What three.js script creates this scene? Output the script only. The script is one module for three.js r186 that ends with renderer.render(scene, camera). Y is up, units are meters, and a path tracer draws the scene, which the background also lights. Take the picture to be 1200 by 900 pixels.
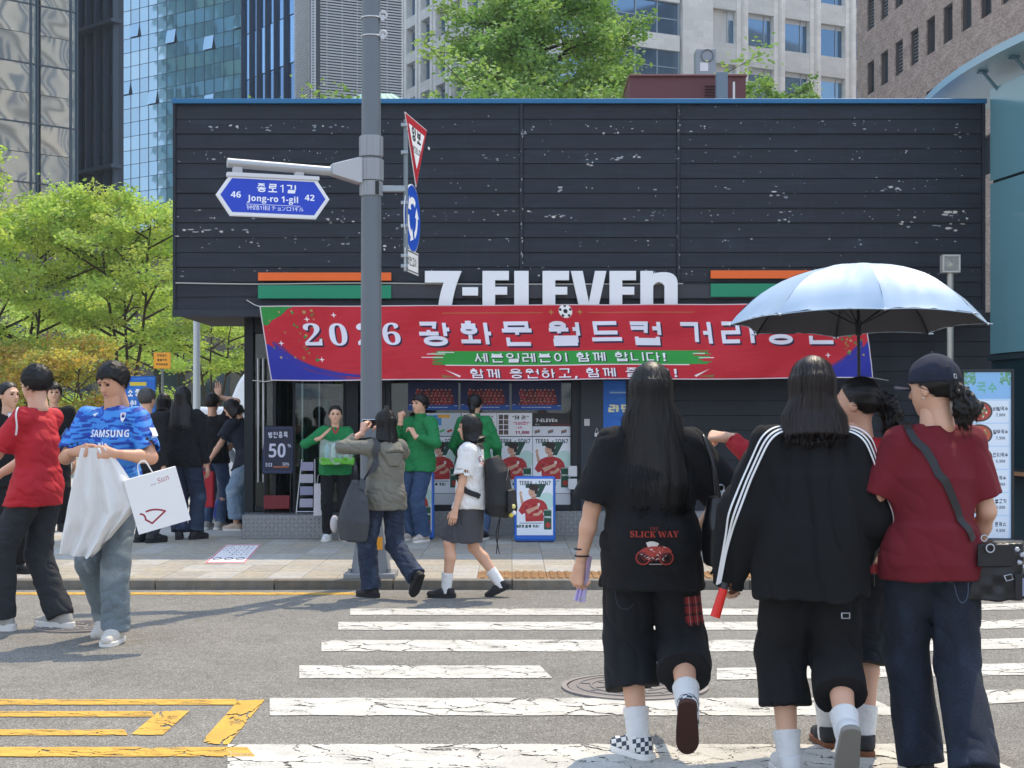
import * as THREE from 'three';
import { RoundedBoxGeometry } from 'three/addons/geometries/RoundedBoxGeometry.js';
import { mergeGeometries, mergeVertices } from 'three/addons/utils/BufferGeometryUtils.js';
import { FontLoader } from 'three/addons/loaders/FontLoader.js';
import { TextGeometry } from 'three/addons/geometries/TextGeometry.js';

// ---------- camera, sky, sun, exposure ----------
const LENS = 1760, HORIZON = 493, EYE = 1.42;               // long lens held at chest height, level
const scene = new THREE.Scene();
const camera = new THREE.PerspectiveCamera(2 * Math.atan(450 / LENS) * 180 / Math.PI, 4 / 3, 0.1, 900);
camera.position.set(0, EYE, 0);
camera.lookAt(0, EYE, -10);
camera.setViewOffset(1200, 900, 0, 450 - HORIZON, 1200, 900);
const renderer = new THREE.WebGLRenderer({ antialias: true });
renderer.toneMapping = THREE.LinearToneMapping;
renderer.toneMappingExposure = 1.1;
renderer.shadowMap.enabled = true;
const SUN = new THREE.Vector3(0.27, 1, -0.5).normalize();
{ // clear late-spring sky: pale near the horizon, blue above, a soft bright aureole round the sun
  const W = 512, Hh = 256, data = new Float32Array(W * Hh * 4);
  for (let j = 0, i = 0; j < Hh; j++) { const up = ((j + .5) / Hh - .5) * Math.PI, y = Math.sin(up); for (let k = 0; k < W; k++, i += 4) { const a = ((k + .5) / W - .5) * 2 * Math.PI, x = Math.cos(a) * Math.cos(up), z = Math.sin(a) * Math.cos(up), c = Math.max(0, x * SUN.x + y * SUN.y + z * SUN.z), t = Math.pow(Math.max(0, y), .55), g = .35 * Math.pow(c, 6) + .8 * Math.pow(c, 60);
    data[i] = .94 + (.36 - .94) * t + g; data[i + 1] = .96 + (.52 - .96) * t + g * .97; data[i + 2] = .98 + (.82 - .98) * t + g * .9; data[i + 3] = 1; } }
  const t = new THREE.DataTexture(data, W, Hh, THREE.RGBAFormat, THREE.FloatType); t.mapping = THREE.EquirectangularReflectionMapping; t.magFilter = THREE.LinearFilter; t.needsUpdate = true; scene.background = t; scene.environment = t;
  scene.backgroundIntensity = scene.environmentIntensity = 1.52;
}
const sun = new THREE.DirectionalLight(0xffedd2, 4.0);
sun.name = 'sun';
sun.position.copy(SUN).multiplyScalar(120);
sun.castShadow = true;
Object.assign(sun.shadow.camera, { left: -60, right: 60, top: 60, bottom: -60, near: 1, far: 400 });
sun.shadow.mapSize.set(4096, 4096);
scene.add(sun, sun.target);

// ---------- helpers ----------
const V = (x, y, z) => new THREE.Vector3(x, y, z);
const PX = (px, d) => (px - 600) / LENS * d, PY = (py, d) => EYE + (HORIZON - py) / LENS * d;
const at = (px, py, d) => V(PX(px, d), PY(py, d), -d);
const onGround = (px, py, y = 0) => at(px, py, LENS * (EYE - y) / (py - HORIZON));
function rng(seed) { let s = seed >>> 0; return () => { s = (s + 0x6D2B79F5) >>> 0; let t = Math.imul(s ^ (s >>> 15), 1 | s); t = (t + Math.imul(t ^ (t >>> 7), 61 | t)) ^ t; return ((t ^ (t >>> 14)) >>> 0) / 4294967296; }; }
const hash3 = (x, y, z) => { let h = Math.imul(x, 374761393) ^ Math.imul(y, 668265263) ^ Math.imul(z, 2147483647 ^ 0x5bd1e995); h = Math.imul(h ^ (h >>> 13), 1274126177); return ((h ^ (h >>> 16)) >>> 0) / 4294967296; };
function noise3(x, y, z) {
  const ix = Math.floor(x), iy = Math.floor(y), iz = Math.floor(z); let fx = x - ix, fy = y - iy, fz = z - iz;
  fx = fx * fx * (3 - 2 * fx); fy = fy * fy * (3 - 2 * fy); fz = fz * fz * (3 - 2 * fz);
  const L = (a, b, t) => a + (b - a) * t;
  const c = (a, b, d) => hash3(ix + a, iy + b, iz + d);
  return L(L(L(c(0, 0, 0), c(1, 0, 0), fx), L(c(0, 1, 0), c(1, 1, 0), fx), fy), L(L(c(0, 0, 1), c(1, 0, 1), fx), L(c(0, 1, 1), c(1, 1, 1), fx), fy), fz) * 2 - 1;
}
const used = new Map();
function numbered(name) { const n = used.get(name) ?? 0; used.set(name, n + 1); return n ? `${name}_${String(n).padStart(3, '0')}` : name; }
function finish(o) { o.traverse((c) => { if (c.isMesh) { c.castShadow = true; c.receiveShadow = true; } }); return o; }
function thing(name, label, category, pos = [0, 0, 0], turn = 0, group) {
  const o = new THREE.Group(); o.name = numbered(name); scene.add(o);
  o.position.set(...(pos.isVector3 ? pos.toArray() : pos)); o.rotation.y = turn;
  o.userData = { label, category }; if (group) o.userData.group = group;
  return o;
}
function structure(name) { const o = new THREE.Group(); o.name = numbered(name); o.userData.kind = 'structure'; scene.add(o); return o; }
function part(name, geo, m, parent) {
  if (Array.isArray(geo)) geo = join(geo);
  const o = new THREE.Mesh(geo, m); o.name = name; o.castShadow = o.receiveShadow = true; parent.add(o); return o;
}
function single(name, geo, m, label, category, group, pos, turn = 0) {
  if (Array.isArray(geo)) geo = join(geo);
  const o = new THREE.Mesh(geo, m); o.name = numbered(name); o.castShadow = o.receiveShadow = true; o.userData = { label, category }; if (group) o.userData.group = group;
  if (pos) o.position.set(...(pos.isVector3 ? pos.toArray() : pos)); o.rotation.y = turn; scene.add(o); return o;
}
function join(list) {
  const any = list.some((g) => !g.index), l = list.map((g) => { let q = any && g.index ? g.toNonIndexed() : g; const keep = new THREE.BufferGeometry(); for (const k of ['position', 'normal', 'uv']) if (q.attributes[k]) keep.setAttribute(k, q.attributes[k]); if (!keep.attributes.uv) keep.setAttribute('uv', new THREE.BufferAttribute(new Float32Array(keep.attributes.position.count * 2), 2)); if (q.index) keep.setIndex(q.index); return keep; });
  return mergeGeometries(l);
}
function box(w, h, d, x = 0, y = 0, z = 0, r = 0) {           // centred box, edges rounded by r
  const g = r ? new RoundedBoxGeometry(w, h, d, 2, Math.min(r, w / 2.01, h / 2.01, d / 2.01)) : new THREE.BoxGeometry(w, h, d); g.translate(x, y, z); return g;
}
function boxUV(g, s = 1) {                                     // uv in metres, by the dominant axis of the normal
  const p = g.attributes.position, n = g.attributes.normal, uv = new Float32Array(p.count * 2);
  for (let i = 0; i < p.count; i++) { const ax = Math.abs(n.getX(i)), ay = Math.abs(n.getY(i)), az = Math.abs(n.getZ(i)); let u, v; if (ay >= ax && ay >= az) { u = p.getX(i); v = p.getZ(i); } else if (ax > az) { u = p.getZ(i); v = p.getY(i); } else { u = p.getX(i); v = p.getY(i); } uv[i * 2] = u * s; uv[i * 2 + 1] = v * s; }
  g.setAttribute('uv', new THREE.BufferAttribute(uv, 2)); return g;
}
function span(x0, x1, y0, y1, z0, z1, r = 0) { return box(Math.abs(x1 - x0), Math.abs(y1 - y0), Math.abs(z1 - z0), (x0 + x1) / 2, (y0 + y1) / 2, (z0 + z1) / 2, r); }
function rod(a, b, r0, r1 = r0, seg = 10) {
  const d = b.clone().sub(a), g = new THREE.CylinderGeometry(r1, r0, d.length(), seg); g.applyQuaternion(new THREE.Quaternion().setFromUnitVectors(V(0, 1, 0), d.clone().normalize())); g.translate((a.x + b.x) / 2, (a.y + b.y) / 2, (a.z + b.z) / 2); return g;
}
function tube(pts, r, seg = 24, rad = 6) { return new THREE.TubeGeometry(new THREE.CatmullRomCurve3(pts), seg, r, rad); }
function quad(x0, x1, y0, y1, z) { const g = new THREE.PlaneGeometry(x1 - x0, y1 - y0); g.translate((x0 + x1) / 2, (y0 + y1) / 2, z); return g; }
function mat(color, rough = 0.8, o = {}) { const m = new (o.transmission || o.clearcoat || o.sheen ? THREE.MeshPhysicalMaterial : THREE.MeshStandardMaterial)({ roughness: rough, side: THREE.DoubleSide, ...o }); if (Array.isArray(color)) m.color.setRGB(...color); else m.color.set(color); return m; }
function canvas(w, h, draw, o = {}) {
  const c = document.createElement('canvas'); c.width = w; c.height = h; const g = c.getContext('2d'); draw(g, w, h);
  const t = new THREE.CanvasTexture(c); t.colorSpace = o.data ? THREE.NoColorSpace : THREE.SRGBColorSpace; t.magFilter = THREE.LinearFilter;
  if (o.repeat) { t.wrapS = t.wrapT = THREE.RepeatWrapping; t.repeat.set(...[].concat(o.repeat, o.repeat).slice(0, 2)); } return t;
}
function dataTex(w, h, fn, o = {}) {                           // fn(x, y) -> [r, g, b] 0..255 sRGB
  const d = new Uint8Array(w * h * 4); for (let y = 0, i = 0; y < h; y++) for (let x = 0; x < w; x++, i += 4) { const c = fn(x, y); d[i] = c[0]; d[i + 1] = c[1]; d[i + 2] = c[2]; d[i + 3] = c[3] ?? 255; }
  const t = new THREE.DataTexture(d, w, h); t.colorSpace = o.data ? THREE.NoColorSpace : THREE.SRGBColorSpace; t.magFilter = THREE.LinearFilter; t.wrapS = t.wrapT = THREE.RepeatWrapping; if (o.repeat) t.repeat.set(...[].concat(o.repeat, o.repeat).slice(0, 2)); t.needsUpdate = true; return t;
}
const clamp = THREE.MathUtils.clamp, lerp = THREE.MathUtils.lerp, smooth = THREE.MathUtils.smoothstep;
function tnoise(x, y, per, seed) { // tiling value noise, x, y in cells
  const ix = Math.floor(x), iy = Math.floor(y); let fx = x - ix, fy = y - iy; fx = fx * fx * (3 - 2 * fx); fy = fy * fy * (3 - 2 * fy); const m = (a) => ((a % per) + per) % per;
  const a = hash3(m(ix), m(iy), seed), b = hash3(m(ix + 1), m(iy), seed), c = hash3(m(ix), m(iy + 1), seed), d = hash3(m(ix + 1), m(iy + 1), seed); return lerp(lerp(a, b, fx), lerp(c, d, fx), fy);
}
const scaled = (t, ...r) => { const c = t.clone(); c.repeat.set(r[0], r[1] ?? r[0]); c.needsUpdate = true; return c; };

// ---------- lettering: Korean syllables drawn stroke by stroke ----------
const CHO = [...'ㄱㄲㄴㄷㄸㄹㅁㅂㅃㅅㅆㅇㅈㅉㅊㅋㅌㅍㅎ'], JUNG = [...'ㅏㅐㅑㅒㅓㅔㅕㅖㅗㅘㅙㅚㅛㅜㅝㅞㅟㅠㅡㅢㅣ'], JONG = ['', ...'ㄱㄲㄳㄴㄵㄶㄷㄹㄺㄻㄼㄽㄾㄿㅀㅁㅂㅄㅅㅆㅇㅈㅊㅋㅌㅍㅎ'];
const JAMO = {
  'ㄱ': [[0, .06, 1, .06, .92, .98]], 'ㄴ': [[.04, 0, .04, .94, 1, .94]], 'ㄷ': [[1, .06, .04, .06, .04, .94, 1, .94]], 'ㄹ': [[0, .04, .96, .04, .96, .5, .04, .5, .04, .96, 1, .96]],
  'ㅁ': [[.04, .06, .96, .06, .96, .94, .04, .94, .04, .06, .5, .06]], 'ㅂ': [[.04, 0, .04, .95, .96, .95, .96, 0], [.04, .48, .96, .48]], 'ㅅ': [[.5, 0, .46, .35, 0, 1], [.48, .3, 1, 1]], 'ㅇ': ['O', .5, .5, .5],
  'ㅈ': [[.02, .06, .98, .06], [.5, .06, .42, .45, 0, 1], [.5, .4, 1, 1]], 'ㅊ': [[.32, -.06, .68, -.06], [.02, .2, .98, .2], [.5, .2, .42, .5, 0, 1], [.5, .5, 1, 1]], 'ㅋ': [[0, .06, 1, .06, .92, .98], [.02, .5, .94, .5]],
  'ㅌ': [[1, .04, .04, .04, .04, .96, 1, .96], [.04, .5, .96, .5]], 'ㅍ': [[0, .05, 1, .05], [0, .95, 1, .95], [.3, .05, .3, .95], [.7, .05, .7, .95]], 'ㅎ': ['H'],
};
function jamo(g, c, x, y, w, h) {
  const two = { 'ㄲ': 'ㄱ', 'ㄸ': 'ㄷ', 'ㅃ': 'ㅂ', 'ㅆ': 'ㅅ', 'ㅉ': 'ㅈ' }[c]; if (two) { jamo(g, two, x, y, w * .42, h); jamo(g, two, x + w * .58, y, w * .42, h); return; }
  const s = JAMO[c] ?? JAMO['ㅇ']; const line = (p) => { g.beginPath(); for (let i = 0; i < p.length; i += 2) g[i ? 'lineTo' : 'moveTo'](x + p[i] * w, y + p[i + 1] * h); g.stroke(); };
  const ring = (cy, ry) => { g.beginPath(); g.ellipse(x + w / 2, y + cy * h, w * .44, ry * h, 0, 0, 7); g.stroke(); };
  if (s[0] === 'O') ring(.5, .46); else if (s[0] === 'H') { line([.3, -.04, .7, -.04]); line([.02, .24, .98, .24]); ring(.72, .28); } else s.forEach(line);
}
function syllable(g, ch, x, y, w, h, lw) {
  const n = ch.charCodeAt(0) - 0xAC00; if (n < 0 || n > 11171) { return false; }
  const ci = CHO[Math.floor(n / 588)], vi = JUNG[Math.floor(n % 588 / 28)], ji = JONG[n % 28]; g.lineWidth = lw; g.lineJoin = 'miter'; g.lineCap = 'butt';
  const q = lw / 2, X = x + q, Y = y + q, W = w - lw, Hh = h - lw, L = (a, b, c, d) => { g.beginPath(); g.moveTo(X + a * W, Y + b * Hh); g.lineTo(X + c * W, Y + d * Hh); g.stroke(); };
  const bot = ji ? .58 : 1, vert = 'ㅏㅐㅑㅒㅓㅔㅕㅖㅣ'.includes(vi), hor = 'ㅗㅛㅜㅠㅡ'.includes(vi);
  const VB = (v, x0, x1, y0, y1) => { // upright vowel
    const m = (y0 + y1) / 2, a = y0 + (y1 - y0) * .38, b = y0 + (y1 - y0) * .62, dbl = 'ㅐㅔㅒㅖ'.includes(v);
    if (v === 'ㅣ') { L(x1, y0, x1, y1); return; }
    if (v === 'ㅏ' || v === 'ㅑ') { const xs = x0 + (x1 - x0) * .45; L(xs, y0, xs, y1); if (v === 'ㅏ') L(xs, m, x1 + .06, m); else { L(xs, a, x1 + .06, a); L(xs, b, x1 + .06, b); } return; }
    if (v === 'ㅓ' || v === 'ㅕ') { L(x1, y0, x1, y1); if (v === 'ㅓ') L(x0, m, x1, m); else { L(x0, a, x1, a); L(x0, b, x1, b); } return; }
    if (dbl) { const xs = x0 + (x1 - x0) * .4; L(x1, y0, x1, y1); L(xs, y0, xs, y1); if (v === 'ㅐ' || v === 'ㅒ') L(xs, m, x1, m); else if (v === 'ㅔ') L(x0 - .08, m, xs, m); else { L(x0 - .08, a, xs, a); L(x0 - .08, b, xs, b); } }
  };
  const HB = (v, x0, x1, y0, y1) => { // level vowel
    const up = 'ㅗㅛ'.includes(v), dn = 'ㅜㅠ'.includes(v), yb = up ? y1 : dn ? y0 : (y0 + y1) / 2, xm = (x0 + x1) / 2; L(x0, yb, x1, yb);
    const st = v === 'ㅗ' || v === 'ㅜ' ? [xm] : v === 'ㅛ' || v === 'ㅠ' ? [xm - .15, xm + .15] : []; for (const s of st) L(s, up ? y0 : yb, s, up ? yb : y1);
  };
  if (vert) { const d = 'ㅐㅔㅒㅖ'.includes(vi); jamo(g, ci, X, Y + .04 * Hh, W * (d ? .46 : .54), Hh * (bot - .1)); VB(vi, d ? .62 : .74, vi === 'ㅏ' || vi === 'ㅑ' ? .95 : .96, 0, ji ? .6 : 1); }
  else if (hor) { const h1 = ji ? .3 : .5; jamo(g, ci, X + W * .12, Y + .02 * Hh, W * .76, Hh * h1); HB(vi, 0, 1, ji ? .36 : .6, ji ? (vi === 'ㅡ' ? .5 : .56) : (vi === 'ㅡ' ? 1 : .96)); }
  else { const p = { 'ㅘ': 'ㅗㅏ', 'ㅙ': 'ㅗㅐ', 'ㅚ': 'ㅗㅣ', 'ㅝ': 'ㅜㅓ', 'ㅞ': 'ㅜㅔ', 'ㅟ': 'ㅜㅣ', 'ㅢ': 'ㅡㅣ' }[vi]; const hh = ji ? .26 : .44; jamo(g, ci, X + W * .06, Y + .02 * Hh, W * .5, Hh * hh); HB(p[0], 0, .66, ji ? .33 : .56, ji ? .5 : .86); VB(p[1], .8, p[1] === 'ㅏ' ? .98 : .97, 0, ji ? .62 : 1); }
  if (ji) jamo(g, ji, X + W * .14, Y + Hh * .68, W * .78, Hh * .32);
  return true;
}
function hangul(g, text, x, y, size, o = {}) { // x, y: left and top; Latin characters use the sans font
  const wide = o.wide ?? .92, lw = (o.weight ?? .1) * size, gap = (o.gap ?? .12) * size; g.strokeStyle = g.fillStyle = o.color ?? '#fff'; let cx = x;
  for (const ch of text) {
    if (ch === ' ') { cx += size * (o.space ?? .4); continue; }
    if (syllable(g, ch, cx, y, size * wide, size, lw)) cx += size * wide + gap;
    else { g.font = `${o.latin ?? 'bold'} ${size * 1.18}px sans-serif`; g.textBaseline = 'alphabetic'; g.textAlign = 'left'; g.fillText(ch, cx, y + size * .97); cx += g.measureText(ch).width + gap * .4; }
  }
  return cx - x;
}
const textWidth = (g, t, size, o) => { const c = document.createElement('canvas'); c.width = c.height = 8; return hangul(c.getContext('2d'), t, 0, 0, size, o); };
function hangulMid(g, text, x, y, size, o = {}) { hangul(g, text, x - textWidth(g, text, size, o) / 2, y, size, o); }
function latin(g, t, x, y, size, color = '#fff', style = 'bold', fam = 'sans-serif', align = 'center', sx = 1) { g.save(); g.translate(x, y); g.scale(sx, 1); g.font = `${style} ${size}px ${fam}`; g.textAlign = align; g.textBaseline = 'middle'; g.fillStyle = color; g.fillText(t, 0, 0); g.restore(); }
// ---------- textures of surfaces ----------
const texAsphalt = dataTex(1024, 1024, (x, y) => {
  const r = hash3(x, y, 1), r2 = hash3(x >> 1, y >> 1, 2), r4 = hash3(x >> 2, y >> 2, 3), big = tnoise(x / 128, y / 128, 8, 4), mid = tnoise(x / 24, y / 24, 1024 / 24 | 0, 5);
  let v = 116 + (r - .5) * 36 + (r2 - .5) * 36 + (r4 - .5) * 14 + (big - .5) * 12 + (mid - .5) * 10; if (r2 > .94) v += 36; if (r2 < .07) v -= 32;
  return [v + 3, v, v - 7];
});
const bumpAsphalt = dataTex(512, 512, (x, y) => { const v = 128 + (hash3(x >> 1, y >> 1, 8) - .5) * 190 + (hash3(x, y, 9) - .5) * 60; return [v, v, v]; }, { data: true });
const mAsphalt = mat('#ffffff', 0.92, { map: scaled(texAsphalt, 1 / 2.6), bumpMap: scaled(bumpAsphalt, 1 / 1.3), bumpScale: 0.003 });
function speckle(base, amp, seed, tint = [0, 0, 0]) { return dataTex(512, 512, (x, y) => { const v = (hash3(x, y, seed) - .5) * amp + (hash3(x >> 1, y >> 1, seed + 1) - .5) * amp + (tnoise(x / 40, y / 40, 12, seed + 2) - .5) * amp * .7; return base.map((b, i) => clamp(b + v + tint[i] * (tnoise(x / 90, y / 90, 5, seed + 3) - .5), 0, 255)); }); }
const texGranite = speckle([168, 164, 155], 30, 20, [10, 4, -6]);
const texConcrete = speckle([150, 148, 142], 22, 30);
const mSlab = ['#f6f2ea', '#ffffff', '#ece8e2', '#f3ecdf'].map((c) => mat(c, 0.85, { map: scaled(texGranite, 1.6), bumpMap: scaled(bumpAsphalt, 2), bumpScale: 0.0012 }));
const mJoint = mat('#8a857c', 0.95, { map: texGranite });

// road: one sheet to the horizon, with its painted markings
const road = structure('road');
{
  const g = new THREE.PlaneGeometry(700, 700, 1, 1); g.rotateX(-Math.PI / 2);
  const p = g.attributes.position, uv = g.attributes.uv; for (let i = 0; i < p.count; i++) uv.setXY(i, p.getX(i), p.getZ(i));
  part('asphalt', g, mAsphalt, road);
  // white crossing bars, cracked thermoplastic paint (cracks and worn edges are cut through to the asphalt)
  const W = 1024, Hh = 128, cells = [], R = rng(11); for (let i = 0; i < 74; i++) cells.push([R() * W, R() * Hh * 1.1 - .05 * Hh]);
  const paint = (yellow) => dataTex(W, Hh, (x, y) => {
    const wx = x + (tnoise(x / 11, y / 11, 93, 41) - .5) * 13 + (tnoise(x / 3.5, y / 3.5, 292, 42) - .5) * 5, wy = y + (tnoise(x / 11, y / 11, 93, 43) - .5) * 13 + (tnoise(x / 3.5, y / 3.5, 292, 44) - .5) * 5;
    let a = 1e9, b = 1e9; for (const c of cells) { let dx = Math.abs(wx - c[0]); if (dx > W / 2) dx = W - dx; const d = Math.hypot(dx, (wy - c[1]) * .9); if (d < a) { b = a; a = d; } else if (d < b) b = d; }
    const crackW = 0.45 + 3.2 * Math.max(0, tnoise(x / 55, y / 55, 18, 45) - .42), edge = Math.min(y, Hh - 1 - y) - 2.5 - 4.5 * (tnoise(x / 15, 0, 68, 46) - .3) - 2 * tnoise(x / 3, y / 3, 341, 47);
    const worn = tnoise(x / 30, y / 30, 34, 48) * .6 + hash3(x, y, 49) * .4;
    const open = (b - a) < crackW * 2 || edge < 0 || worn > (yellow ? .77 : .87);
    const v = 196 + (hash3(x >> 1, y >> 1, 50) - .5) * 16 + (tnoise(x / 25, y / 25, 40, 51) - .5) * 26 + (hash3(x, y, 52) - .5) * 10;
    return yellow ? [v * 1.02, v * .8, v * .3, open ? 0 : 255] : [v, v * .985, v * .935, open ? 0 : 255];
  });
  const texWhite = paint(false), texYellow = paint(true);
  const mWhite = mat('#ffffff', 0.75, { map: texWhite, alphaTest: 0.5, transparent: true, bumpMap: scaled(bumpAsphalt, 8, .8), bumpScale: .002 }), mYellow = mat('#ffffff', 0.75, { map: texYellow, alphaTest: 0.5, transparent: true });
  let off = 0;
  const bar = (name, corners, m, lift = .004, len = 5) => { // corners: near-left, near-right, far-right, far-left on the road
    corners[2] = corners[1].clone().add(corners[3]).sub(corners[0]); const n = 12, pos = [], uv = [], idx = []; off += .37; const l = corners[0].distanceTo(corners[1]);
    for (let i = 0; i <= n; i++) { const t = i / n, a = corners[0].clone().lerp(corners[1], t), b = corners[3].clone().lerp(corners[2], t); pos.push(a.x, lift, a.z, b.x, lift, b.z); uv.push(off + t * l / len, 0, off + t * l / len, 1); if (i < n) idx.push(i * 2, i * 2 + 2, i * 2 + 1, i * 2 + 1, i * 2 + 2, i * 2 + 3); }
    const g = new THREE.BufferGeometry(); g.setAttribute('position', new THREE.Float32BufferAttribute(pos, 3)); g.setAttribute('uv', new THREE.Float32BufferAttribute(uv, 2)); g.setIndex(idx); g.computeVertexNormals(); return part(name, g, m, road);
  };
  const q = (x0, x1, ya, yb, dy = 0) => [onGround(x0, yb), onGround(x1, yb + dy), onGround(x1, ya + dy), onGround(x0, ya)];
  const left = (y) => 600 - 1.2 / 1.42 * (y - HORIZON);   // the bars all start on one line along the crossing
  for (const [ya, yb, xe] of [[713.5, 721.5, 1040], [729, 739, 1040], [750, 764.5, 1046], [780, 796, 648], [818, 840, 1066], [872, 903, 1190]]) bar('crossing_bar', q(left((ya + yb) / 2), xe, ya, yb), mWhite);
  for (const [x0, ya, yb] of [[1048, 711, 719], [1046, 730, 741], [1050, 752, 765], [840, 783, 798], [1135, 810, 827]]) bar('crossing_bar', q(x0, 1330, ya, yb, -8), mWhite);
  // yellow box lettering by the crossing
  for (const c of [[[-70, 827, 283, 827, 288, 820, -70, 820]], [[-70, 888, 300, 888, 262, 876, -70, 876]], [[231, 875.5, 266, 875.5, 318, 819, 282, 819]], [[-70, 841, 182, 841, 190, 834, -70, 834]], [[-70, 863, 150, 863, 152, 855.5, -70, 855.5]], [[152, 863, 190, 863, 220, 833, 188, 833]]]) { const k = c[0]; bar('yellow_marking', [0, 2, 4, 6].map((i) => onGround(k[i], k[i + 1])), mYellow, .0045, 3); }
  bar('yellow_marking', q(-60, 420, 694.5, 697.5), mYellow, .004, 3); bar('yellow_marking', q(-60, 330, 688.5, 691), mYellow, .004, 3);
}
const CURB = 0.075, KERB_D = 12.62;
// kerb of granite blocks
const kerb = structure('kerb');
{
  const m = [0, 1, 2].map((i) => mat(['#bdb8ae', '#a9a49b', '#b5b2ab'][i], .85, { map: texGranite, bumpMap: bumpAsphalt, bumpScale: .002 }));
  for (let i = -9; i < 9; i++) part('kerb_stone', boxUV(span(i + .004, i + .996, -.05, CURB + .004, -KERB_D, -KERB_D - .16, .008), 1.5), m[(i + 30) % 3], kerb);
}
// pavement: base sheet with slabs proud of it
const pavement = structure('pavement');
{
  part('bedding', boxUV(span(-70, 60, -.1, CURB - .008, -KERB_D - .16, -75), 1), mJoint, pavement);
  const far = canvas(1024, 1024, (g) => { const R = rng(5); g.fillStyle = '#b9b3a8'; g.fillRect(0, 0, 1024, 1024); for (let i = 0; i < 8; i++) for (let j = 0; j < 4; j++) { const v = 172 + R() * 18; g.fillStyle = `rgb(${v},${v - 4},${v - 12})`; g.fillRect(i * 128 + 2, j * 256 + 2, 125, 252); } for (let i = 0; i < 9000; i++) { g.fillStyle = `rgba(${R() * 255 | 0},${R() * 240 | 0},220,.12)`; g.fillRect(R() * 1024, R() * 1024, 3, 3); } }, { repeat: 1 / 2.4 });
  const mFar = mat('#ffffff', .85, { map: far });
  const z0 = -KERB_D - .17, rows = 8, zEnd = z0 - rows * .6;
  part('far_paving', boxUV(span(-60, 50, CURB - .006, CURB, zEnd, -70), 1), mFar, pavement);
  part('far_paving', boxUV(span(-60, -5.4, CURB - .006, CURB, z0, zEnd), 1), mFar, pavement);
  part('far_paving', boxUV(span(5.4, 50, CURB - .006, CURB, z0, zEnd), 1), mFar, pavement);
  const R = rng(3), gs = [0, 1, 2, 3].map((k) => { const g = box(.296, .02, .596); boxUV(g, 1); const uv = g.attributes.uv; for (let i = 0; i < uv.count; i++) uv.setXY(i, uv.getX(i) + k * .31, uv.getY(i) + k * .17); return g; });
  const tact = (x, j) => j < 1 && x > -.2 && x < 2.7;
  for (let j = 0; j < rows; j++) for (let i = 0; i < 36; i++) {
    const x = -5.4 + .15 + i * .3, z = z0 - .3 - j * .6; if (tact(x, j)) continue;
    const o = part('paving_slab', gs[(R() * 4) | 0], mSlab[(R() * 4) | 0], pavement); o.position.set(x, CURB - .01 + (R() - .5) * .0015, z); o.rotation.set((R() - .5) * .002, 0, (R() - .5) * .003);
  }
  const bars = [box(.296, .02, .296)]; for (let k = -1.5; k < 2; k++) bars.push(box(.036, .01, .27, k * .068, .014, 0, .004));
  const tg = boxUV(join(bars.map((g) => g.index ? g.toNonIndexed() : g)), 1), mt = ['#d8a468', '#cf9c63', '#dcab72'].map((c) => mat(c, .8, { map: texGranite }));
  for (let i = 0; i < 10; i++) for (let j = 0; j < 2; j++) { const o = part('tactile_tile', tg, mt[(R() * 3) | 0], pavement); o.position.set(-.15 + i * .3, CURB - .01, z0 - .15 - j * .3); }
}
// printed notice stuck on the paving
{
  const t = canvas(256, 256, (g) => { const R = rng(8); g.fillStyle = '#e9e4e2'; g.fillRect(0, 0, 256, 256); g.strokeStyle = '#c0394a'; g.lineWidth = 9; g.strokeRect(8, 8, 240, 240); g.fillStyle = '#4a4650'; for (let r = 0; r < 5; r++) for (let c = 0; c < 7; c++) if (R() < .8) { g.fillRect(24 + c * 30, 26 + r * 28, 18 * R() + 4, 5); g.fillRect(28 + c * 30, 30 + r * 28, 5, 14 * R()); } g.lineWidth = 7; g.strokeStyle = '#4a4650'; for (let k = 0; k < 3; k++) { g.beginPath(); g.ellipse(50 + k * 75, 200, 24, 14, 0, 0, 7); g.stroke(); } for (let i = 0; i < 900; i++) { g.fillStyle = 'rgba(150,150,150,.35)'; g.fillRect(R() * 256, R() * 256, 4, 2); } });
  const c4 = [onGround(239, 660, CURB + .004), onGround(287, 660, CURB + .004), onGround(308, 638, CURB + .004), onGround(265, 638, CURB + .004)], c = [c4[0], c4[1], c4[1].clone().add(c4[3]).sub(c4[0]), c4[3]], g = new THREE.BufferGeometry();
  g.setAttribute('position', new THREE.Float32BufferAttribute(c.flatMap((p) => [p.x, CURB + .004, p.z]), 3)); g.setAttribute('uv', new THREE.Float32BufferAttribute([0, 0, 1, 0, 1, 1, 0, 1], 2)); g.setIndex([0, 1, 2, 0, 2, 3]); g.computeVertexNormals();
  single('floor_notice', g, mat('#ffffff', .8, { map: t }), 'worn white printed notice with red border stuck flat on the pavement', 'floor notice');
}
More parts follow.
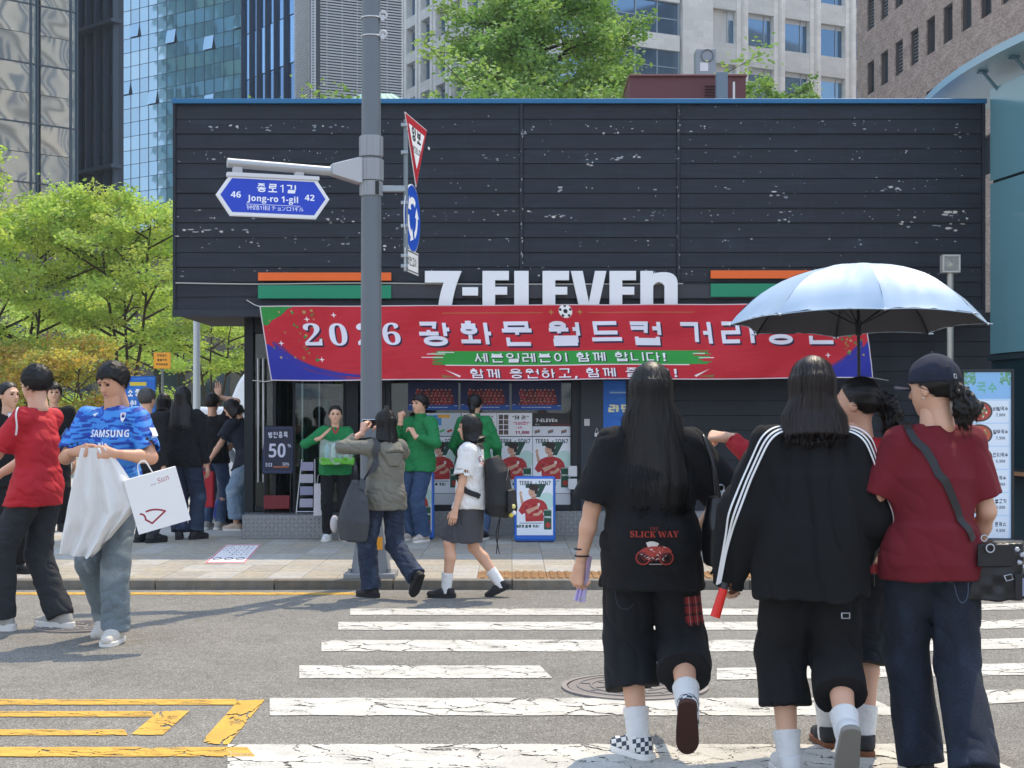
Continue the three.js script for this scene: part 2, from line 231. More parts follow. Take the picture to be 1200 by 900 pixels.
// manhole covers
function manhole(c, r, label) {
  const t = thing('manhole_cover', label, 'manhole cover', [c.x, 0, c.z]);
  const mIron = mat('#8a8480', .6, { metalness: .25, bumpMap: bumpAsphalt, bumpScale: .001 });
  const ring = new THREE.RingGeometry(r * .93, r, 48); ring.rotateX(-Math.PI / 2); ring.translate(0, .012, 0);
  const side = new THREE.CylinderGeometry(r, r, .012, 48, 1, true); side.translate(0, .006, 0); part('frame_ring', [ring, side], mIron, t);
  const disc = new THREE.CylinderGeometry(r * .91, r * .91, .008, 48); disc.translate(0, .006, 0); const lid = part('lid', disc, mat('#7b7571', .65, { metalness: .25 }), t);
  const ribs = []; for (const q of [.2, .4, .6, .78]) { const k = new THREE.TorusGeometry(r * q, .007, 6, 40); k.rotateX(Math.PI / 2); k.translate(0, .011, 0); ribs.push(k); } for (let i = 0; i < 24; i++) { const b = box(r * .12, .008, .016, r * (.3 + .19 * (i % 3)), .011, 0); b.rotateY(i * Math.PI / 12); ribs.push(b); }
  part('tread_pattern', ribs, mIron, lid);
}
manhole(onGround(744, 806), .39, 'round iron manhole cover set in the road across the crossing bars');
manhole(onGround(92, 735), .3, 'small round manhole cover under the feet of the men walking by the kerb');
// ---------- the convenience store ----------
const FD = 17.1, WD = 17.6;                                    // distance of the upper fascia and of the shop front below it
const FX = (p) => PX(p, FD), FY = (p) => PY(p, FD), WX = (p) => PX(p, WD), WY = (p) => PY(p, WD);
const store = thing('convenience_store', 'low black clapboard convenience store with glass entrance and peeling paint', 'shop');
const mBlackMetal = mat('#1d2228', .5, { metalness: .3 }), mSteel = mat('#b9bcc0', .3, { metalness: .9 }), mDark = mat('#2a323c', .7);
const boardTex = (() => {                                      // navy-black house paint with flaked-off chips where the photograph shows them
  const W = 2048, Hh = 560, R = rng(77), kx = W / 960, y0 = 115, ky = Hh / 262;
  return canvas(W, Hh, (g) => {
    g.fillStyle = '#18202a'; g.fillRect(0, 0, W, Hh);
    for (let i = 0; i < 5000; i++) { g.fillStyle = R() < .5 ? 'rgba(14,18,26,.2)' : 'rgba(70,84,102,.10)'; g.fillRect(R() * W, R() * Hh, 20 + R() * 120, 1 + R() * 2); }
    for (let i = 0; i < 170; i++) { const x = R() * W, y = R() * Hh, h = 20 + R() * 120; g.fillStyle = R() < .6 ? 'rgba(96,100,104,.07)' : 'rgba(12,14,18,.12)'; g.beginPath(); g.moveTo(x, y); g.lineTo(x + 2 + R() * 6, y + h * .4); g.lineTo(x + 1 + R() * 3, y + h); g.lineTo(x - 1 - R() * 3, y + h * .8); g.fill(); }
    for (let i = 0; i < 500; i++) { g.fillStyle = 'rgba(54,66,82,.12)'; g.beginPath(); g.ellipse(R() * W, R() * Hh, 10 + R() * 50, 3 + R() * 8, 0, 0, 7); g.fill(); }
    const chip = (px, py, w, h) => { const x = (px - 200) * kx, y = (py - y0) * ky; g.fillStyle = ['#c9c6bf', '#aeb0b2', '#d8d2c8', '#8e949c'][(R() * 4) | 0]; g.beginPath(); const n = 7; for (let i = 0; i < n; i++) { const a = i / n * 6.283, q = .55 + R() * .6; g[i ? 'lineTo' : 'moveTo'](x + Math.cos(a) * w * kx * .5 * q, y + Math.sin(a) * h * ky * .5 * q); } g.fill(); };
    for (const row of [148, 183, 218, 252, 283, 318]) for (let i = 0; i < 90; i++) { const px = 205 + R() * 945; if (R() < .35 + .65 * tnoise(px / 60, row / 9, 999, 3) ** 2 * 2) chip(px, row + (R() - .5) * 13, 1 + R() * R() * 6, .8 + R() * 1.6); }
    for (let i = 0; i < 90; i++) chip(205 + R() * 945, 122 + R() * 210, 1 + R() * 2, .8 + R());
    for (const [px, py, n, sx, sy, w] of [[912, 228, 6, 10, 4, 8], [1120, 252, 10, 14, 5, 11], [1122, 268, 6, 12, 6, 8], [1045, 222, 4, 12, 4, 7], [1075, 262, 7, 26, 4, 9], [917, 260, 5, 10, 4, 7], [740, 185, 6, 18, 4, 8], [697, 190, 4, 12, 4, 6], [655, 255, 6, 16, 3, 7], [660, 222, 4, 8, 3, 7], [228, 270, 6, 16, 2, 10], [277, 270, 6, 24, 2, 9], [620, 152, 6, 18, 6, 4], [712, 152, 8, 30, 5, 4], [1128, 155, 6, 12, 6, 6], [265, 150, 7, 18, 3, 5], [380, 150, 6, 14, 4, 5], [400, 258, 7, 18, 4, 5], [460, 290, 4, 16, 3, 7], [470, 268, 4, 12, 3, 5]]) for (let i = 0; i < n; i++) chip(px + (R() - .5) * 2 * sx, py + (R() - .5) * 2 * sy, w * (.3 + R() * .8), 1.2 + R() * 2.2);
    for (const px of [609, 793]) for (let i = 0; i < 14; i++) chip(px + R() * 4, 125 + R() * 200, 1.4, 2 + R() * 3);
  });
})();
const mBoard = mat('#ffffff', .62, { map: boardTex, bumpMap: scaled(bumpAsphalt, 12, 4), bumpScale: .0008 });
const boardUV = (g) => { const p = g.attributes.position, uv = new Float32Array(p.count * 2); for (let i = 0; i < p.count; i++) { uv[i * 2] = (p.getX(i) / FD * LENS + 600 - 200) / 960; uv[i * 2 + 1] = 1 - ((HORIZON - (p.getY(i) - EYE) / FD * LENS) - 115) / 262; } g.setAttribute('uv', new THREE.BufferAttribute(uv, 2)); return g; };
{
  // clapboards: each leans a little, its lower edge proud of the one below
  const RB = rng(64), mBoards = ['#ffffff', '#f0f2f4', '#e6e6e8', '#fbf7f2'].map((c) => { const m = mBoard.clone(); m.color.set(c); return m; }), cols = [[206, 609], [613, 793], [797, 1150]];
  const clap = (x0, x1, ya, yb, z, name = 'siding_board') => { const h = ya - yb, g = box(x1 - x0 - .006, h - .004, .022, 0, 0, 0); g.rotateX(-.07 + (RB() - .5) * .03); g.rotateZ((RB() - .5) * .0012); g.translate((x0 + x1) / 2, (ya + yb) / 2 + (RB() - .5) * .003, z + (RB() - .5) * .006); return part(name, boardUV(g), mBoards[(RB() * 4) | 0], store); };
  for (let r = 0; r < 14; r++) { const ya = 122.5 + r * 17.35, yb = ya + 17.35; for (const [a, b] of cols) clap(FX(a), FX(b), FY(ya), FY(yb), -FD); }
  for (const p of [[609, 613], [793, 797], [1150, 1154], [203, 206.5]]) part('joint_strip', boardUV(span(FX(p[0]), FX(p[1]), FY(122), FY(366), -FD + .03, -FD - .02, .004)), mBoard, store);
  part('fascia_core', span(FX(204.5), FX(1153), FY(121), FY(366), -FD - .03, -FD - 2.1), mDark, store);
  part('roof_flashing', boxUV(span(FX(202), FX(1155), FY(116.6), FY(122.3), -FD + .06, -FD - 2.15, .008)), mat('#2b6c98', .45, { metalness: .2 }), store);
  part('soffit', span(FX(205), FX(1152), FY(366.3), FY(369), -FD + .02, -FD - 2.1), mat('#6b6660', .9, { map: texConcrete }), store);
  part('soffit_trim', span(FX(203), FX(1153), FY(363), FY(371.5), -FD + .055, -FD + .015, .006), mat('#252c36', .6), store);
  const cond = tube([V(FX(207), FY(332), -FD + .05), V(FX(300), FY(333.4), -FD + .05), V(FX(420), FY(332.2), -FD + .05), V(FX(560), FY(333.5), -FD + .05), V(FX(800), FY(333), -FD + .05)], .008, 60, 6);
  part('cable', cond, mat('#b9b7ae', .6), store);
  part('sign_backing', span(FX(305), FX(990), FY(334), FY(350), -FD + .05, -FD + .02), mat('#3a3a40', .6), store);
  // brand stripes and sign letters
  const stripe = (a, b, ya, yb, c, name, lift) => part(name, span(FX(a), FX(b), FY(ya), FY(yb), -FD + .07 + lift, -FD + .035, .004), mat(c, .5), store);
  stripe(303.5, 459, 320, 329.5, '#f26a1f', 'orange_stripe', 0); stripe(303.5, 459, 335, 350.5, '#0b8a63', 'green_stripe', 0.004);
  stripe(832, 988, 317.5, 327, '#f26a1f', 'orange_stripe', 0); stripe(832, 988, 333, 348.5, '#0b8a63', 'green_stripe', 0.004);
  const letter = (pts, holes) => { const s = new THREE.Shape(); pts.forEach((p, i) => { const X = FX(p[0]), Y = FY(p[1]); if (p.length === 4) s.quadraticCurveTo(FX(p[2]), FY(p[3]), X, Y); else s[i ? 'lineTo' : 'moveTo'](X, Y); }); const g = new THREE.ExtrudeGeometry(s, { depth: .05, bevelEnabled: true, bevelSize: .004, bevelThickness: .004, bevelSegments: 1 }); g.translate(0, 0, -FD + .062); return part('sign_letter', g, mat('#f2f3f4', .4), store); };
  letter([[499, 319], [541, 319], [528, 378, 529, 345], [513, 378], [521, 332, 514, 350], [499, 332]]);
  letter([[542.5, 338], [560, 338], [560, 347], [542.5, 347]]);
  const E = (x) => letter([[x, 319], [x + 30, 319], [x + 30, 329], [x + 14, 329], [x + 14, 337.5], [x + 28, 337.5], [x + 28, 346], [x + 14, 346], [x + 14, 367], [x + 30, 367], [x + 30, 378], [x, 378]]);
  E(566); letter([[603, 319], [619, 319], [619, 366], [633, 366], [633, 378], [603, 378]]); E(636); letter([[669, 319], [682, 319], [689.5, 356], [697, 319], [709.5, 319], [696.5, 378], [682.5, 378]]); E(714);
  letter([[750, 319], [764, 319], [764, 322], [792.5, 333, 792, 316], [792.5, 378], [778, 378], [778, 336], [764, 336, 771, 327], [764, 378], [750, 378]]);
  // lower shop front
  for (let r = 0; r < 14; r++) { const ya = 366 + r * 17.3; clap(WX(737), WX(1172), WY(ya), WY(Math.min(ya + 17.3, 600)), -WD); }
  part('wall_core', span(WX(734), WX(1175), WY(600), WY(366), -WD - .03, -WD - .2), mDark, store);
  part('body', [span(WX(286), WX(1175), WY(366), FY(135), -FD - 2.12, -25), span(WX(676), WX(1175), .08, WY(366), -WD - .3, -25), span(WX(292), WX(676), .08, WY(366), -22.3, -25)], mat('#77787a', .85, { map: texConcrete }), store);
  const plate = dataTex(256, 256, (x, y) => { const u = x / 32, v = y / 32, a = (Math.floor(u) + Math.floor(v)) & 1, fx = u % 1 - .5, fy = v % 1 - .5, p = a ? fx + fy : fx - fy, q = a ? fx - fy : fx + fy, d = Math.hypot(p * .42, q * 1.35); const h = clamp((.25 - d) * 9, 0, 1); const k = 40 + 200 * h; return [k, k, k]; }, { data: true });
  const mPlate = mat('#8f9294', .42, { metalness: .7, bumpMap: scaled(plate, 2.7), bumpScale: .01 });
  part('tread_plate_base', boxUV(span(WX(452), WX(1172), .075, WY(598.5), -WD + .06, -WD - .1, .006)), mPlate, store);
  part('entrance_step', boxUV(span(WX(293), WX(418), .075, WY(600), -WD + .52, -WD - .3, .008)), mPlate, store);
  part('step_top', boxUV(span(WX(290), WX(452), WY(600) - .02, WY(599), -WD - .02, -WD - 4.6)), mat('#4b4b4c', .6, { map: texConcrete }), store);
  const fr = (a, b, ya, yb, z0 = .04, z1 = -.08, name = 'frame_bar') => part(name, span(WX(a), WX(b), WY(ya), WY(yb), -WD + z0, -WD + z1, .004), mBlackMetal, store);
  fr(287, 297.5, 369, 600, .05, -.12, 'corner_post'); fr(298, 451, 369, 390, .02, -.1, 'lintel'); fr(451.5, 676, 369, 446, .02, -.06, 'lintel'); fr(320, 324, 390, 598.5); fr(406, 420, 390, 598.5, .04, -.12, 'door_post'); fr(436, 452, 390, 598.5, .04, -.12, 'door_post');
  fr(669.5, 677, 446, 599); fr(452.5, 669, 592, 598, .03, -.05, 'window_sill'); fr(452.5, 458, 446.5, 591.8); fr(299, 319.5, 594, 598.5);
  // street door, dark, with keypad and lock
  const door = part('door', span(WX(680), WX(733), WY(446), WY(599), -WD + .01, -WD - .05, .006), mat('#2b333c', .55), store);
  part('keypad', span(WX(684.5), WX(691), WY(491), WY(499), -WD + .02, -WD + .011, .003), mat('#c9cacb', .5), door); part('lock', [span(WX(696.5), WX(702), WY(507), WY(512), -WD + .045, -WD + .012, .004), tube([V(WX(697.5), WY(507), -WD + .03), V(WX(699), WY(501.5), -WD + .035), V(WX(701), WY(507), -WD + .03)], .006, 10, 6)], mSteel, door);
  fr(677.2, 679.6, 446, 599, .015, -.06); fr(733.4, 736.5, 446, 599, .03, -.06);
  for (const y of [552, 567]) part('security_box', span(WX(665.5), WX(676), WY(y - 6.2), WY(y + 6.2), -WD + .085, -WD + .035, .008), mat('#d7d8da', .5), store);
  // glass: fixed pane by the post, opened door leaf, display window
  const mGlass = mat('#dfeae8', .03, { transmission: 1, ior: 1.45 });
  part('window_pane', span(WX(452.5), WX(669), WY(446.5), WY(592), -WD - .03, -WD - .036), mGlass, store);
  part('window_pane', span(WX(298), WX(319.5), WY(391), WY(593.8), -WD - .03, -WD - .036), mGlass, store);
  const leaf = (px, ang, w, hx, label) => { const g = new THREE.Group(); g.name = 'door_leaf'; g.position.set(WX(px), 0, -WD - .02); g.rotation.y = ang; store.add(g); const y0 = WY(598), y1 = WY(390);
    part('pane', span(.03, w - .03, y0 + .1, y1 - .04, -.004, .004), mGlass, g); part('leaf_frame', [span(0, .03, y0, y1, -.02, .02), span(w - .03, w, y0, y1, -.02, .02), span(.03, w - .03, y0, y0 + .1, -.02, .02), span(.03, w - .03, y1 - .04, y1, -.02, .02)], mBlackMetal, g);
    for (const k of hx) part('handle', [rod(V(k, y0 + .45, .06), V(k, y1 - .35, .06), .012), rod(V(k, y0 + .6, 0), V(k, y0 + .6, .06), .008), rod(V(k, y1 - .5, 0), V(k, y1 - .5, .06), .008)], mSteel, g); };
  leaf(325, .9, .72, [.62], 0); leaf(405, Math.PI + .25, .62, [.5], 0);
  for (const p of [303.5, 309.5]) part('handle', rod(V(WX(p), WY(565), -WD + .06), V(WX(p), WY(420), -WD + .06), .012), mSteel, store);
  // inside: floor, ceiling, back wall, shelves with goods
  part('interior_wall', [span(WX(292), WX(676), WY(600), WY(369), -22.2, -22.25), span(WX(290), WX(292), WY(600), WY(369), -17.75, -22.2), span(WX(674), WX(676), .08, WY(369), -17.75, -22.2)], mat('#8a8a86', .9), store);
  part('interior_floor', span(WX(452.5), WX(674), .08, .1, -17.72, -22.2), mat('#77736d', .7), store);
  const R = rng(9), shelf = (px0, px1, d, n, y0, dy) => { const X0 = PX(px0, d), X1 = PX(px1, d); part('shelf', [...Array(n).keys()].map((i) => span(X0, X1, y0 + i * dy, y0 + i * dy + .02, -d, -d - .35)).concat([span(X0 - .02, X0, y0 - .1, y0 + n * dy, -d, -d - .35), span(X1, X1 + .02, y0 - .1, y0 + n * dy, -d, -d - .35)]), mat('#b4b5b3', .6), store);
    for (let i = 0; i < n; i++) for (let x = X0 + .05; x < X1 - .05;) { const w = .06 + R() * .09, h = .08 + R() * (dy - .14); part('packet', span(x, x + w - .012, y0 + i * dy + .021, y0 + i * dy + .021 + h, -d - .02, -d - .2, .006), mat(new THREE.Color().setHSL(R(), .5, .3 + R() * .35).getHex(), .6), store); x += w + .004; } };
  shelf(338, 366, 20.5, 5, .55, .33); shelf(372, 404, 19.6, 5, .55, .33); shelf(300, 322, 19.2, 4, .6, .36);
}
// ---------- banner over the shop front ----------
{
  const W = 2048, Hh = 256, kx = W / 718, ky = Hh / 88, cx = (p) => (p - 305) * kx, cy = (p) => (p - 357) * ky, R = rng(21);
  const t = canvas(W, Hh, (g) => {
    g.fillStyle = '#c3202f'; g.fillRect(0, 0, W, Hh);
    for (let i = 0; i < 260; i++) { g.fillStyle = R() < .5 ? 'rgba(226,60,66,.10)' : 'rgba(150,14,34,.10)'; g.save(); g.translate(R() * W, R() * Hh); g.rotate(-.1); g.fillRect(0, 0, 120 * R() + 30, 3 + R() * 6); g.restore(); }
    const brush = (col, pts) => { g.fillStyle = col; g.beginPath(); pts.forEach((p, i) => g[i ? 'lineTo' : 'moveTo'](cx(p[0]), cy(p[1]))); g.fill(); };
    brush('#2c8a3c', [[305, 356], [352, 356], [338, 361], [330, 368], [318, 374], [312, 380], [305, 380]]); brush('#272f9b', [[310, 403], [318, 410], [335, 424], [352, 434], [390, 442], [410, 447], [300, 447], [300, 400]]); brush('#272f9b', [[1023, 400], [1006, 420], [985, 433], [960, 440], [945, 447], [1030, 447], [1030, 398]]);
    for (let i = 0; i < 60; i++) { const s = i / 60; g.strokeStyle = `rgba(39,47,155,${.5 - s * .3})`; g.lineWidth = 1 + R() * 3; g.beginPath(); g.moveTo(cx(313 + R() * 10), cy(398 + R() * 14)); g.quadraticCurveTo(cx(340), cy(430 + R() * 8), cx(380 + R() * 40), cy(436 + R() * 10)); g.stroke(); g.beginPath(); g.moveTo(cx(1015), cy(400 + R() * 14)); g.quadraticCurveTo(cx(985), cy(430 + R() * 8), cx(940 + R() * 30), cy(438 + R() * 8)); g.stroke(); }
    for (let i = 0; i < 40; i++) { g.fillStyle = ['#9c7c3a', '#b4945a', '#3a8a3c'][(R() * 3) | 0]; g.beginPath(); g.arc(cx(312 + R() * 60), cy(362 + R() * 60), 1 + R() * 5, 0, 7); g.fill(); g.beginPath(); g.arc(cx(990 + R() * 25), cy(380 + R() * 40), 1 + R() * 4, 0, 7); g.fill(); }
    const star = (x, y, r, c) => { g.fillStyle = c; g.beginPath(); for (let i = 0; i < 8; i++) { const a = i * Math.PI / 4, q = i % 2 ? r * .3 : r; g.lineTo(cx(x) + Math.cos(a) * q, cy(y) + Math.sin(a) * q); } g.fill(); };
    for (const [x, y] of [[359, 373], [391, 368], [324, 401], [369, 420], [973, 418]]) star(x, y, 11, '#efe6e6'); star(650, 366, 12, '#b58a4a'); star(684, 366, 12, '#b58a4a');
    g.fillStyle = '#b0763c'; g.fillRect(cx(520), cy(366), cx(640) - cx(520), 2.5); g.fillRect(cx(694), cy(366), cx(820) - cx(694), 2.5);
    g.fillStyle = '#f4f4f2'; g.beginPath(); g.arc(cx(667), cy(365), 23, 0, 7); g.fill(); g.fillStyle = '#20222a'; const pent = (x, y, r) => { g.beginPath(); for (let i = 0; i < 5; i++) g.lineTo(x + Math.sin(i * 1.2566) * r, y - Math.cos(i * 1.2566) * r); g.fill(); }; pent(cx(667), cy(365), 8); for (let i = 0; i < 5; i++) pent(cx(667) + Math.sin(i * 1.2566 + .63) * 18, cy(365) + Math.cos(i * 1.2566 + .63) * 18, 5);
    // green brush band
    g.fillStyle = '#2f9a3e'; g.fillRect(cx(515), cy(411), cx(812) - cx(515), cy(427) - cy(411)); for (let i = 0; i < 26; i++) { g.fillStyle = '#2f9a3e'; const y = cy(411) + R() * (cy(427) - cy(411)); g.fillRect(cx(500 + R() * 15), y, 120, 2 + R() * 3); g.fillRect(cx(795), y, cx(812 + R() * 22) - cx(795), 2 + R() * 3); } g.fillStyle = '#ece6e2'; g.fillRect(cx(515), cy(427), cx(806) - cx(515), 3.5); for (const [x, y, w] of [[495, 414, 22], [488, 418, 26], [508, 412, 20], [812, 414, 14], [818, 419, 18]]) g.fillRect(cx(x), cy(y), w * kx, 3);
    g.fillStyle = '#e9e3df'; for (const [x, s] of [[512, 1], [830, -1]]) { g.beginPath(); g.moveTo(cx(x), cy(432)); g.lineTo(cx(x + s * 20), cy(440)); g.lineTo(cx(x + s * 18), cy(442)); g.fill(); g.fillStyle = '#8c6a3e'; g.beginPath(); g.moveTo(cx(x - s * 4), cy(439)); g.lineTo(cx(x + s * 16), cy(441)); g.lineTo(cx(x - s * 2), cy(443)); g.fill(); g.fillStyle = '#e9e3df'; }
    const main = (dx, dy, c) => {
      for (const [ch, x] of [['2', 363], ['0', 393], ['2', 426], ['6', 456]]) latin(g, ch, cx(x) + dx, cy(391) + dy, 104, c, 'bold', 'serif', 'center', 1.18);
      [...'광화문월드컵거리응원'].forEach((ch, i) => { const x = [487, 536, 586, 642, 692, 739, 799, 848, 897, 946][i]; g.strokeStyle = c; syllable(g, ch, cx(x) + dx, cy(375.5) + dy, 40 * kx, 30 * ky, 13.5); });
    };
    main(5, 6, '#2a1c3c'); main(0, 0, '#e8e6f0');
    const sub = (s, x0, x1, y) => { const o = { weight: .12, wide: 1.05, gap: .16, color: '#f2f0f2', space: .5 }, w = textWidth(g, s, 34, o), sz = 34 * Math.min(1.15, (cx(x1) - cx(x0)) / w), h = 34; g.save(); g.translate(cx(x0), cy(y)); g.scale((cx(x1) - cx(x0)) / w, 1); g.lineWidth = 3; hangul(g, s, 3, 3, h, { ...o, color: 'rgba(30,20,50,.8)' }); hangul(g, s, 0, 0, h, o); g.restore(); };
    sub('세븐일레븐이 함께 합니다!', 551, 781, 412.6); sub('함께 응원하고, 함께 즐겨요!', 543, 792, 431);
    g.strokeStyle = '#d9c9cc'; g.lineWidth = 5; g.strokeRect(1, 1, W - 2, Hh - 2);
  });
  const g = new THREE.PlaneGeometry(1, 1, 150, 16), p = g.attributes.position, d = 16.9, c = [[304, 358.5], [1013, 355.5], [1023.5, 443], [318, 446]];
  for (let i = 0; i < p.count; i++) { const u = p.getX(i) + .5, v = .5 - p.getY(i), top = lerp(c[0][0], c[1][0], u), bot = lerp(c[3][0], c[2][0], u), px = lerp(top, bot, v), py = lerp(lerp(c[0][1], c[1][1], u), lerp(c[3][1], c[2][1], u), v) + Math.sin(u * 19) * .6 * v + .9 * Math.sin(u * Math.PI) * (v - .3); p.setXYZ(i, PX(px, d), PY(py, d), -d + .016 * Math.sin(u * 31 + v * 3) + .03 * noise3(u * 12, v * 2.5, 1) + .012 * noise3(u * 34 + v * 5, v * 4 - u * 12, 2) + .014 * noise3((u < .5 ? u : 1 - u) * 60 - v * 8, v * 3, 4) * Math.max(0, 1 - Math.min(u, 1 - u) * 9)); }
  g.computeVertexNormals();
  const b = thing('banner', 'long red cloth banner with white Korean lettering hung across the shop front', 'banner');
  part('cloth', g, mat('#ffffff', .75, { map: t }), b);
  part('cord', [tube([at(304, 359, d), at(298, 357, 17), V(FX(290), FY(352), -FD + .05)], .005, 8, 5), tube([at(318, 446, d), at(312, 447, 17.2), V(WX(297), WY(446), -WD + .05)], .005, 8, 5), tube([at(1013, 356, d), at(1022, 354, 17), V(FX(1032), FY(350), -FD + .05)], .005, 8, 5), tube([at(1023.5, 443, d), at(1030, 444, 17.1), V(WX(1040), WY(446), -WD + .04)], .005, 8, 5)], mat('#d6d2c8', .8), b);
}
// ---------- posters and boards ----------
function drawPlayer(g, x, y, s, seed = 1) {                    // a generic footballer in a red shirt, one arm raised
  const R = rng(seed); g.save(); g.translate(x, y); g.scale(s, s); const poly = (c, p) => { g.fillStyle = c; g.beginPath(); for (let i = 0; i < p.length; i += 2) g[i ? 'lineTo' : 'moveTo'](p[i], p[i + 1]); g.fill(); }, blob = (c, x, y, a, b, r = 0) => { g.fillStyle = c; g.beginPath(); g.ellipse(x, y, a, b, r, 0, 7); g.fill(); };
  poly('#1d4a3e', [-30, -66, 46, -66, 22, -20, 6, -20, 20, -52, -30, -52]); poly('#c99c82', [-46, 6, -52, -30, -46, -33, -36, 0]); blob('#d4a98e', -48, -34, 5, 7, .3);
  poly('#c2917a', [-8, -26, 8, -26, 12, -8, -12, -8]); blob('#d2a58c', -5, -40, 15, 19, .12); blob('#2b211e', 0, -54, 19, 11, .1); blob('#2b211e', 9, -42, 6, 12, .1); blob('#5a3a30', -10, -41, 2, 1.4); blob('#5a3a30', -1, -41, 2, 1.4); blob('#a8685a', -7, -30, 4, 1.5); poly('#bf9078', [-6, -40, -9, -34, -5, -34]);
  poly('#b32c2e', [-16, -14, 14, -15, 34, -8, 46, 4, 54, 30, 40, 40, 34, 30, 36, 62, -30, 64, -32, 34, -44, 40, -56, 26, -44, 4, -34, -6]);
  for (let i = 0; i < 18; i++) { g.strokeStyle = R() < .5 ? 'rgba(120,18,22,.65)' : 'rgba(214,92,86,.6)'; g.lineWidth = 2 + R() * 3; g.beginPath(); const a = -40 + R() * 76, b = 0 + R() * 46; g.moveTo(a, b); g.quadraticCurveTo(a + 8, b + 4, a + (R() - .5) * 26, b + 12 * R()); g.stroke(); }
  poly('#d0a289', [-30, 24, 6, 12, 12, 20, -20, 38]); blob('#d4a98e', 12, 15, 7, 6); poly('#d0a289', [34, 30, 16, 44, -2, 44, -2, 36, 14, 34, 26, 22]); poly('#e8dcd8', [14, 0, 22, 0, 22, 9, 18, 12, 14, 9]); g.restore();
}
function beerPoster(g, w, h, can = true) {
  g.fillStyle = '#e9edf2'; g.fillRect(0, 0, w, h); const gr = g.createLinearGradient(w * .5, 0, w, h * .6); g.save(); g.translate(w * .82, h * .4); g.fillStyle = 'rgba(150,205,180,.5)'; g.beginPath(); g.ellipse(0, 0, w * .22, h * .16, .4, 0, 7); g.fill(); g.restore();
  latin(g, 'TERRA', w * .25, h * .075, h * .105, '#1c2a33', 'bold', 'sans-serif', 'center', .8); latin(g, '×', w * .53, h * .075, h * .06, '#22303a'); latin(g, 'SON7', w * .77, h * .075, h * .105, '#1c2a33', 'bold', 'sans-serif', 'center', .86);
  drawPlayer(g, w * .47, h * .43, w / 132);
  if (can) { g.fillStyle = '#17523c'; g.fillRect(w * .75, h * .56, w * .21, h * .34); g.fillStyle = '#93aaa0'; g.fillRect(w * .75, h * .545, w * .21, h * .02); latin(g, 'TERRA', w * .855, h * .68, h * .045, '#fff'); g.fillStyle = '#b53a34'; g.beginPath(); g.ellipse(w * .865, h * .82, w * .07, h * .05, 0, 0, 7); g.fill(); }
  g.fillStyle = '#55606a'; g.fillRect(w * .08, h * .78, w * .62, h * .012);
  g.save(); g.transform(1, 0, -.2, 1, w * .2, 0); hangul(g, '테라와 함께 가자!', w * .0, h * .81, h * .062, { color: '#24463c', weight: .22, wide: .9, gap: .05, space: .2 }); g.restore();
}
const tBeer = canvas(320, 470, beerPoster);
const tTeam = canvas(384, 240, (g, w, h) => {
  const R = rng(31); g.fillStyle = '#16204f'; g.fillRect(0, 0, w, h); for (let i = 0; i < 200; i++) { g.fillStyle = `rgba(${60 + R() * 90 | 0},${70 + R() * 60 | 0},160,.18)`; g.fillRect(R() * w, R() * h, 30 * R(), 6 * R()); }
  for (let row = 0; row < 3; row++) for (let i = 0; i < 9; i++) { const x = w * .18 + i * w * .08 + (row % 2) * 14 + R() * 6, y = h * (.26 + row * .2) + R() * 8; g.fillStyle = ['#7d1c28', '#932130', '#6b1822'][(R() * 3) | 0]; g.fillRect(x - 13, y + 8, 27, 62); g.fillStyle = '#b98a70'; g.beginPath(); g.arc(x, y, 8, 0, 7); g.fill(); g.fillRect(x - 17, y + 22, 5, 20); g.fillStyle = '#1c1414'; g.beginPath(); g.arc(x, y - 4, 8, Math.PI, 0); g.fill(); }
  g.fillStyle = '#1c4f9f'; g.fillRect(0, h * .82, w, h * .18); g.fillStyle = '#dce6f4'; for (let i = 0; i < 18; i++) g.fillRect(w * .2 + i * w * .034, h * .89, 6 + R() * 5, 6); g.fillRect(8, h * .8, 20, 4); g.fillRect(w - 30, h * .84, 22, 4);
});
const tPrice = canvas(256, 180, (g, w, h) => { g.fillStyle = '#eeeef2'; g.fillRect(0, 0, w, h); const R = rng(3); for (let r = 0; r < 4; r++) for (let c = 0; c < 2; c++) { g.fillStyle = '#574a48'; g.fillRect(12 + c * 38, 14 + r * 40, 32, 34); for (let i = 0; i < 14; i++) { g.fillStyle = R() < .5 ? '#8a6a60' : '#2a3a34'; g.fillRect(12 + c * 38 + R() * 26, 14 + r * 40 + R() * 28, 6, 6); } } hangul(g, '"테 라"', 110, 18, 34, { color: '#24242c', weight: .16 }); hangul(g, '"500원!"', 116, 66, 27, { color: '#c01c50', weight: .18 }); hangul(g, '~4캔~', 138, 104, 18, { color: '#c01c50', weight: .16 }); latin(g, '₩ 11,000', 172, 152, 34, '#3a2a40'); latin(g, '11,000', 186, 152, 34, '#b01c50'); });
const tPhoto = canvas(256, 180, (g, w, h) => { const R = rng(4); g.fillStyle = '#cdd6de'; g.fillRect(0, 0, w, h); g.fillStyle = '#4a92cf'; g.fillRect(20, 16, 120, 80); g.fillStyle = '#f0b040'; g.fillRect(120, 12, 70, 26); drawPlayer(g, 76, 66, .6, 9); for (let i = 0; i < 4; i++) { g.fillStyle = ['#4fae5c', '#3a8ac0', '#56b06a', '#b8473a'][i]; g.save(); g.translate(50 + i * 46, 140); g.rotate(-.5); g.fillRect(-16, -8, 34, 16); g.restore(); } });
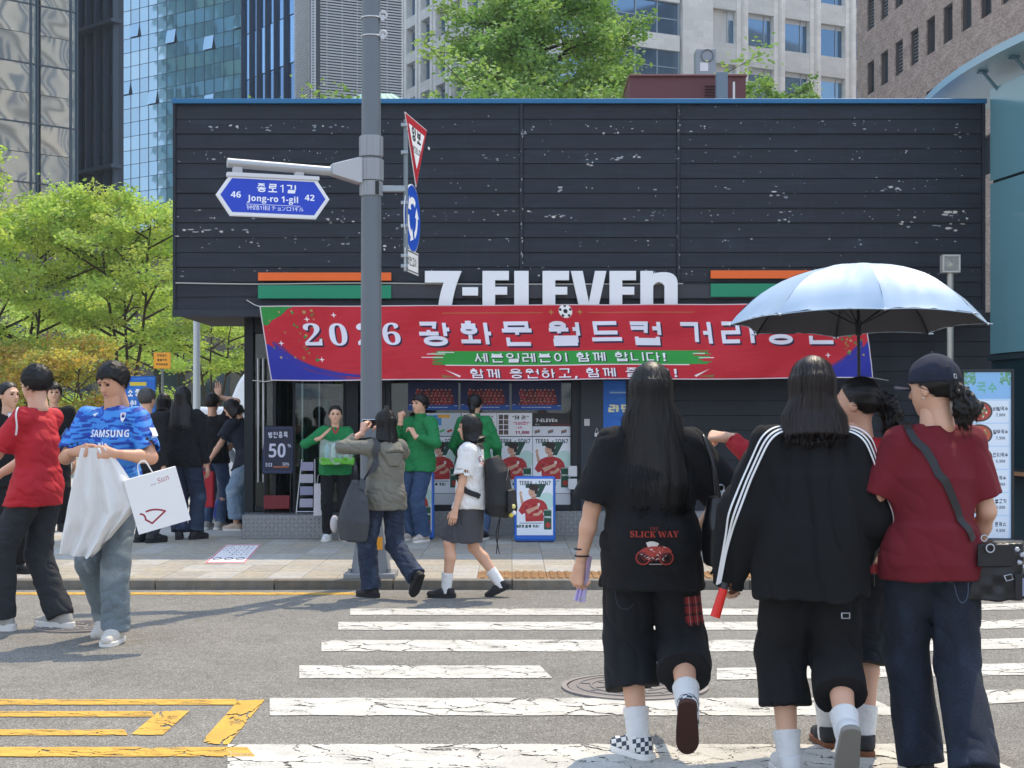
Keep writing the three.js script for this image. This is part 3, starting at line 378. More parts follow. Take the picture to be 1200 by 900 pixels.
const tStrip = canvas(256, 180, (g, w, h) => { g.fillStyle = '#d9dce2'; g.fillRect(0, 0, w, h); g.fillStyle = '#211f22'; g.fillRect(0, 0, w, 104); g.fillStyle = '#5b2227'; g.fillRect(120, 84, 136, 14); latin(g, '7-ELEVEn', 96, 58, 36, '#ecebea', 'bold', 'sans-serif', 'center', .95); hangul(g, '특가', 18, 84, 15, { color: '#ddd' }); for (let i = 0; i < 3; i++) { g.save(); g.translate(34 + i * 90, 142); g.transform(1, -.3, 0, 1, 0, 0); g.fillStyle = '#6b6c70'; g.fillRect(-20, -10, 36, 24); g.fillStyle = '#a0613a'; g.fillRect(-14, -4, 20, 8); g.restore(); } });
function poster(name, a, b, ya, yb, tex, label, group, lift = 0) { return single(name, span(WX(a), WX(b), WY(ya), WY(yb), -WD - .026 + lift, -WD - .02 + lift), [mat('#d8d8d8', .7), mat('#d8d8d8', .7), mat('#d8d8d8', .7), mat('#d8d8d8', .7), mat('#ffffff', .55, { map: tex }), mat('#d8d8d8', .7)], label, 'poster', group); }
for (const [a, b] of [[478, 537], [539.5, 597], [599.5, 658]]) poster('team_poster', a, b, 447.5, 480.5, tTeam, 'blue window poster of a football squad in maroon shirts', 'squad posters along the top of the window');
poster('photo_poster', 490, 540, 484, 511, tPhoto, 'pale window poster with a blue picture and coloured cans');
for (const [a, b] of [[541, 582], [582.5, 623.5]]) poster('price_poster', a, b, 484, 511, tPrice, 'white price poster with small product pictures and 11,000 in figures', 'price posters on the window');
poster('product_poster', 624, 668.5, 484, 511, tStrip, 'half black half white window poster with the shop name and three product pictures');
for (const [a, b] of [[496, 538], [538.5, 580.5], [581, 624], [624.5, 668.5]]) poster('beer_poster', a, b, 512, 578, tBeer, 'grey-white window poster of a player in a red shirt beside a green can', 'beer posters along the bottom of the window');
poster('blank_sheet', 496, 668.5, 578.6, 591.5, speckle([205, 209, 213], 8, 61), 'plain grey sheet lining the foot of the shop window');
{ const t = canvas(128, 200, (g, w, h) => { g.fillStyle = '#1668c8'; g.fillRect(0, 0, w, h); const R = rng(2); for (let i = 0; i < 80; i++) { g.fillStyle = 'rgba(60,150,230,.2)'; g.fillRect(R() * w, R() * h, 40, 8); } hangul(g, '라면 할인', 12, 92, 34, { color: '#f2ecc0', weight: .2, gap: .05 }); g.fillStyle = '#9db6d8'; g.fillRect(16, 44, 50, 6); });
  single('blue_poster', span(WX(707), WX(765), WY(446), WY(506), -WD + .012, -WD + .02), [0, 0, 0, 0, 1, 0].map((k) => k ? mat('#fff', .5, { map: t }) : mat('#1c4f90', .6)), 'tall bright blue poster fixed on the dark side door', 'poster'); }
// free-standing poster board in a blue case
function standBoard(px0, px1, ya, yb, d, label) {
  const o = thing('poster_stand', label, 'poster stand', [PX((px0 + px1) / 2, d), CURB, -d]), w = PX(px1, d) - PX(px0, d), h = PY(ya, d) - CURB, t = .09, blue = mat('#1565c4', .4, { clearcoat: .4 });
  part('case', box(w, h, t, 0, h / 2, 0, .03), blue, o); const m = [0, 0, 0, 0, 1, 0].map((k) => k ? mat('#fff', .45, { map: tBeer }) : mat('#c9ced4', .6)); part('poster_sheet', box(w - .06, h - .1, .004, 0, h / 2 + .02, t / 2 + .003), m, o);
  part('foot', [box(w * .9, .02, .3, 0, .011, 0, .008)], mat('#12407c', .5), o); o.rotation.x = -.03; return o;
}
standBoard(602.5, 651, 558, 630, 16.75, 'blue-cased standing poster board at the foot of the window beside the black door');
standBoard(477, 509, 553, 610, 17.1, 'blue-cased standing poster board half hidden behind the man in jeans at the window');
{ // number board and rack at the entrance
  const t = canvas(256, 320, (g, w, h) => { g.fillStyle = '#161d38'; g.fillRect(0, 0, w, h); g.strokeStyle = '#2a3a70'; g.lineWidth = 6; g.strokeRect(8, 8, w - 16, h - 16); hangulMid(g, '방전종목', w / 2, 32, 46, { weight: .16, wide: .86, gap: .08, color: '#cfd0dc' }); latin(g, '50', w / 2 - 8, 165, 132, '#d4d4e4', 'bold', 'sans-serif', 'center', 1.05); latin(g, '%', 224, 130, 34, '#d4d4e4'); hangul(g, '최대', 20, 248, 30, { weight: .16, color: '#cfd0dc' }); g.fillStyle = '#b8643c'; g.fillRect(90, 272, 130, 10); latin(g, '50%', 196, 258, 30, '#cfd0dc'); });
  const b = thing('discount_board', 'navy discount board with a big white 50 leaning by the glass entrance', 'sign board', [WX(327), WY(600), -WD + .12]); b.rotation.x = -.08;
  part('panel', box(.37, .56, .02, 0, .73, 0, .004), mat('#141a30', .6), b); part('print', box(.35, .54, .003, 0, .73, .0125), [0, 0, 0, 0, 1, 0].map((k) => k ? mat('#fff', .5, { map: t }) : mat('#141a30', .6)), b);
  part('leg', [rod(V(-.15, 0, 0), V(-.15, .45, 0), .012)], mBlackMetal, b); part('leg', [rod(V(.15, 0, 0), V(.15, .45, 0), .012)], mBlackMetal, b); part('red_crate', box(.3, .16, .14, 0, .12, .0, .01), mat('#7a1c22', .6), b);
  const r = thing('leaflet_rack', 'small wire rack of pale leaflets inside the entrance', 'rack', [WX(362), WY(600), -WD + .22]);
  part('frame', [rod(V(-.11, 0, .05), V(-.06, .62, -.06), .008), rod(V(.11, 0, .05), V(.09, .62, -.06), .008), rod(V(-.11, .02, .05), V(.11, .02, .05), .008)], mSteel, r); const R = rng(6); for (let i = 0; i < 4; i++) part('leaflet', (() => { const g = box(.15, .1, .012); g.rotateX(-.2); g.translate(.005, .12 + i * .14, .045 - i * .026); return g; })(), mat(['#a9a5b4', '#8f90a6', '#b6b2ba', '#9c98ae'][i], .6), r);
  const bag = thing('shopping_bag', 'white paper shopping bag with an orange print at the feet of the woman in green', 'bag', [PX(377, 16.95), WY(600), -16.98]);
  const g = box(.18, .36, .1, 0, .18, 0); const p = g.attributes.position; for (let i = 0; i < p.count; i++) if (p.getY(i) > .3) p.setX(i, p.getX(i) * .93); part('bag_body', g, mat('#dcd9dc', .8), bag); part('print', box(.05, .12, .002, .05, .2, .0515), mat('#c8643c', .7), bag); part('bag_handle', tube([V(-.05, .36, .04), V(-.03, .46, .04), V(.03, .46, .04), V(.05, .36, .04)], .004), mat('#cfcfd0', .7), bag);
}
// lamp on a pale post by the end of the wall
{ const d = 16.7, o = thing('flood_lamp', 'square glass flood lamp on a pale steel post against the dark wall', 'lamp', [PX(1113.5, d), CURB, -d]), h = PY(320, d) - CURB, mP = mat('#b4b1a8', .45, { metalness: .4 });
  part('post', rod(V(0, 0, 0), V(0, h, 0), .036, .036, 14), mP, o); part('collar', [rod(V(0, h - .42, 0), V(0, h - .38, 0), .045, .045, 14), box(.2, .02, .12, 0, .01, 0)], mP, o);
  part('housing', [span(-.1, .1, h, h + .02, -.06, .06, .006), span(-.1, .1, h + .18, h + .2, -.06, .06, .006), span(-.1, -.08, h + .02, h + .18, -.06, .06, .006), span(.08, .1, h + .02, h + .18, -.06, .06, .006), span(-.08, .08, h + .02, h + .18, -.06, -.05)], mat('#c3c1ba', .5, { metalness: .3 }), o);
  const refl = new THREE.SphereGeometry(.075, 16, 8, 0, 6.283, 0, 1.3); refl.rotateX(-Math.PI / 2); refl.translate(0, h + .1, .01); part('reflector', refl, mat('#a9a79c', .25, { metalness: .8 }), o); part('bulb', new THREE.SphereGeometry(.028, 10, 8).translate(0, h + .09, .005), mat('#d8d2b0', .3), o); part('pane', span(-.08, .08, h + .02, h + .18, .052, .056), mat('#f0f2f0', .12, { transmission: .9 }), o);
}
// ---------- the city behind ----------
function wallFrame(parent, p0, p1) {                            // local x runs from p0 to p1 (left to right as seen), z out towards the viewer
  const g = new THREE.Group(); g.position.set(p0.x, 0, p0.z); g.rotation.y = Math.atan2(-(p1.z - p0.z), p1.x - p0.x); parent.add(g); return [g, Math.hypot(p1.x - p0.x, p1.z - p0.z)];
}
const mirror = (c, r = .06, m = .85) => mat(c, r, { metalness: m });
const texStone = (() => { const R = rng(12); return canvas(512, 512, (g) => { g.fillStyle = '#e0e0dc'; g.fillRect(0, 0, 512, 512); for (let j = 0; j < 8; j++) for (let i = 0; i < 4; i++) { const v = 226 + R() * 16; g.fillStyle = `rgb(${v},${v},${v - 3})`; g.fillRect(i * 128 + (j % 2) * 64 + 1, j * 64 + 1, 126, 62); g.fillRect(i * 128 + (j % 2) * 64 - 511, j * 64 + 1, 126, 62); } for (let i = 0; i < 4000; i++) { g.fillStyle = `rgba(120,120,118,${R() * .12})`; g.fillRect(R() * 512, R() * 512, 3, 3 + R() * 14); } }, { repeat: 1 / 4 }); })();
// white stone office, two faces meeting at a corner
{
  const o = thing('stone_office', 'pale stone office block with deep square windows and blue corner glazing', 'building');
  const mS = mat('#f2f0ea', .8, { map: texStone }), mS2 = mat('#dcdcd8', .8, { map: texStone }), mW = ['#5f82a2', '#537798', '#6b8eab'].map((c) => mirror(c, .07, .75)), mBar = mat('#98a6b0', .5, { metalness: .5 }), mBlind = mat('#c3ccd3', .7);
  const dir = (a) => V(Math.sin(a), 0, -Math.cos(a)), C = V(PX(693, 125), 0, -125), L = dir(-27.4 * Math.PI / 180), Rr = dir(64 * Math.PI / 180), R = rng(5);
  const P = (d, t) => C.clone().addScaledVector(d, t);
  const [lf, lw] = wallFrame(o, P(L, 62), P(L, 0)), [rf, rw] = wallFrame(o, P(Rr, 0), P(Rr, 31));
  lf.name = 'left_front'; rf.name = 'right_front';
  const grid = (g, x0, mod, n, ww, y0, fh, rows, wh, depth) => {
    for (let i = 0; i <= n; i++) { part('pilaster', boxUV(span(x0 + i * mod - (mod - ww) / 2, x0 + i * mod + (mod - ww) / 2, 0, y0 + rows * fh, 0, -depth - .6, .03)), mS, g); part('pilaster_groove', boxUV(span(x0 + i * mod - .12, x0 + i * mod + .12, y0, y0 + rows * fh, .09, -.05)), mS2, g); }
    for (let j = 0; j <= rows; j++) part('spandrel', boxUV(span(x0, x0 + n * mod, j ? y0 + j * fh - (fh - wh) / 2 : 0, y0 + j * fh + (fh - wh) / 2, -.05, -depth - .6, .03)), mS2, g);
    for (let j = 0; j < rows; j++) for (let i = 0; i < n; i++) {
      const xa = x0 + i * mod + (mod - ww) / 2, xb = xa + ww, ya = y0 + j * fh + (fh - wh) / 2, yb = ya + wh, w = part('window', span(xa, xb, ya, yb, -depth - .02, -depth - .1), mW[(R() * 3) | 0], g); w.rotation.y = (R() - .5) * .002;
      part('mullion', [span(xb - ww * .28, xb - ww * .28 + .08, ya, yb, -depth + .06, -depth - .02), span(xa, xa + .08, ya, yb, -depth + .06, -depth - .02)], mBar, w); part('blind', span(xa + .05, xb - .05, yb - wh * (.12 + .25 * (R() < .3) * R()), yb, -depth + .01, -depth - .015), mBlind, w);
    }
  };
  grid(lf, 0, 3.75, 14, 2.35, 21, 3.75, 7, 2.65, .75);
  grid(rf, 11.2, 3.95, 5, 2.75, 19.2, 4.75, 5, 2.9, .55);
  // corner glazing in ribbons
  for (let j = 0; j < 6; j++) { const y = 20.6 + j * 4.15; for (const [g, x0, x1] of [[lf, lw - 9, lw], [rf, 0, 8.6]]) {
    part('stone_band', boxUV(span(x0, x1, y, y + 1.35, .1, -1)), mS, g); const n = 4; for (let k = 0; k < n; k++) { const a = lerp(x0, x1, k / n), b = lerp(x0, x1, (k + 1) / n); const w = part('glazing', span(a + .05, b - .05, y + 1.35, y + 4.15, -.2, -.28), mW[(R() * 3) | 0], g); w.rotation.x = (R() - .5) * .004; part('bar', [span(b - .05, b + .05, y + 1.35, y + 4.15, -.1, -.3), span(a, b, y + 2.7, y + 2.78, -.12, -.3)], mBar, w); } } }
  part('stone_strip', boxUV(span(8.9, 12.0, 0, 46, .12, -1, .03)), mS, rf); part('shadow_gap', span(8.6, 8.9, 0, 46, -.3, -1), mBar, rf);
  part('core', [(() => { const g = span(.2, lw - .2, 0, 50, -1.4, -14); g.translate(0, 0, 0); return g; })()], mS2, lf); part('core', span(.2, rw - .2, 0, 50, -1.4, -12), mS2, rf); part('corner_core', span(.1, 8.5, 0, 50, -.35, -1.4), mS2, rf); part('corner_core', span(lw - 9, lw - .1, 0, 50, -.35, -1.4), mS2, lf);
  part('plinth', boxUV(span(0, lw, 0, 19, -.01, -1.3)), mS2, lf); part('plinth', boxUV(span(0, rw, 0, 19, -.01, -1.3)), mS2, rf);
}
// brown brick block whose long side runs away to the right of the shop
{
  const o = thing('brick_block', 'brown brick office block with narrow tall windows behind the shop roof', 'building');
  const X = (d) => 27.6 + .087 * (120 - d), [g, w] = wallFrame(o, V(X(120), 0, -120), V(X(86), 0, -86)); g.name = 'front';
  const t = dataTex(512, 512, (x, y) => { const row = (y / 8) | 0, bx = ((x + (row % 2) * 12) / 24) | 0, m = y % 8 < 1 || (x + (row % 2) * 12) % 24 < 1, v = hash3(bx % 21, row, 7) * 44 - 22 + (tnoise(x / 64, y / 64, 8, 9) - .5) * 22; return m ? [178, 166, 154] : [168 + v, 147 + v, 133 + v]; }, { repeat: 1 / 5.5 });
  const mB = mat('#ffffff', .85, { map: t }), mG = ['#3c4650', '#46525c', '#38424a'].map((c) => mirror(c, .08, .6)), mF = mat('#4a4340', .6), mS = mat('#74797c', .6), R = rng(4);
  const rows = [18.1, 23.1, 28.1, 33.1, 38.1], cols = []; for (let d = 119.6 - .4; d > 87; d -= 3.2) cols.push(120 - d + .0);
  // brickwork as piers and bands round the openings
  const ww = 1.75, wh = 2.5; let prev = 0; const xs = cols.map((c) => c + 2.4);
  xs.forEach((x) => { part('brick_pier', boxUV(span(prev, x - ww / 2, 15, 42, 0, -1)), mB, g); prev = x + ww / 2; }); part('brick_pier', boxUV(span(prev, w, 15, 42, 0, -1)), mB, g);
  xs.forEach((x) => { let y = 15; for (const r of rows) { part('brick_panel', boxUV(span(x - ww / 2, x + ww / 2, y, r - wh / 2, 0, -1)), mB, g); y = r + wh / 2; const win = part('window', span(x - ww / 2 + .06, x + ww / 2 - .06, r - wh / 2 + .06, r + wh / 2 - .06, -.35, -.4), mG[(R() * 3) | 0], g); win.rotation.y = (R() - .5) * .004;
    part('frame', [span(x - ww / 2, x - ww / 2 + .07, r - wh / 2, r + wh / 2, -.1, -.45), span(x + ww / 2 - .07, x + ww / 2, r - wh / 2, r + wh / 2, -.1, -.45), span(x - ww / 2, x + ww / 2, r - wh / 2, r - wh / 2 + .07, -.1, -.45), span(x - ww / 2, x + ww / 2, r + wh / 2 - .07, r + wh / 2, -.1, -.45)], mF, win); if (R() < .55) for (let k = 0; k < 9; k++) part('louvre', span(x - ww / 2 + .1, x + ww / 2 - .1, r - wh / 2 + .2 + k * .25, r - wh / 2 + .28 + k * .25, -.3, -.34), mS, win); } part('brick_panel', boxUV(span(x - ww / 2, x + ww / 2, y, 42, 0, -1)), mB, g); });
  part('core', boxUV(span(.01, w, 0, 42, -1.01, -24)), mB, g); part('base_wall', boxUV(span(0, w, 0, 15, 0, -1)), mB, g); part('end_wall', boxUV(span(-.3, 0, 0, 42, -.02, -24)), mB, g);
}
// glass tower, curtain wall of separate panes that mirror sky and the tower across
{
  const o = thing('glass_tower', 'tall blue glass tower with a mirrored curtain wall', 'building'), d0 = 125, a = V(PX(345, d0), 0, -d0), dirL = V(-.809, 0, -.588), [g, w] = wallFrame(o, a.clone().addScaledVector(dirL, 25.5), a.clone().addScaledVector(dirL, 6)); g.name = 'front';
  const mP = ['#93b3c8', '#8eafc6', '#9ab8cb', '#8cabc0'].map((c) => mirror(c, .03, .95)), mM = mat('#33485a', .5, { metalness: .4 }), R = rng(15);
  const nx = 16, pw = w / nx, fh = 1.28, y0 = 12; const pane = new THREE.PlaneGeometry(pw - .05, fh - .05, 3, 3);
  { const p = pane.attributes.position; for (let i = 0; i < p.count; i++) p.setZ(i, .006 * (noise3(p.getX(i) * 1.7 + 3, p.getY(i) * 1.7, 4))); pane.computeVertexNormals(); }
  for (let j = 0; j < 26; j++) for (let i = 0; i < nx; i++) { const k = R() < .03, m = part('glass_pane', pane, mP[(R() * 4) | 0], g); m.position.set((i + .5) * pw, y0 + (j + .5) * fh, 0); m.rotation.set(k ? -.18 : (R() - .5) * .006, (R() - .5) * .006, 0); if (k) m.position.z = .12; }
  for (let i = 0; i <= nx; i++) part('mullion', span(i * pw - .025, i * pw + .025, 0, y0 + 26 * fh, .03, -.1), mM, g); for (let j = 0; j <= 26; j++) part('transom', span(0, w, y0 + j * fh - .022, y0 + j * fh + .022, .026, -.1), mM, g);
  part('core', span(0, w, 0, y0 + 26 * fh + 2, -.12, -9), mM, g);
  // narrow upright bays at the near end
  const [s, sw] = wallFrame(o, a.clone().addScaledVector(dirL, 5.98), V(PX(349, 121), 0, -121)); s.name = 'side_bay'; const mB = ['#5d8fbd', '#4d7ba8', '#6fa0cc'].map((c) => mirror(c, .05, .9)); let x = 0, k = 0; for (const f of [.16, .3, .46, .62, .8, 1]) { const x1 = f * sw; for (let j = 0; j < 9; j++) { const m = part('glass_pane', span(x + .12, x1 - .06, 11 + j * 3.9, 14.8 + j * 3.9, 0, -.06), mB[k++ % 3], s); m.rotation.y = (R() - .5) * .02; } part('fin', span(x - .02, x + .1, 0, 46, .28, -.3), mM, s); x = x1; } part('core', span(0, sw, 0, 46, -.12, -3), mM, s);
}
// left tower: mirrored bays and a dark ribbed wing meeting in a corner
{
  const o = thing('mirrored_tower', 'bronze-mirrored tower with double mullions reflecting a beige building', 'building'), C = V(PX(90, 85), 0, -85), near = V(-.743, 0, .669), [g, w] = wallFrame(o, C.clone().addScaledVector(near, 11), C); g.name = 'front';
  const R = rng(25), mP = ['#c3ccd3', '#bac4cc', '#cad0d4'].map((c) => mirror(c, .04, .95)), mM = mat('#48545e', .5, { metalness: .4 }), bay = 2.35, fh = 3.3, y0 = 8;
  const wav = [0, 1, 2].map((s) => { const q = new THREE.PlaneGeometry(bay - .42, fh * .49, 14, 14), p = q.attributes.position; for (let i = 0; i < p.count; i++) p.setZ(i, .007 * noise3(p.getX(i) * .75 + s * 9, p.getY(i) * .9, s) + .006 * Math.cos(p.getX(i) * 1.2)); q.computeVertexNormals(); return q; });
  for (let i = 0; i < 5; i++) { const x1 = w - i * bay; for (let j = 0; j < 20; j++) { const m = part('glass_pane', wav[(R() * 3) | 0], mP[(R() * 3) | 0], g); m.position.set(x1 - bay / 2 - .0, y0 + (j + .5) * fh * .5, 0); m.rotation.set((R() - .5) * .008, (R() - .5) * .008, 0); } for (const q of [0, .36]) part('mullion', span(x1 - q - .05, x1 - q + .03, 0, 42, .12, -.15), mM, g); part('glass_pane', span(x1 - .31, x1 - .06, y0, 42, .0, -.05), mirror('#8fa6b4', .05, .9), g); }
  for (let j = 0; j <= 10; j++) part('transom', [span(0, w, y0 + j * fh - .05, y0 + j * fh + .03, .06, -.12)], mM, g);
  part('core', span(0, w, 0, 44, -.2, -14), mM, g);
  const b = thing('dark_wing', 'dark slate tower wing with upright ribs beside the mirrored tower', 'building'), [h, hw] = wallFrame(b, V(PX(86, 93), 0, -93), V(PX(138, 89.5), 0, -89.5)); h.name = 'front'; const mD = mat('#39495a', .55), mD2 = mat('#2b3846', .6);
  part('panel', span(0, hw, 0, 44, 0, -.4), mD2, h); for (let i = 0; i <= 5; i++) part('rib', span(i * hw / 5 - .08, i * hw / 5 + .08, 0, 44, .35, 0), mD, h); for (const y of [14.2, 16.4, 25, 33]) part('ledge', span(-.05, hw + .5, y, y + .22, .75, 0), mD, h);
  for (let i = 0; i < 5; i++) for (let j = 0; j < 8; j++) part('slot_window', span((i + .3) * hw / 5, (i + .75) * hw / 5, 12 + j * 3.4, 14.0 + j * 3.4, .02, -.01), mirror('#2f4557', .1, .7), h);
}
// louvred block
{
  const o = thing('louvred_block', 'grey block clad in thin horizontal white louvres', 'building'), d = 112, mB = mat('#3c444c', .7), mL = mat('#cfd4d8', .5);
  for (const [n, p0, p1] of [['side', V(PX(344, 117), 0, -117), V(PX(366, d), 0, -d)], ['front', V(PX(366, d), 0, -d), V(PX(472, 115), 0, -115)]]) { const [g, w] = wallFrame(o, p0, p1); g.name = n; part('backing', span(0, w, 0, 38, -.25, -.6), mB, g); for (let y = 24; y < 36.5; y += .212) part('louvre', (() => { const q = box(w, .09, .16); q.rotateX(.5); q.translate(w / 2, y, -.08); return q; })(), mL, g); for (let k = 0; k <= 6; k++) part('upright', span(w * k / 6 - .03, w * k / 6 + .03, 0, 37, -.16, -.26), mL, g); }
}
// copper roof, plum rooftop shed and plant behind the parapet
{
  const o = thing('copper_roof_pavilion', 'pavilion with a weathered green copper hip roof', 'building', [PX(437, 52), 0, -54]), mC = mat('#7fa79a', .6, { metalness: .2 }), top = PY(98, 52), ev = PY(121, 52);
  part('wall', span(-1.7, 1.7, 0, ev, -1.5, 1.5), mat('#a8a59c', .8), o); const hip = new THREE.CylinderGeometry(.72, 2.2, top - ev, 4, 1); hip.rotateY(Math.PI / 4); hip.scale(1, 1, .8); hip.translate(0, (top + ev) / 2, 0); part('roof', hip, mC, o); for (let k = -4; k <= 4; k++) part('roof_rib', rod(V(k * .17 * .75, top, .36), V(k * .38, ev, 1.26), .03), mC, o);
  const s = thing('rooftop_shed', 'low plum-brown rooftop shed behind the shop parapet', 'rooftop shed', [0, 0, 0]); const d = 27, mR = mat('#6a3f42', .7); part('wall', boxUV(span(PX(738, d), PX(874, d), 0, PY(90, d), -d, -d - 2)), mR, s); part('roof_edge', span(PX(737, d), PX(875.5, d), PY(90, d), PY(87.5, d), -d + .05, -d - 2.05, .01), mat('#7a4c4d', .6), s); part('vent_grille', [0, 1, 2, 3, 4].map((k) => span(PX(826, d), PX(842, d), PY(100 + k * 3.4, d), PY(101.6 + k * 3.4, d), -d + .03, -d)), mat('#4d2c30', .7), s);
  const dd = 26.5; single('vent_stack', [span(PX(840, dd), PX(853, dd), 3, PY(84, dd), -dd, -dd - .2, .01)], mat('#70818e', .6), 'blue-grey square vent stack in front of the plum shed', 'vent'); single('vent_pipe', rod(V(PX(860, dd), 3, -dd), V(PX(860, dd), PY(96, dd), -dd), .02), mat('#d8d8d4', .6), 'thin white vent pipe in front of the plum shed', 'pipe');
  const ac = thing('condenser_unit', 'grey rooftop condenser unit with a white notice behind the plum shed', 'condenser', [PX(826, 30), 0, -30]); part('cabinet', span(-.2, .2, 5, PY(60, 30), -.2, .2, .015), mat('#8f979d', .6), ac); part('notice', span(-.12, .04, PY(86, 30), PY(76, 30), .205, .2), mat('#d9dadb', .6), ac); part('fan_grille', new THREE.TorusGeometry(.12, .015, 6, 20).translate(0.02, PY(68, 30), .21), mat('#6f777d', .6), ac);
}
// teal glass front to the right of the shop, with its eave
{
  const o = thing('teal_shop_front', 'teal glass-panelled shop front adjoining the black store', 'building'), X = (d) => 5.42 + .176 * (17.1 - d), [g, w] = wallFrame(o, V(X(17.06), 0, -17.06), V(X(15.4), 0, -15.4)); g.name = 'side'; const mT = mat('#6c9aa2', .22, { clearcoat: .5 }), mT2 = mat('#5f8c95', .25, { clearcoat: .5 }), mJ = mat('#1c2f36', .7), mGl = mirror('#2c4a52', .08, .5);
  part('backing', span(0, w, 0, 5.2, -.04, -.3), mJ, g); const ys = [2.16, 4.12, 5.2]; for (let j = 0; j < 2; j++) for (const [a, b] of [[.0, .88], [.9, w]]) part('glass_panel', span(a + .008, b - .008, ys[j] + .015, ys[j + 1] - .015, 0, -.03, .004), (a ? mT2 : mT), g);
  part('shop_window', span(.02, w, .9, 2.1, -.01, -.035), mGl, g); part('ledge', span(-.02, w, .8, .9, .05, -.1), mJ, g); part('counter', span(.1, w, .84, .865, .34, .052), mat('#c08a5e', .6), g); part('lower_panel', span(.02, w, .08, .8, -.01, -.035), mat('#2b4148', .5), g); part('transom', span(0, w, 2.1, 2.16, .03, -.04), mJ, g);
  const rim = [], inn = []; for (let i = 0; i <= 14; i++) { const d = lerp(18.9, 14.6, i / 14), k = (i / 14 - .35) ** 2; rim.push(V(5.06 + .9 * k + .1 * (i / 14), 5.38, -d)); inn.push(V(X(d) + .35, 5.38, -d)); }
  const strip = (y, dy) => { const pos = [], idx = []; rim.forEach((p, i) => { pos.push(p.x, y, p.z, inn[i].x + .6, y + dy, inn[i].z); if (i) { const b = i * 2; idx.push(b - 2, b, b - 1, b, b + 1, b - 1); } }); const q = new THREE.BufferGeometry(); q.setAttribute('position', new THREE.Float32BufferAttribute(pos, 3)); q.setIndex(idx); q.computeVertexNormals(); return q; };
  const edge = (() => { const pos = [], idx = []; rim.forEach((p, i) => { pos.push(p.x, 5.36, p.z, p.x, 5.45, p.z); if (i) { const b = i * 2; idx.push(b - 2, b, b - 1, b, b + 1, b - 1); } }); const q = new THREE.BufferGeometry(); q.setAttribute('position', new THREE.Float32BufferAttribute(pos, 3)); q.setIndex(idx); q.computeVertexNormals(); return q; })();
  const mEave = mat('#9dbac4', .35); part('eave_soffit', strip(5.36, -.02), mEave, o); part('eave_top', strip(5.45, .04), mEave, o); part('eave_edge', edge, mEave, o);
  for (const d of [16.9, 16.2]) part('bracket', [rod(V(X(d) + .05, 5.1, -d), V(X(d) - .16, 5.35, -d), .018), box(.1, .02, .1, X(d) - .16, 5.34, -d)], mat('#5f8290', .4, { metalness: .4 }), o);
}
// buildings outside the view, seen only in the mirrored fronts
{
  const o = thing('beige_office', 'beige stone office with narrow windows, mirrored in the bronze tower', 'building', [48, 0, -55]), mB = mat('#d2cabd', .8, { map: texStone }), mG = mirror('#3f4c52', .1, .5); part('wall', boxUV(span(-27, 30, 0, 52, 0, 12)), mB, o);
  for (let j = 0; j < 11; j++) { for (let i = 0; i < 24; i++) if (i % 5 !== 4) part('window', span(-25.5 + i * 2.3, -24.2 + i * 2.3, 4.5 + j * 4.3, 6.9 + j * 4.3, -.02, .05), mG, o); part('string_course', span(-27.1, 30.1, 3.4 + j * 4.3, 3.75 + j * 4.3, -.25, .02), mB, o); }
  const t = thing('dark_green_tower', 'dark green glazed tower mirrored in the blue glass tower', 'building', [-116, 0, 0]), mT = mat('#5c8284', .35), mK = mirror('#7ba0a8', .1, .5); part('core', span(-14, 0, 0, 95, -126.4, -92), mT, t); for (let j = 0; j < 28; j++) part('window_band', span(0, .15, 3 + j * 3.3, 4.7 + j * 3.3, -126.1, -92.4), j % 3 ? mK : mat('#6f938c', .5), t);
}
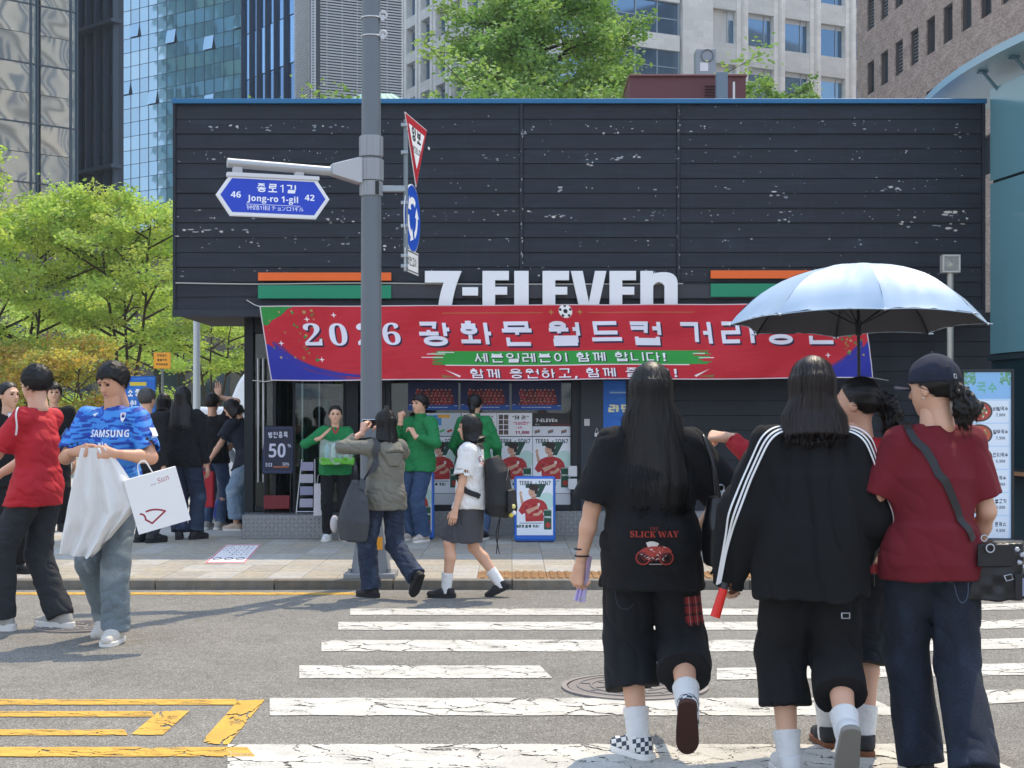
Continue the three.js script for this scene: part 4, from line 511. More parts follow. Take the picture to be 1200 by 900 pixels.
// ---------- trees ----------
const mBark = mat('#6e6152', .9, { map: speckle([150, 140, 128], 60, 71) });
function leafMat(rgb, through = .4) { return mat(rgb, .95, { transmission: through, vertexColors: true, ior: 1.4 }); }
function tree(name, label, pos, o) {
  const t = thing(name, label, o.cat ?? 'tree', pos, 0, o.group), R = rng(o.seed ?? 1), h = o.h, cw = o.w / 2, y0 = o.base ?? h * .35, limbs = [], tips = [];
  const stems = o.stems ?? 1;
  const shape = o.cone ? (v) => Math.max(.12, 1.05 - v) * (.8 + .25 * Math.sin(v * 9)) : (v) => Math.sqrt(Math.max(0, 1 - (v * 2 - .92) ** 2 * .92)) * 1.0;
  for (let s = 0; s < stems; s++) {
    const a0 = s / stems * 6.28 + R(), lean = stems > 1 ? cw * .35 : cw * .06, pts = [V((stems > 1 ? .12 : 0) * Math.cos(a0), 0, (stems > 1 ? .12 : 0) * Math.sin(a0))]; const n = 6, hh = h * (o.cone ? .97 : .8 + .12 * R());
    for (let i = 1; i <= n; i++) pts.push(V(Math.cos(a0) * lean * i / n + (R() - .5) * .16, hh * i / n, Math.sin(a0) * lean * i / n + (R() - .5) * .16));
    const r0 = (o.r ?? .1) / Math.sqrt(stems); for (let i = 0; i < n; i++) limbs.push(rod(pts[i], pts[i + 1], r0 * (1 - i / n * .8), r0 * (1 - (i + 1) / n * .8), 8));
    const nb = Math.round((o.limbs ?? 16) / stems); for (let k = 0; k < nb; k++) {
      const v = (k + R() * .8) / nb, y = lerp(y0, h * .97, v), f = clamp(y / hh, 0, .98) * n, i = Math.floor(f), b = pts[i].clone().lerp(pts[Math.min(n, i + 1)], f - i), ang = k * 2.4 + R() * .8, len = cw * shape(v) * (.75 + R() * .35), up = o.cone ? .12 + .3 * R() : .25 + .4 * R();
      const e = b.clone().add(V(Math.cos(ang) * len, len * up * .6, Math.sin(ang) * len)), m = b.clone().lerp(e, .5).add(V((R() - .5) * .2, len * .12, (R() - .5) * .2)), rr = .035 * (o.r ?? .1) / .1; limbs.push(rod(b, m, rr * (1.1 - v * .6), rr * .6 * (1.1 - v * .6), 5), rod(m, e, rr * .55 * (1.1 - v * .6), rr * .15, 5));
      const nt = o.twigs ?? 6; for (let q = 0; q < nt; q++) { const u = .3 + .7 * (q + R()) / nt, c = u < .5 ? b.clone().lerp(m, u * 2) : m.clone().lerp(e, u * 2 - 1), tl = len * .38 * (R() + .35), a2 = ang + (R() - .5) * 2.6, tip = c.clone().add(V(Math.cos(a2) * tl, tl * (.1 + .5 * R()), Math.sin(a2) * tl)); limbs.push(rod(c, tip, rr * .22, rr * .08, 4)); tips.push([tip, c]); }
      tips.push([e, m]);
    }
    tips.push([pts[n], pts[n - 1]]);
  }
  part('trunk', limbs, mBark, t);
  const per = Math.round(o.leaves / tips.length), pos3 = [], col = [], idx = [], nor = [], sz = o.leaf ?? .1, q = new THREE.Quaternion(), e = new THREE.Euler(), a = V(), n3 = V(); let vi = 0;
  for (const [tip, from] of tips) { const tone = .72 + R() * .5, warm = R(); const blob = (o.blob ?? .34) * (.7 + R() * .6);
    for (let i = 0; i < per; i++) {
      const u = R() ** .6, g = () => (R() + R() + R() - 1.5) * .8, p = from.clone().lerp(tip, .25 + u * .8).add(V(g() * blob, g() * blob * .6, g() * blob)), s = sz * (.6 + R() * .7); e.set(R() * 1.6 - .8 + (R() < .5 ? 0 : 1.2), R() * 6.28, R() * 1.6 - .8); q.setFromEuler(e); n3.set(0, 1, 0).applyQuaternion(q);
      for (const [x, y, z] of [[0, 0, -.5], [.32, .05, 0], [0, -.02, .55], [-.32, .05, 0]]) { a.set(x * s, y * s, z * s).applyQuaternion(q); pos3.push(p.x + a.x, p.y + a.y, p.z + a.z); nor.push(n3.x, n3.y, n3.z); const k = tone * (.8 + R() * .4); const c = o.colors[(warm * o.colors.length) | 0]; col.push(c[0] * k, c[1] * k, c[2] * k); }
      idx.push(vi, vi + 2, vi + 1, vi, vi + 3, vi + 2); vi += 4;
    } }
  const g = new THREE.BufferGeometry(); g.setAttribute('position', new THREE.Float32BufferAttribute(pos3, 3)); g.setAttribute('normal', new THREE.Float32BufferAttribute(nor, 3)); g.setAttribute('color', new THREE.Float32BufferAttribute(col, 3)); g.setIndex(idx);
  part('crown', g, o.mat ?? mLeaf, t); return t;
}
const mLeaf = leafMat('#ffffff', .5);
const SPRING = [[.46, .6, .1], [.39, .56, .09], [.53, .63, .11]], DEEP = [[.17, .32, .06], [.21, .36, .07], [.26, .4, .08]], GOLD = [[.6, .53, .08], [.55, .44, .06], [.48, .54, .08], [.58, .38, .06]];
tree('ginkgo_tree', 'large ginkgo tree rising behind the shop roof', [PX(622, 34), 0, -34], { h: 11.5, w: 14, base: 4.6, cone: true, leaves: 66000, leaf: .105, limbs: 60, twigs: 8, blob: .42, r: .2, colors: DEEP, seed: 3 });
tree('street_tree', 'bright green street tree left of the shop, its crown against the dark wing', [PX(152, 40), CURB, -40], { h: 7.5, w: 4.9, base: 3.2, stems: 3, leaves: 29000, leaf: .105, limbs: 38, twigs: 8, blob: .38, r: .12, colors: SPRING, seed: 5, group: 'street trees left of the shop' });
tree('street_tree', 'bright green street tree standing before the mirrored tower', [PX(22, 40), CURB, -40], { h: 7.6, w: 5.0, base: 2.9, stems: 3, leaves: 29000, leaf: .105, limbs: 38, twigs: 8, blob: .38, r: .12, colors: SPRING, seed: 8, group: 'street trees left of the shop' });
tree('street_tree', 'tall street tree whose outermost twigs reach past the mirrored tower', [PX(-90, 36), CURB, -36], { h: 8.4, w: 4.2, base: 4, leaves: 9000, leaf: .12, limbs: 18, twigs: 7, blob: .4, r: .14, colors: SPRING, seed: 18, group: 'street trees left of the shop' });
tree('maple_bush', 'small yellow and orange leaved maple below the street trees', [PX(78, 37), CURB, -37], { h: 3.4, w: 3.0, base: 1.3, stems: 4, leaves: 11000, leaf: .1, limbs: 24, twigs: 7, blob: .34, r: .06, colors: GOLD, seed: 11 });
tree('maple_bush', 'small orange leaved maple at the foot of the mirrored tower', [PX(-6, 38), CURB, -38], { h: 3.1, w: 2.4, base: 1.0, stems: 3, leaves: 3500, leaf: .11, limbs: 14, twigs: 6, blob: .3, r: .06, colors: GOLD, seed: 12 });
tree('plaza_tree', 'slender leafy plaza tree beyond the corner of the shop, nearest the black post', [PX(250, 44), CURB, -44], { h: 5.3, w: 3.8, base: 2.6, stems: 3, leaves: 7000, leaf: .12, limbs: 18, twigs: 6, blob: .36, r: .1, colors: SPRING, seed: 14, group: 'plaza trees beyond the shop corner' });
tree('plaza_tree', 'slender leafy plaza tree beyond the shop corner beside the orange notice', [PX(200, 50), CURB, -50], { h: 6.2, w: 4.6, base: 2.4, stems: 3, leaves: 8000, leaf: .13, limbs: 18, twigs: 6, blob: .4, r: .1, colors: SPRING, seed: 15, group: 'plaza trees beyond the shop corner' });
tree('plaza_tree', 'dark plaza tree seen through the gap beside the black corner post', [PX(292, 56), CURB, -56], { h: 6.4, w: 5, base: 2.2, stems: 2, leaves: 7000, leaf: .14, limbs: 16, twigs: 6, blob: .45, r: .12, colors: SPRING, seed: 16, group: 'plaza trees beyond the shop corner' });
tree('plaza_tree', 'dark plaza tree behind the yellow maple', [PX(110, 54), CURB, -54], { h: 6, w: 6.5, base: 1.2, stems: 3, leaves: 9000, leaf: .14, limbs: 20, twigs: 6, blob: .5, r: .12, colors: SPRING, seed: 17, group: 'plaza trees beyond the shop corner' });
tree('plaza_tree', 'dark plaza tree behind the orange maple', [PX(10, 56), CURB, -56], { h: 6, w: 7, base: 1.0, stems: 3, leaves: 9000, leaf: .14, limbs: 20, twigs: 6, blob: .5, r: .12, colors: SPRING, seed: 19, group: 'plaza trees beyond the shop corner' });
tree('roof_sapling', 'thin young tree beside the plum rooftop shed', [PX(893, 38), 0, -38], { h: 11.2, w: 2.4, base: 7.6, leaves: 4200, leaf: .1, limbs: 18, twigs: 5, blob: .2, r: .05, colors: DEEP, seed: 21 });
{ // clipped hedge and low wall closing the plaza
  const R = rng(33), pos = [], col = [], idx = [], e = new THREE.Euler(), q = new THREE.Quaternion(), a = V(); let vi = 0; for (let i = 0; i < 14000; i++) { const p = V(-27 + R() * 22, CURB + R() * 1.5, -60 - R() * 1.6), s = .13; e.set(R() * 6, R() * 6, R() * 6); q.setFromEuler(e); const k = .6 + R() * .6; for (const c of [[0, 0, -.5], [.35, 0, 0], [0, 0, .5], [-.35, 0, 0]]) { a.set(c[0] * s, c[1] * s, c[2] * s).applyQuaternion(q); pos.push(p.x + a.x, p.y + a.y, p.z + a.z); col.push(.3 * k, .42 * k, .08 * k); } idx.push(vi, vi + 1, vi + 2, vi, vi + 2, vi + 3); vi += 4; }
  const h = thing('hedge', 'long dark clipped hedge closing the far side of the plaza', 'hedge'); const g = new THREE.BufferGeometry(); g.setAttribute('position', new THREE.Float32BufferAttribute(pos, 3)); g.setAttribute('color', new THREE.Float32BufferAttribute(col, 3)); g.setIndex(idx); g.computeVertexNormals(); part('foliage', g, mLeaf, h); part('branches', span(-27, -5, CURB, 1.3, -60.4, -61.2), mat('#4a4038', .95), h);
  const b = thing('plaza_building', 'low grey building with tall windows beyond the plaza trees', 'building'); part('wall', boxUV(span(-34, -6, 0, 10, -68, -74)), mat('#a8a49a', .85, { map: texConcrete }), b); for (let i = 0; i < 13; i++) for (let j = 0; j < 2; j++) part('window', span(-33 + i * 2.1, -31.7 + i * 2.1, 1 + j * 4.4, 4 + j * 4.4, -67.95, -68.02), mirror('#33424a', .1, .5), b);
}
// ---------- pole and signs ----------
const POLE = V(PX(435, 12.95), CURB, -12.95);
{
  const o = thing('street_pole', 'thick tapered grey steel street pole on a flared base plate at the kerb', 'pole', POLE), mG = mat('#6e757b', .5, { metalness: .35 }), mL = mat('#9a9da0', .45, { metalness: .5 }), K = PY(0, 12.95) - CURB + .6;
  part('shaft', new THREE.CylinderGeometry(.077, .098, K, 28).translate(0, K / 2, 0), mG, o);
  const base = new THREE.CylinderGeometry(.13, .23, .5, 4, 1); base.rotateY(Math.PI / 4); base.translate(0, .27, 0); part('base_cover', base, mat('#82878a', .55, { metalness: .3 }), o); part('base_plate', box(.44, .05, .4, 0, .022, 0, .01), mL, o); part('sticker', (() => { const g = box(.1, .11, .003); g.rotateX(-.19); g.translate(.06, .3, .15); return g; })(), mat('#e59a1c', .6), o); part('bolt', rod(V(-.17, .04, .15), V(-.17, .085, .15), .016, .016, 6), mL, o); part('bolt', rod(V(.17, .04, .15), V(.17, .085, .15), .016, .016, 6), mL, o);
  const yy = (p) => PY(p, 12.95) - CURB; const sleeve = (ya, yb, r) => { const l = [new THREE.CylinderGeometry(r, r, yy(ya) - yy(yb), 28).translate(0, (yy(ya) + yy(yb)) / 2, 0)]; for (let i = 0; i < 16; i++) { const a = i / 16 * 6.283; l.push(box(.012, yy(ya) - yy(yb) - .01, .012, Math.cos(a) * r, (yy(ya) + yy(yb)) / 2, Math.sin(a) * r)); } return l; };
  part('clamp_sleeve', sleeve(160, 184, .098), mL, o); part('clamp_sleeve', sleeve(187, 212, .102), mL, o); part('clamp_sleeve', sleeve(213, 230, .095), mL, o); part('clamp_gap', span(.045, .075, yy(229), yy(214), .07, .1), mat('#23272a', .6), o);
  for (const y of [21.5, 43]) part('wire_band', new THREE.TorusGeometry(.086, .006, 6, 28).rotateX(Math.PI / 2).translate(0, yy(y), 0), mat('#d6d8da', .5), o);
  for (const y of [19, 41]) part('cable_clip', [new THREE.TorusGeometry(.03, .009, 6, 14).translate(.105, yy(y), .03), box(.03, .05, .02, .1, yy(y + 3), .03)], mat('#c9cccf', .6), o);
  part('hand_hole', span(-.03, .03, 1.0, 1.12, .094, .1), mG, o);
}
{ // street name sign on its arm
  const d = 12.95, o = thing('street_name_sign', 'blue and white hexagonal street name sign hung from an arm on the pole', 'street sign', [POLE.x, 0, POLE.z], 18 * Math.PI / 180), mL = mat('#b0b2b4', .4, { metalness: .5 }), yy = (p) => PY(p, d);
  // local -x points away from the pole along the arm
  const len = 1.23; part('arm', rod(V(-.3, yy(203.5), 0), V(-len, yy(199.5), 0), .04, .04, 16), mL, o); part('arm_socket', (() => { const s = new THREE.Shape(); s.moveTo(-.34, yy(207)); s.lineTo(-.12, yy(215)); s.lineTo(-.09, yy(215)); s.lineTo(-.09, yy(187)); s.lineTo(-.12, yy(187)); s.lineTo(-.34, yy(196)); const g = new THREE.ExtrudeGeometry(s, { depth: .1, bevelEnabled: true, bevelSize: .008, bevelThickness: .008, bevelSegments: 1 }); g.translate(0, 0, -.05); return g; })(), mL, o);
  const cx = -.845, top = yy(213.5), bot = yy(259), w = .472, hh = (top - bot) / 2, cy = (top + bot) / 2;
  for (const x of [-.3, .22]) part('hanger', box(.08, .1, .05, cx + x, top + .055, 0, .006), mL, o); part('rail', box(.78, .035, .06, cx, top + .005, 0, .006), mat('#d9dadb', .5), o);
  const hex = (k) => { const s = new THREE.Shape(), a = w - k * 1.1, b = w * .76 - k * .5, c = hh - k; s.moveTo(-a, 0); s.lineTo(-b, -c); s.lineTo(b, -c); s.lineTo(a, 0); s.lineTo(b, c); s.lineTo(-b, c); s.closePath(); return s; };
  const plate = new THREE.ExtrudeGeometry(hex(0), { depth: .03, bevelEnabled: true, bevelSize: .006, bevelThickness: .004, bevelSegments: 1 }); plate.translate(cx, cy, -.02); part('plate', plate, mat('#eceef0', .35), o);
  const S = 1100, t = canvas(1024, 400, (g, W, Hh) => { g.fillStyle = '#0a3fc4'; g.fillRect(0, 0, W, Hh); hangul(g, '종로', 345, 42, 108, { weight: .13, gap: .1 }); latin(g, '1', 600, 98, 128, '#fff', '', 'sans-serif'); hangul(g, '길', 636, 42, 108, { weight: .13 }); latin(g, 'Jong-ro 1-gil', 512, 226, 100, '#fff', 'bold', 'sans-serif', 'center', .86); latin(g, '46', 150, 192, 100, '#fff', 'bold', 'sans-serif', 'center', .9); latin(g, '42', 868, 192, 100, '#fff', 'bold', 'sans-serif', 'center', .9);
    g.fillStyle = '#fff'; g.fillRect(246, 296, 530, 5); g.fillRect(470, 308, 5, 56); g.strokeStyle = '#fff'; g.lineWidth = 5; const L = (...p) => { g.beginPath(); for (let i = 0; i < p.length; i += 2) g[i ? 'lineTo' : 'moveTo'](p[i], p[i + 1]); g.stroke(); };
    // the Chinese and Japanese line, stroke by stroke
    const K = (x, list) => list.forEach((s) => L(...s.map((v, i) => i % 2 ? 308 + v : x + v))); K(252, [[10, 0, 2, 14], [4, 14, 24, 14], [12, 14, 12, 54], [2, 30, 24, 30], [12, 54, 24, 46], [30, 14, 54, 14, 54, 34, 30, 34, 30, 14], [42, 0, 42, 56]]); K(316, [[2, 4, 22, 4, 22, 20, 2, 20, 2, 4], [12, 20, 12, 54], [2, 30, 2, 54, 24, 48], [40, 0, 28, 20], [34, 8, 54, 8, 30, 34], [38, 14, 58, 32], [34, 36, 54, 36, 54, 54, 34, 54, 34, 36]]); latin(g, '1', 392, 338, 60, '#fff', ''); K(408, [[10, 0, 2, 14], [12, 14, 2, 28], [8, 24, 8, 56], [18, 8, 38, 8], [28, 0, 28, 24], [16, 24, 40, 24], [18, 36, 38, 36], [28, 28, 28, 50], [16, 50, 40, 50], [44, 12, 56, 12], [42, 28, 58, 28], [52, 28, 52, 54, 46, 54]]);
    K(492, [[30, 2, 8, 10], [4, 24, 44, 24], [24, 8, 24, 34, 12, 54]]); K(544, [[8, 22, 34, 22, 34, 52, 8, 52], [8, 36, 34, 36]]); K(588, [[6, 8, 18, 18], [6, 50, 26, 44, 40, 12]]); K(640, [[4, 10, 40, 10, 40, 48, 4, 48, 4, 10]]); latin(g, '1', 704, 338, 60, '#fff', ''); K(716, [[4, 18, 34, 12], [4, 34, 36, 28], [16, 4, 24, 54], [32, 2, 36, 8], [40, 0, 44, 6]]); K(764, [[10, 6, 10, 34, 2, 52], [26, 4, 26, 48, 42, 34]]); });
  const face = new THREE.ShapeGeometry(hex(.026)), p = face.attributes.position, uv = face.attributes.uv; for (let i = 0; i < p.count; i++) uv.setXY(i, p.getX(i) / (2 * (w - .028)) + .5, p.getY(i) / (2 * (hh - .026)) + .5); face.translate(cx, cy, .0155); part('face', face, mat('#fff', .35, { map: t }), o); o.children.at(-1).rotation.z = 0;
  
}
{ // traffic signs on a side pipe, facing along the street
  const d = 12.95, yaw = (90 - 9.6) * Math.PI / 180, pipe = V(PX(475.5, d), 0, -d), yy = (p) => PY(p, d), mL = mat('#9aa3a8', .4, { metalness: .6 }), mBack = mat('#a9b0b4', .5, { metalness: .5 });
  const s = thing('sign_bracket', 'thin grey pipe and short arm that carry the traffic signs beside the pole', 'bracket', pipe); part('pipe', rod(V(0, yy(318), 0), V(0, yy(140), 0), .02, .02, 10), mat('#7d878c', .5, { metalness: .4 }), s); part('arm', box(.21, .055, .05, -.105, yy(221.5), 0, .008), mL, s); for (const y of [147, 179, 238, 265, 300, 312]) part('clamp', box(.06, .03, .05, -.01, yy(y), .012, .005), mL, s);
  const signAt = (name, label, cy, draw, geo, th = .004) => { const o = thing(name, label, 'traffic sign', [pipe.x + .012, cy, pipe.z + .01], yaw); return o; };
  const along = V(Math.sin(9.6 * Math.PI / 180), 0, -Math.cos(9.6 * Math.PI / 180));
  // yield triangle, point down
  { const W = .84, o = signAt('yield_sign', 'red-bordered white inverted triangle sign seen edge-on beside the pole', 0); const ys = [yy(134), yy(213)], sh = (k) => { const q = new THREE.Shape(), h = ys[0] - ys[1]; q.moveTo(k * 1.6, ys[0] - k); q.lineTo(W - k * 1.6, ys[0] - k); q.lineTo(W / 2, ys[1] + k * 2.1); q.closePath(); return q; };
    const t = canvas(256, 256, (g) => { g.fillStyle = '#fff'; g.fillRect(0, 0, 256, 256); hangulMid(g, '양보', 128, 30, 56, { color: '#15181c', weight: .16 }); latin(g, 'YIELD', 128, 116, 34, '#15181c'); });
    const uvs = (g, a) => { const p = g.attributes.position, uv = g.attributes.uv; for (let i = 0; i < p.count; i++) uv.setXY(i, p.getX(i) / W, (p.getY(i) - ys[1]) / (ys[0] - ys[1])); return g; };
    const ext = (k, z0, dz) => { const g = new THREE.ExtrudeGeometry(sh(k), { depth: dz, bevelEnabled: false }); g.translate(0, 0, z0); return g; };
    part('plate', ext(0, 0, .006), mat('#eef0f0', .4), o); part('red_border', ext(.008, .0065, .002), mat('#c01f2e', .4), o); const f = uvs(new THREE.ShapeGeometry(sh(.075))); f.translate(0, 0, .0105); part('face', f, mat('#fff', .4, { map: t }), o); part('tag', box(.05, .02, .006, W + .02, ys[0] - .16, .02), mat('#f0f0f0', .6), o); o.position.x -= along.x * W * .12; o.position.z -= along.z * W * .12; }
  { const r = .3, cy = yy(252), o = thing('roundabout_sign', 'round blue sign with white circling arrows below the yield sign', 'traffic sign', [pipe.x + along.x * .24, cy, pipe.z + along.z * .24 + .01], yaw); const disc = new THREE.CylinderGeometry(r, r, .006, 40).rotateX(Math.PI / 2); part('plate', disc, mat('#e8ecf0', .4), o); const f = new THREE.CircleGeometry(r * .965, 40); f.translate(0, 0, .0055);
    const t = canvas(256, 256, (g) => { g.fillStyle = '#0b4fc0'; g.fillRect(0, 0, 256, 256); g.strokeStyle = g.fillStyle = '#fff'; g.lineWidth = 26; for (let i = 0; i < 3; i++) { g.save(); g.translate(128, 128); g.rotate(i * 2.094); g.beginPath(); g.arc(0, 0, 70, -.2, 1.15); g.stroke(); g.beginPath(); g.moveTo(70 - 32, -8); g.lineTo(70 + 32, -8); g.lineTo(64, -50); g.fill(); g.restore(); } }); part('face', f, mat('#fff', .4, { map: t }), o); }
  { const o = thing('sign_plate', 'small white plate with black lettering under the round blue sign', 'traffic sign', [pipe.x + along.x * .22, yy(304), pipe.z + along.z * .22 + .01], yaw); part('plate', box(.5, .2, .006, 0, 0, 0, .002), mat('#e4e6e6', .4), o); const t = canvas(256, 104, (g) => { g.fillStyle = '#eceeee'; g.fillRect(0, 0, 256, 104); g.strokeStyle = '#222'; g.lineWidth = 6; g.strokeRect(6, 6, 244, 92); hangulMid(g, '회전교차', 128, 28, 46, { color: '#181a1c', weight: .15, gap: .1 }); }); part('face', quad(-.24, .24, -.094, .094, .0045), mat('#fff', .4, { map: t }), o); }
}
// ---------- left side: notices, posts and vehicles ----------
{ const d = 30, o = thing('notice_post', 'orange notice board on a thin post among the trees', 'sign', [PX(190, d), CURB, -d]); part('post', rod(V(.0, 0, -.03), V(0, PY(412, d) - CURB, -.03), .025), mat('#6f7476', .5, { metalness: .4 }), o); const t = canvas(128, 120, (g) => { g.fillStyle = '#e29a1c'; g.fillRect(0, 0, 128, 120); const R = rng(5); for (const y of [22, 58, 92]) hangulMid(g, ['현장공사', '통행주의', '우회하세요'][[22, 58, 92].indexOf(y)], 64, y - 12, 20, { color: '#2a1c10', weight: .18, gap: .04 }); }); part('board', span(PX(180, d) - PX(190, d), PX(200, d) - PX(190, d), PY(432, d) - CURB, PY(413, d) - CURB, .01, -.01, .004), mat('#d08a18', .5), o); part('face', quad(PX(180.6, d) - PX(190, d), PX(199.4, d) - PX(190, d), PY(431.5, d) - CURB, PY(413.5, d) - CURB, .0125), mat('#fff', .5, { map: t }), o);
  const p = thing('lamp_post', 'pale grey lamp post beyond the corner of the shop', 'pole', [PX(230.5, 26), CURB, -26]); part('shaft', rod(V(0, 0, 0), V(0, 5.6, 0), .07, .05, 16), mat('#b9bfc0', .5, { metalness: .3 }), p); part('base', rod(V(0, 0, 0), V(0, .3, 0), .11, .1, 16), mat('#9aa0a2', .5), p);
  const b = thing('campaign_board', 'blue and white campaign board held up behind the men by the kerb', 'sign', [PX(162, 19), CURB, -19]); const tb = canvas(160, 160, (g) => { g.fillStyle = '#1f6fd0'; g.fillRect(0, 0, 160, 160); const R = rng(7); for (let i = 0; i < 60; i++) { g.fillStyle = 'rgba(90,170,240,.25)'; g.fillRect(R() * 160, R() * 160, 40, 8); } g.fillStyle = '#f0d23c'; g.fillRect(40, 22, 80, 16); hangulMid(g, '소중한', 80, 50, 34, { color: '#fff', weight: .2 }); hangulMid(g, '한표', 80, 96, 38, { color: '#eaf2ff', weight: .2 }); }); part('panel', box(.44, .5, .012, 0, 1.66, 0), mat('#1c5cae', .6), b); part('print', quad(-.21, .21, 1.42, 1.9, .0075), mat('#fff', .5, { map: tb }), b); part('stick', rod(V(0, 0, -.02), V(0, 1.5, -.02), .016), mat('#d8d4c8', .7), b);
}
function wheel(g, x, y, z, r) { const w = new THREE.Group(); w.name = 'wheel'; w.position.set(x, y, z); g.add(w); part('tyre', new THREE.TorusGeometry(r * .8, r * .22, 8, 20), mat('#17181a', .8), w); part('rim', new THREE.CylinderGeometry(r * .62, r * .62, .12, 16).rotateX(Math.PI / 2), mat('#a4a8ac', .35, { metalness: .7 }), w); }
{ // white saloon car, side on
  const d = 27, o = thing('parked_car', 'white saloon car parked beyond the corner of the shop', 'car', [PX(268, d), CURB, -d - .9], .05), s = new THREE.Shape(); s.moveTo(-2.1, .35); s.lineTo(2.15, .35); s.quadraticCurveTo(2.25, .75, 2.05, .85); s.lineTo(1.1, .98); s.quadraticCurveTo(.55, 1.45, .1, 1.5); s.lineTo(-.7, 1.5); s.quadraticCurveTo(-1.3, 1.42, -1.6, 1.02); s.lineTo(-2.1, .95); s.quadraticCurveTo(-2.25, .6, -2.1, .35);
  const g = new THREE.ExtrudeGeometry(s, { depth: 1.5, bevelEnabled: true, bevelSize: .1, bevelThickness: .12, bevelSegments: 4, curveSegments: 14 }); g.translate(0, 0, -.75); part('body', g, mat('#e4e6e8', .25, { clearcoat: .8 }), o); for (const q of [[[-1.35, 1.02], [-.45, 1.02], [-.45, 1.42], [-.75, 1.42], [-1.1, 1.3]], [[-.38, 1.02], [.85, 1.02], [.4, 1.34], [0, 1.42], [-.38, 1.42]]]) { const ws = new THREE.Shape(); q.forEach((p, i) => ws[i ? 'lineTo' : 'moveTo'](...p)); part('side_window', new THREE.ExtrudeGeometry(ws, { depth: .02, bevelEnabled: false }).translate(0, 0, .865), mirror('#26323a', .08, .5), o); } wheel(o, -1.35, .33, .8, .33); wheel(o, 1.35, .33, .8, .33); part('tail_light', box(.06, .16, .3, -2.18, .8, .55, .02), mat('#a01c20', .3), o); part('headlight', box(.1, .12, .3, 2.12, .72, .55, .02), mat('#dfe4e8', .2), o);
}
{ // white service van with a yellow-green band
  const d = 31, o = thing('service_van', 'white service van with a fluorescent yellow side band beside the shop corner', 'van', [PX(292, d), CURB, -d - .9]), s = new THREE.Shape(); s.moveTo(-1.0, .35); s.lineTo(3.4, .35); s.lineTo(3.4, 2.55); s.lineTo(.55, 2.55); s.quadraticCurveTo(-.05, 2.5, -.25, 1.9); s.lineTo(-.55, 1.2); s.lineTo(-.95, 1.05); s.closePath(); const g = new THREE.ExtrudeGeometry(s, { depth: 1.7, bevelEnabled: true, bevelSize: .08, bevelThickness: .1, bevelSegments: 3, curveSegments: 12 }); g.translate(0, 0, -.85); part('body', g, mat('#e6e9ec', .3, { clearcoat: .6 }), o);
  part('side_band', span(-.3, 3.3, .9, 1.5, .955, .965), mat('#c8dc1e', .4), o); part('side_window', (() => { const w = new THREE.Shape(); w.moveTo(-.1, 1.55); w.lineTo(.9, 1.55); w.lineTo(.9, 2.2); w.lineTo(.3, 2.2); return new THREE.ExtrudeGeometry(w, { depth: .012, bevelEnabled: false }).translate(0, 0, .955); })(), mirror('#26323a', .08, .5), o); part('red_panel', span(1.1, 1.6, 2.25, 2.45, .955, .967), mat('#b8323a', .4), o); wheel(o, 0, .34, .9, .34); wheel(o, 2.6, .34, .9, .34);
}
{ // roll-up menu stand at the right-hand shop
  const d = 15.3, o = thing('menu_stand', 'tall food menu display stand on a black weighted base by the teal shop', 'menu stand', [PX(1157, d), CURB, -d], -.16), t = canvas(256, 820, (g, W, Hh) => { g.fillStyle = '#c2dcf4'; g.fillRect(0, 0, W, Hh); const R = rng(44); g.fillStyle = '#8ec0ea'; g.fillRect(0, 0, W, 130); for (let i = 0; i < 90; i++) { g.fillStyle = R() < .5 ? '#5f9a78' : '#7ab08a'; g.beginPath(); g.ellipse(R() < .5 ? R() * 60 : W - R() * 60, R() * 60, 8, 4, R() * 3, 0, 7); g.fill(); } hangulMid(g, '국수', W / 2, 46, 60, { color: '#6fb4a0', weight: .14 }); const dish = ['#b8443a', '#c05a40', '#8a5a3a', '#9a4a38', '#a8503a', '#b04a44']; for (let k = 0; k < 6; k++) { const y = 145 + k * 112; g.fillStyle = '#e4eef8'; g.fillRect(12, y - 6, W - 24, 106); g.fillStyle = '#4a4440'; g.beginPath(); g.ellipse(84, y + 46, 72, 50, 0, 0, 7); g.fill(); g.fillStyle = dish[k]; g.beginPath(); g.ellipse(84, y + 46, 62, 42, 0, 0, 7); g.fill(); for (let i = 0; i < 70; i++) { g.fillStyle = ['#e0d6c4', '#6a9a4a', '#c83c30', '#f0e8d8', '#3a2a20'][(R() * 5) | 0]; const a = R() * 6.28, q = Math.sqrt(R()) * .9; g.beginPath(); g.ellipse(80 + Math.cos(a) * 50 * q, y + 46 + Math.sin(a) * 34 * q, 7, 3, R() * 3, 0, 7); g.fill(); } hangulMid(g, ['비빔국수', '열무국수', '잔치국수', '콩국수', '불고기', '돈까스'][k], 200, y + 22, 22, { color: '#2c3440', weight: .14, gap: .04 }); hangulMid(g, ['7,000', '7,500', '6,500', '8,000', '9,000', '9,500'][k], 200, y + 54, 16, { color: '#3a4450' }); } });
  const h = 1.72, w = .46; part('frame', [span(-w / 2 - .03, -w / 2, .12, .12 + h, -.02, .02, .006), span(w / 2, w / 2 + .03, .12, .12 + h, -.02, .02, .006), span(-w / 2 - .03, w / 2 + .03, .12 + h, .15 + h, -.02, .02, .006)], mat('#22262a', .5), o); part('print', box(w, h, .008, 0, .12 + h / 2, .005), [0, 0, 0, 0, 1, 0].map((k) => k ? mat('#fff', .4, { map: t }) : mat('#9ab', .6)), o); const b = new RoundedBoxGeometry(.62, .15, .4, 3, .06); b.translate(.06, .076, .04); part('weighted_base', b, mat('#1d2126', .6), o);
}
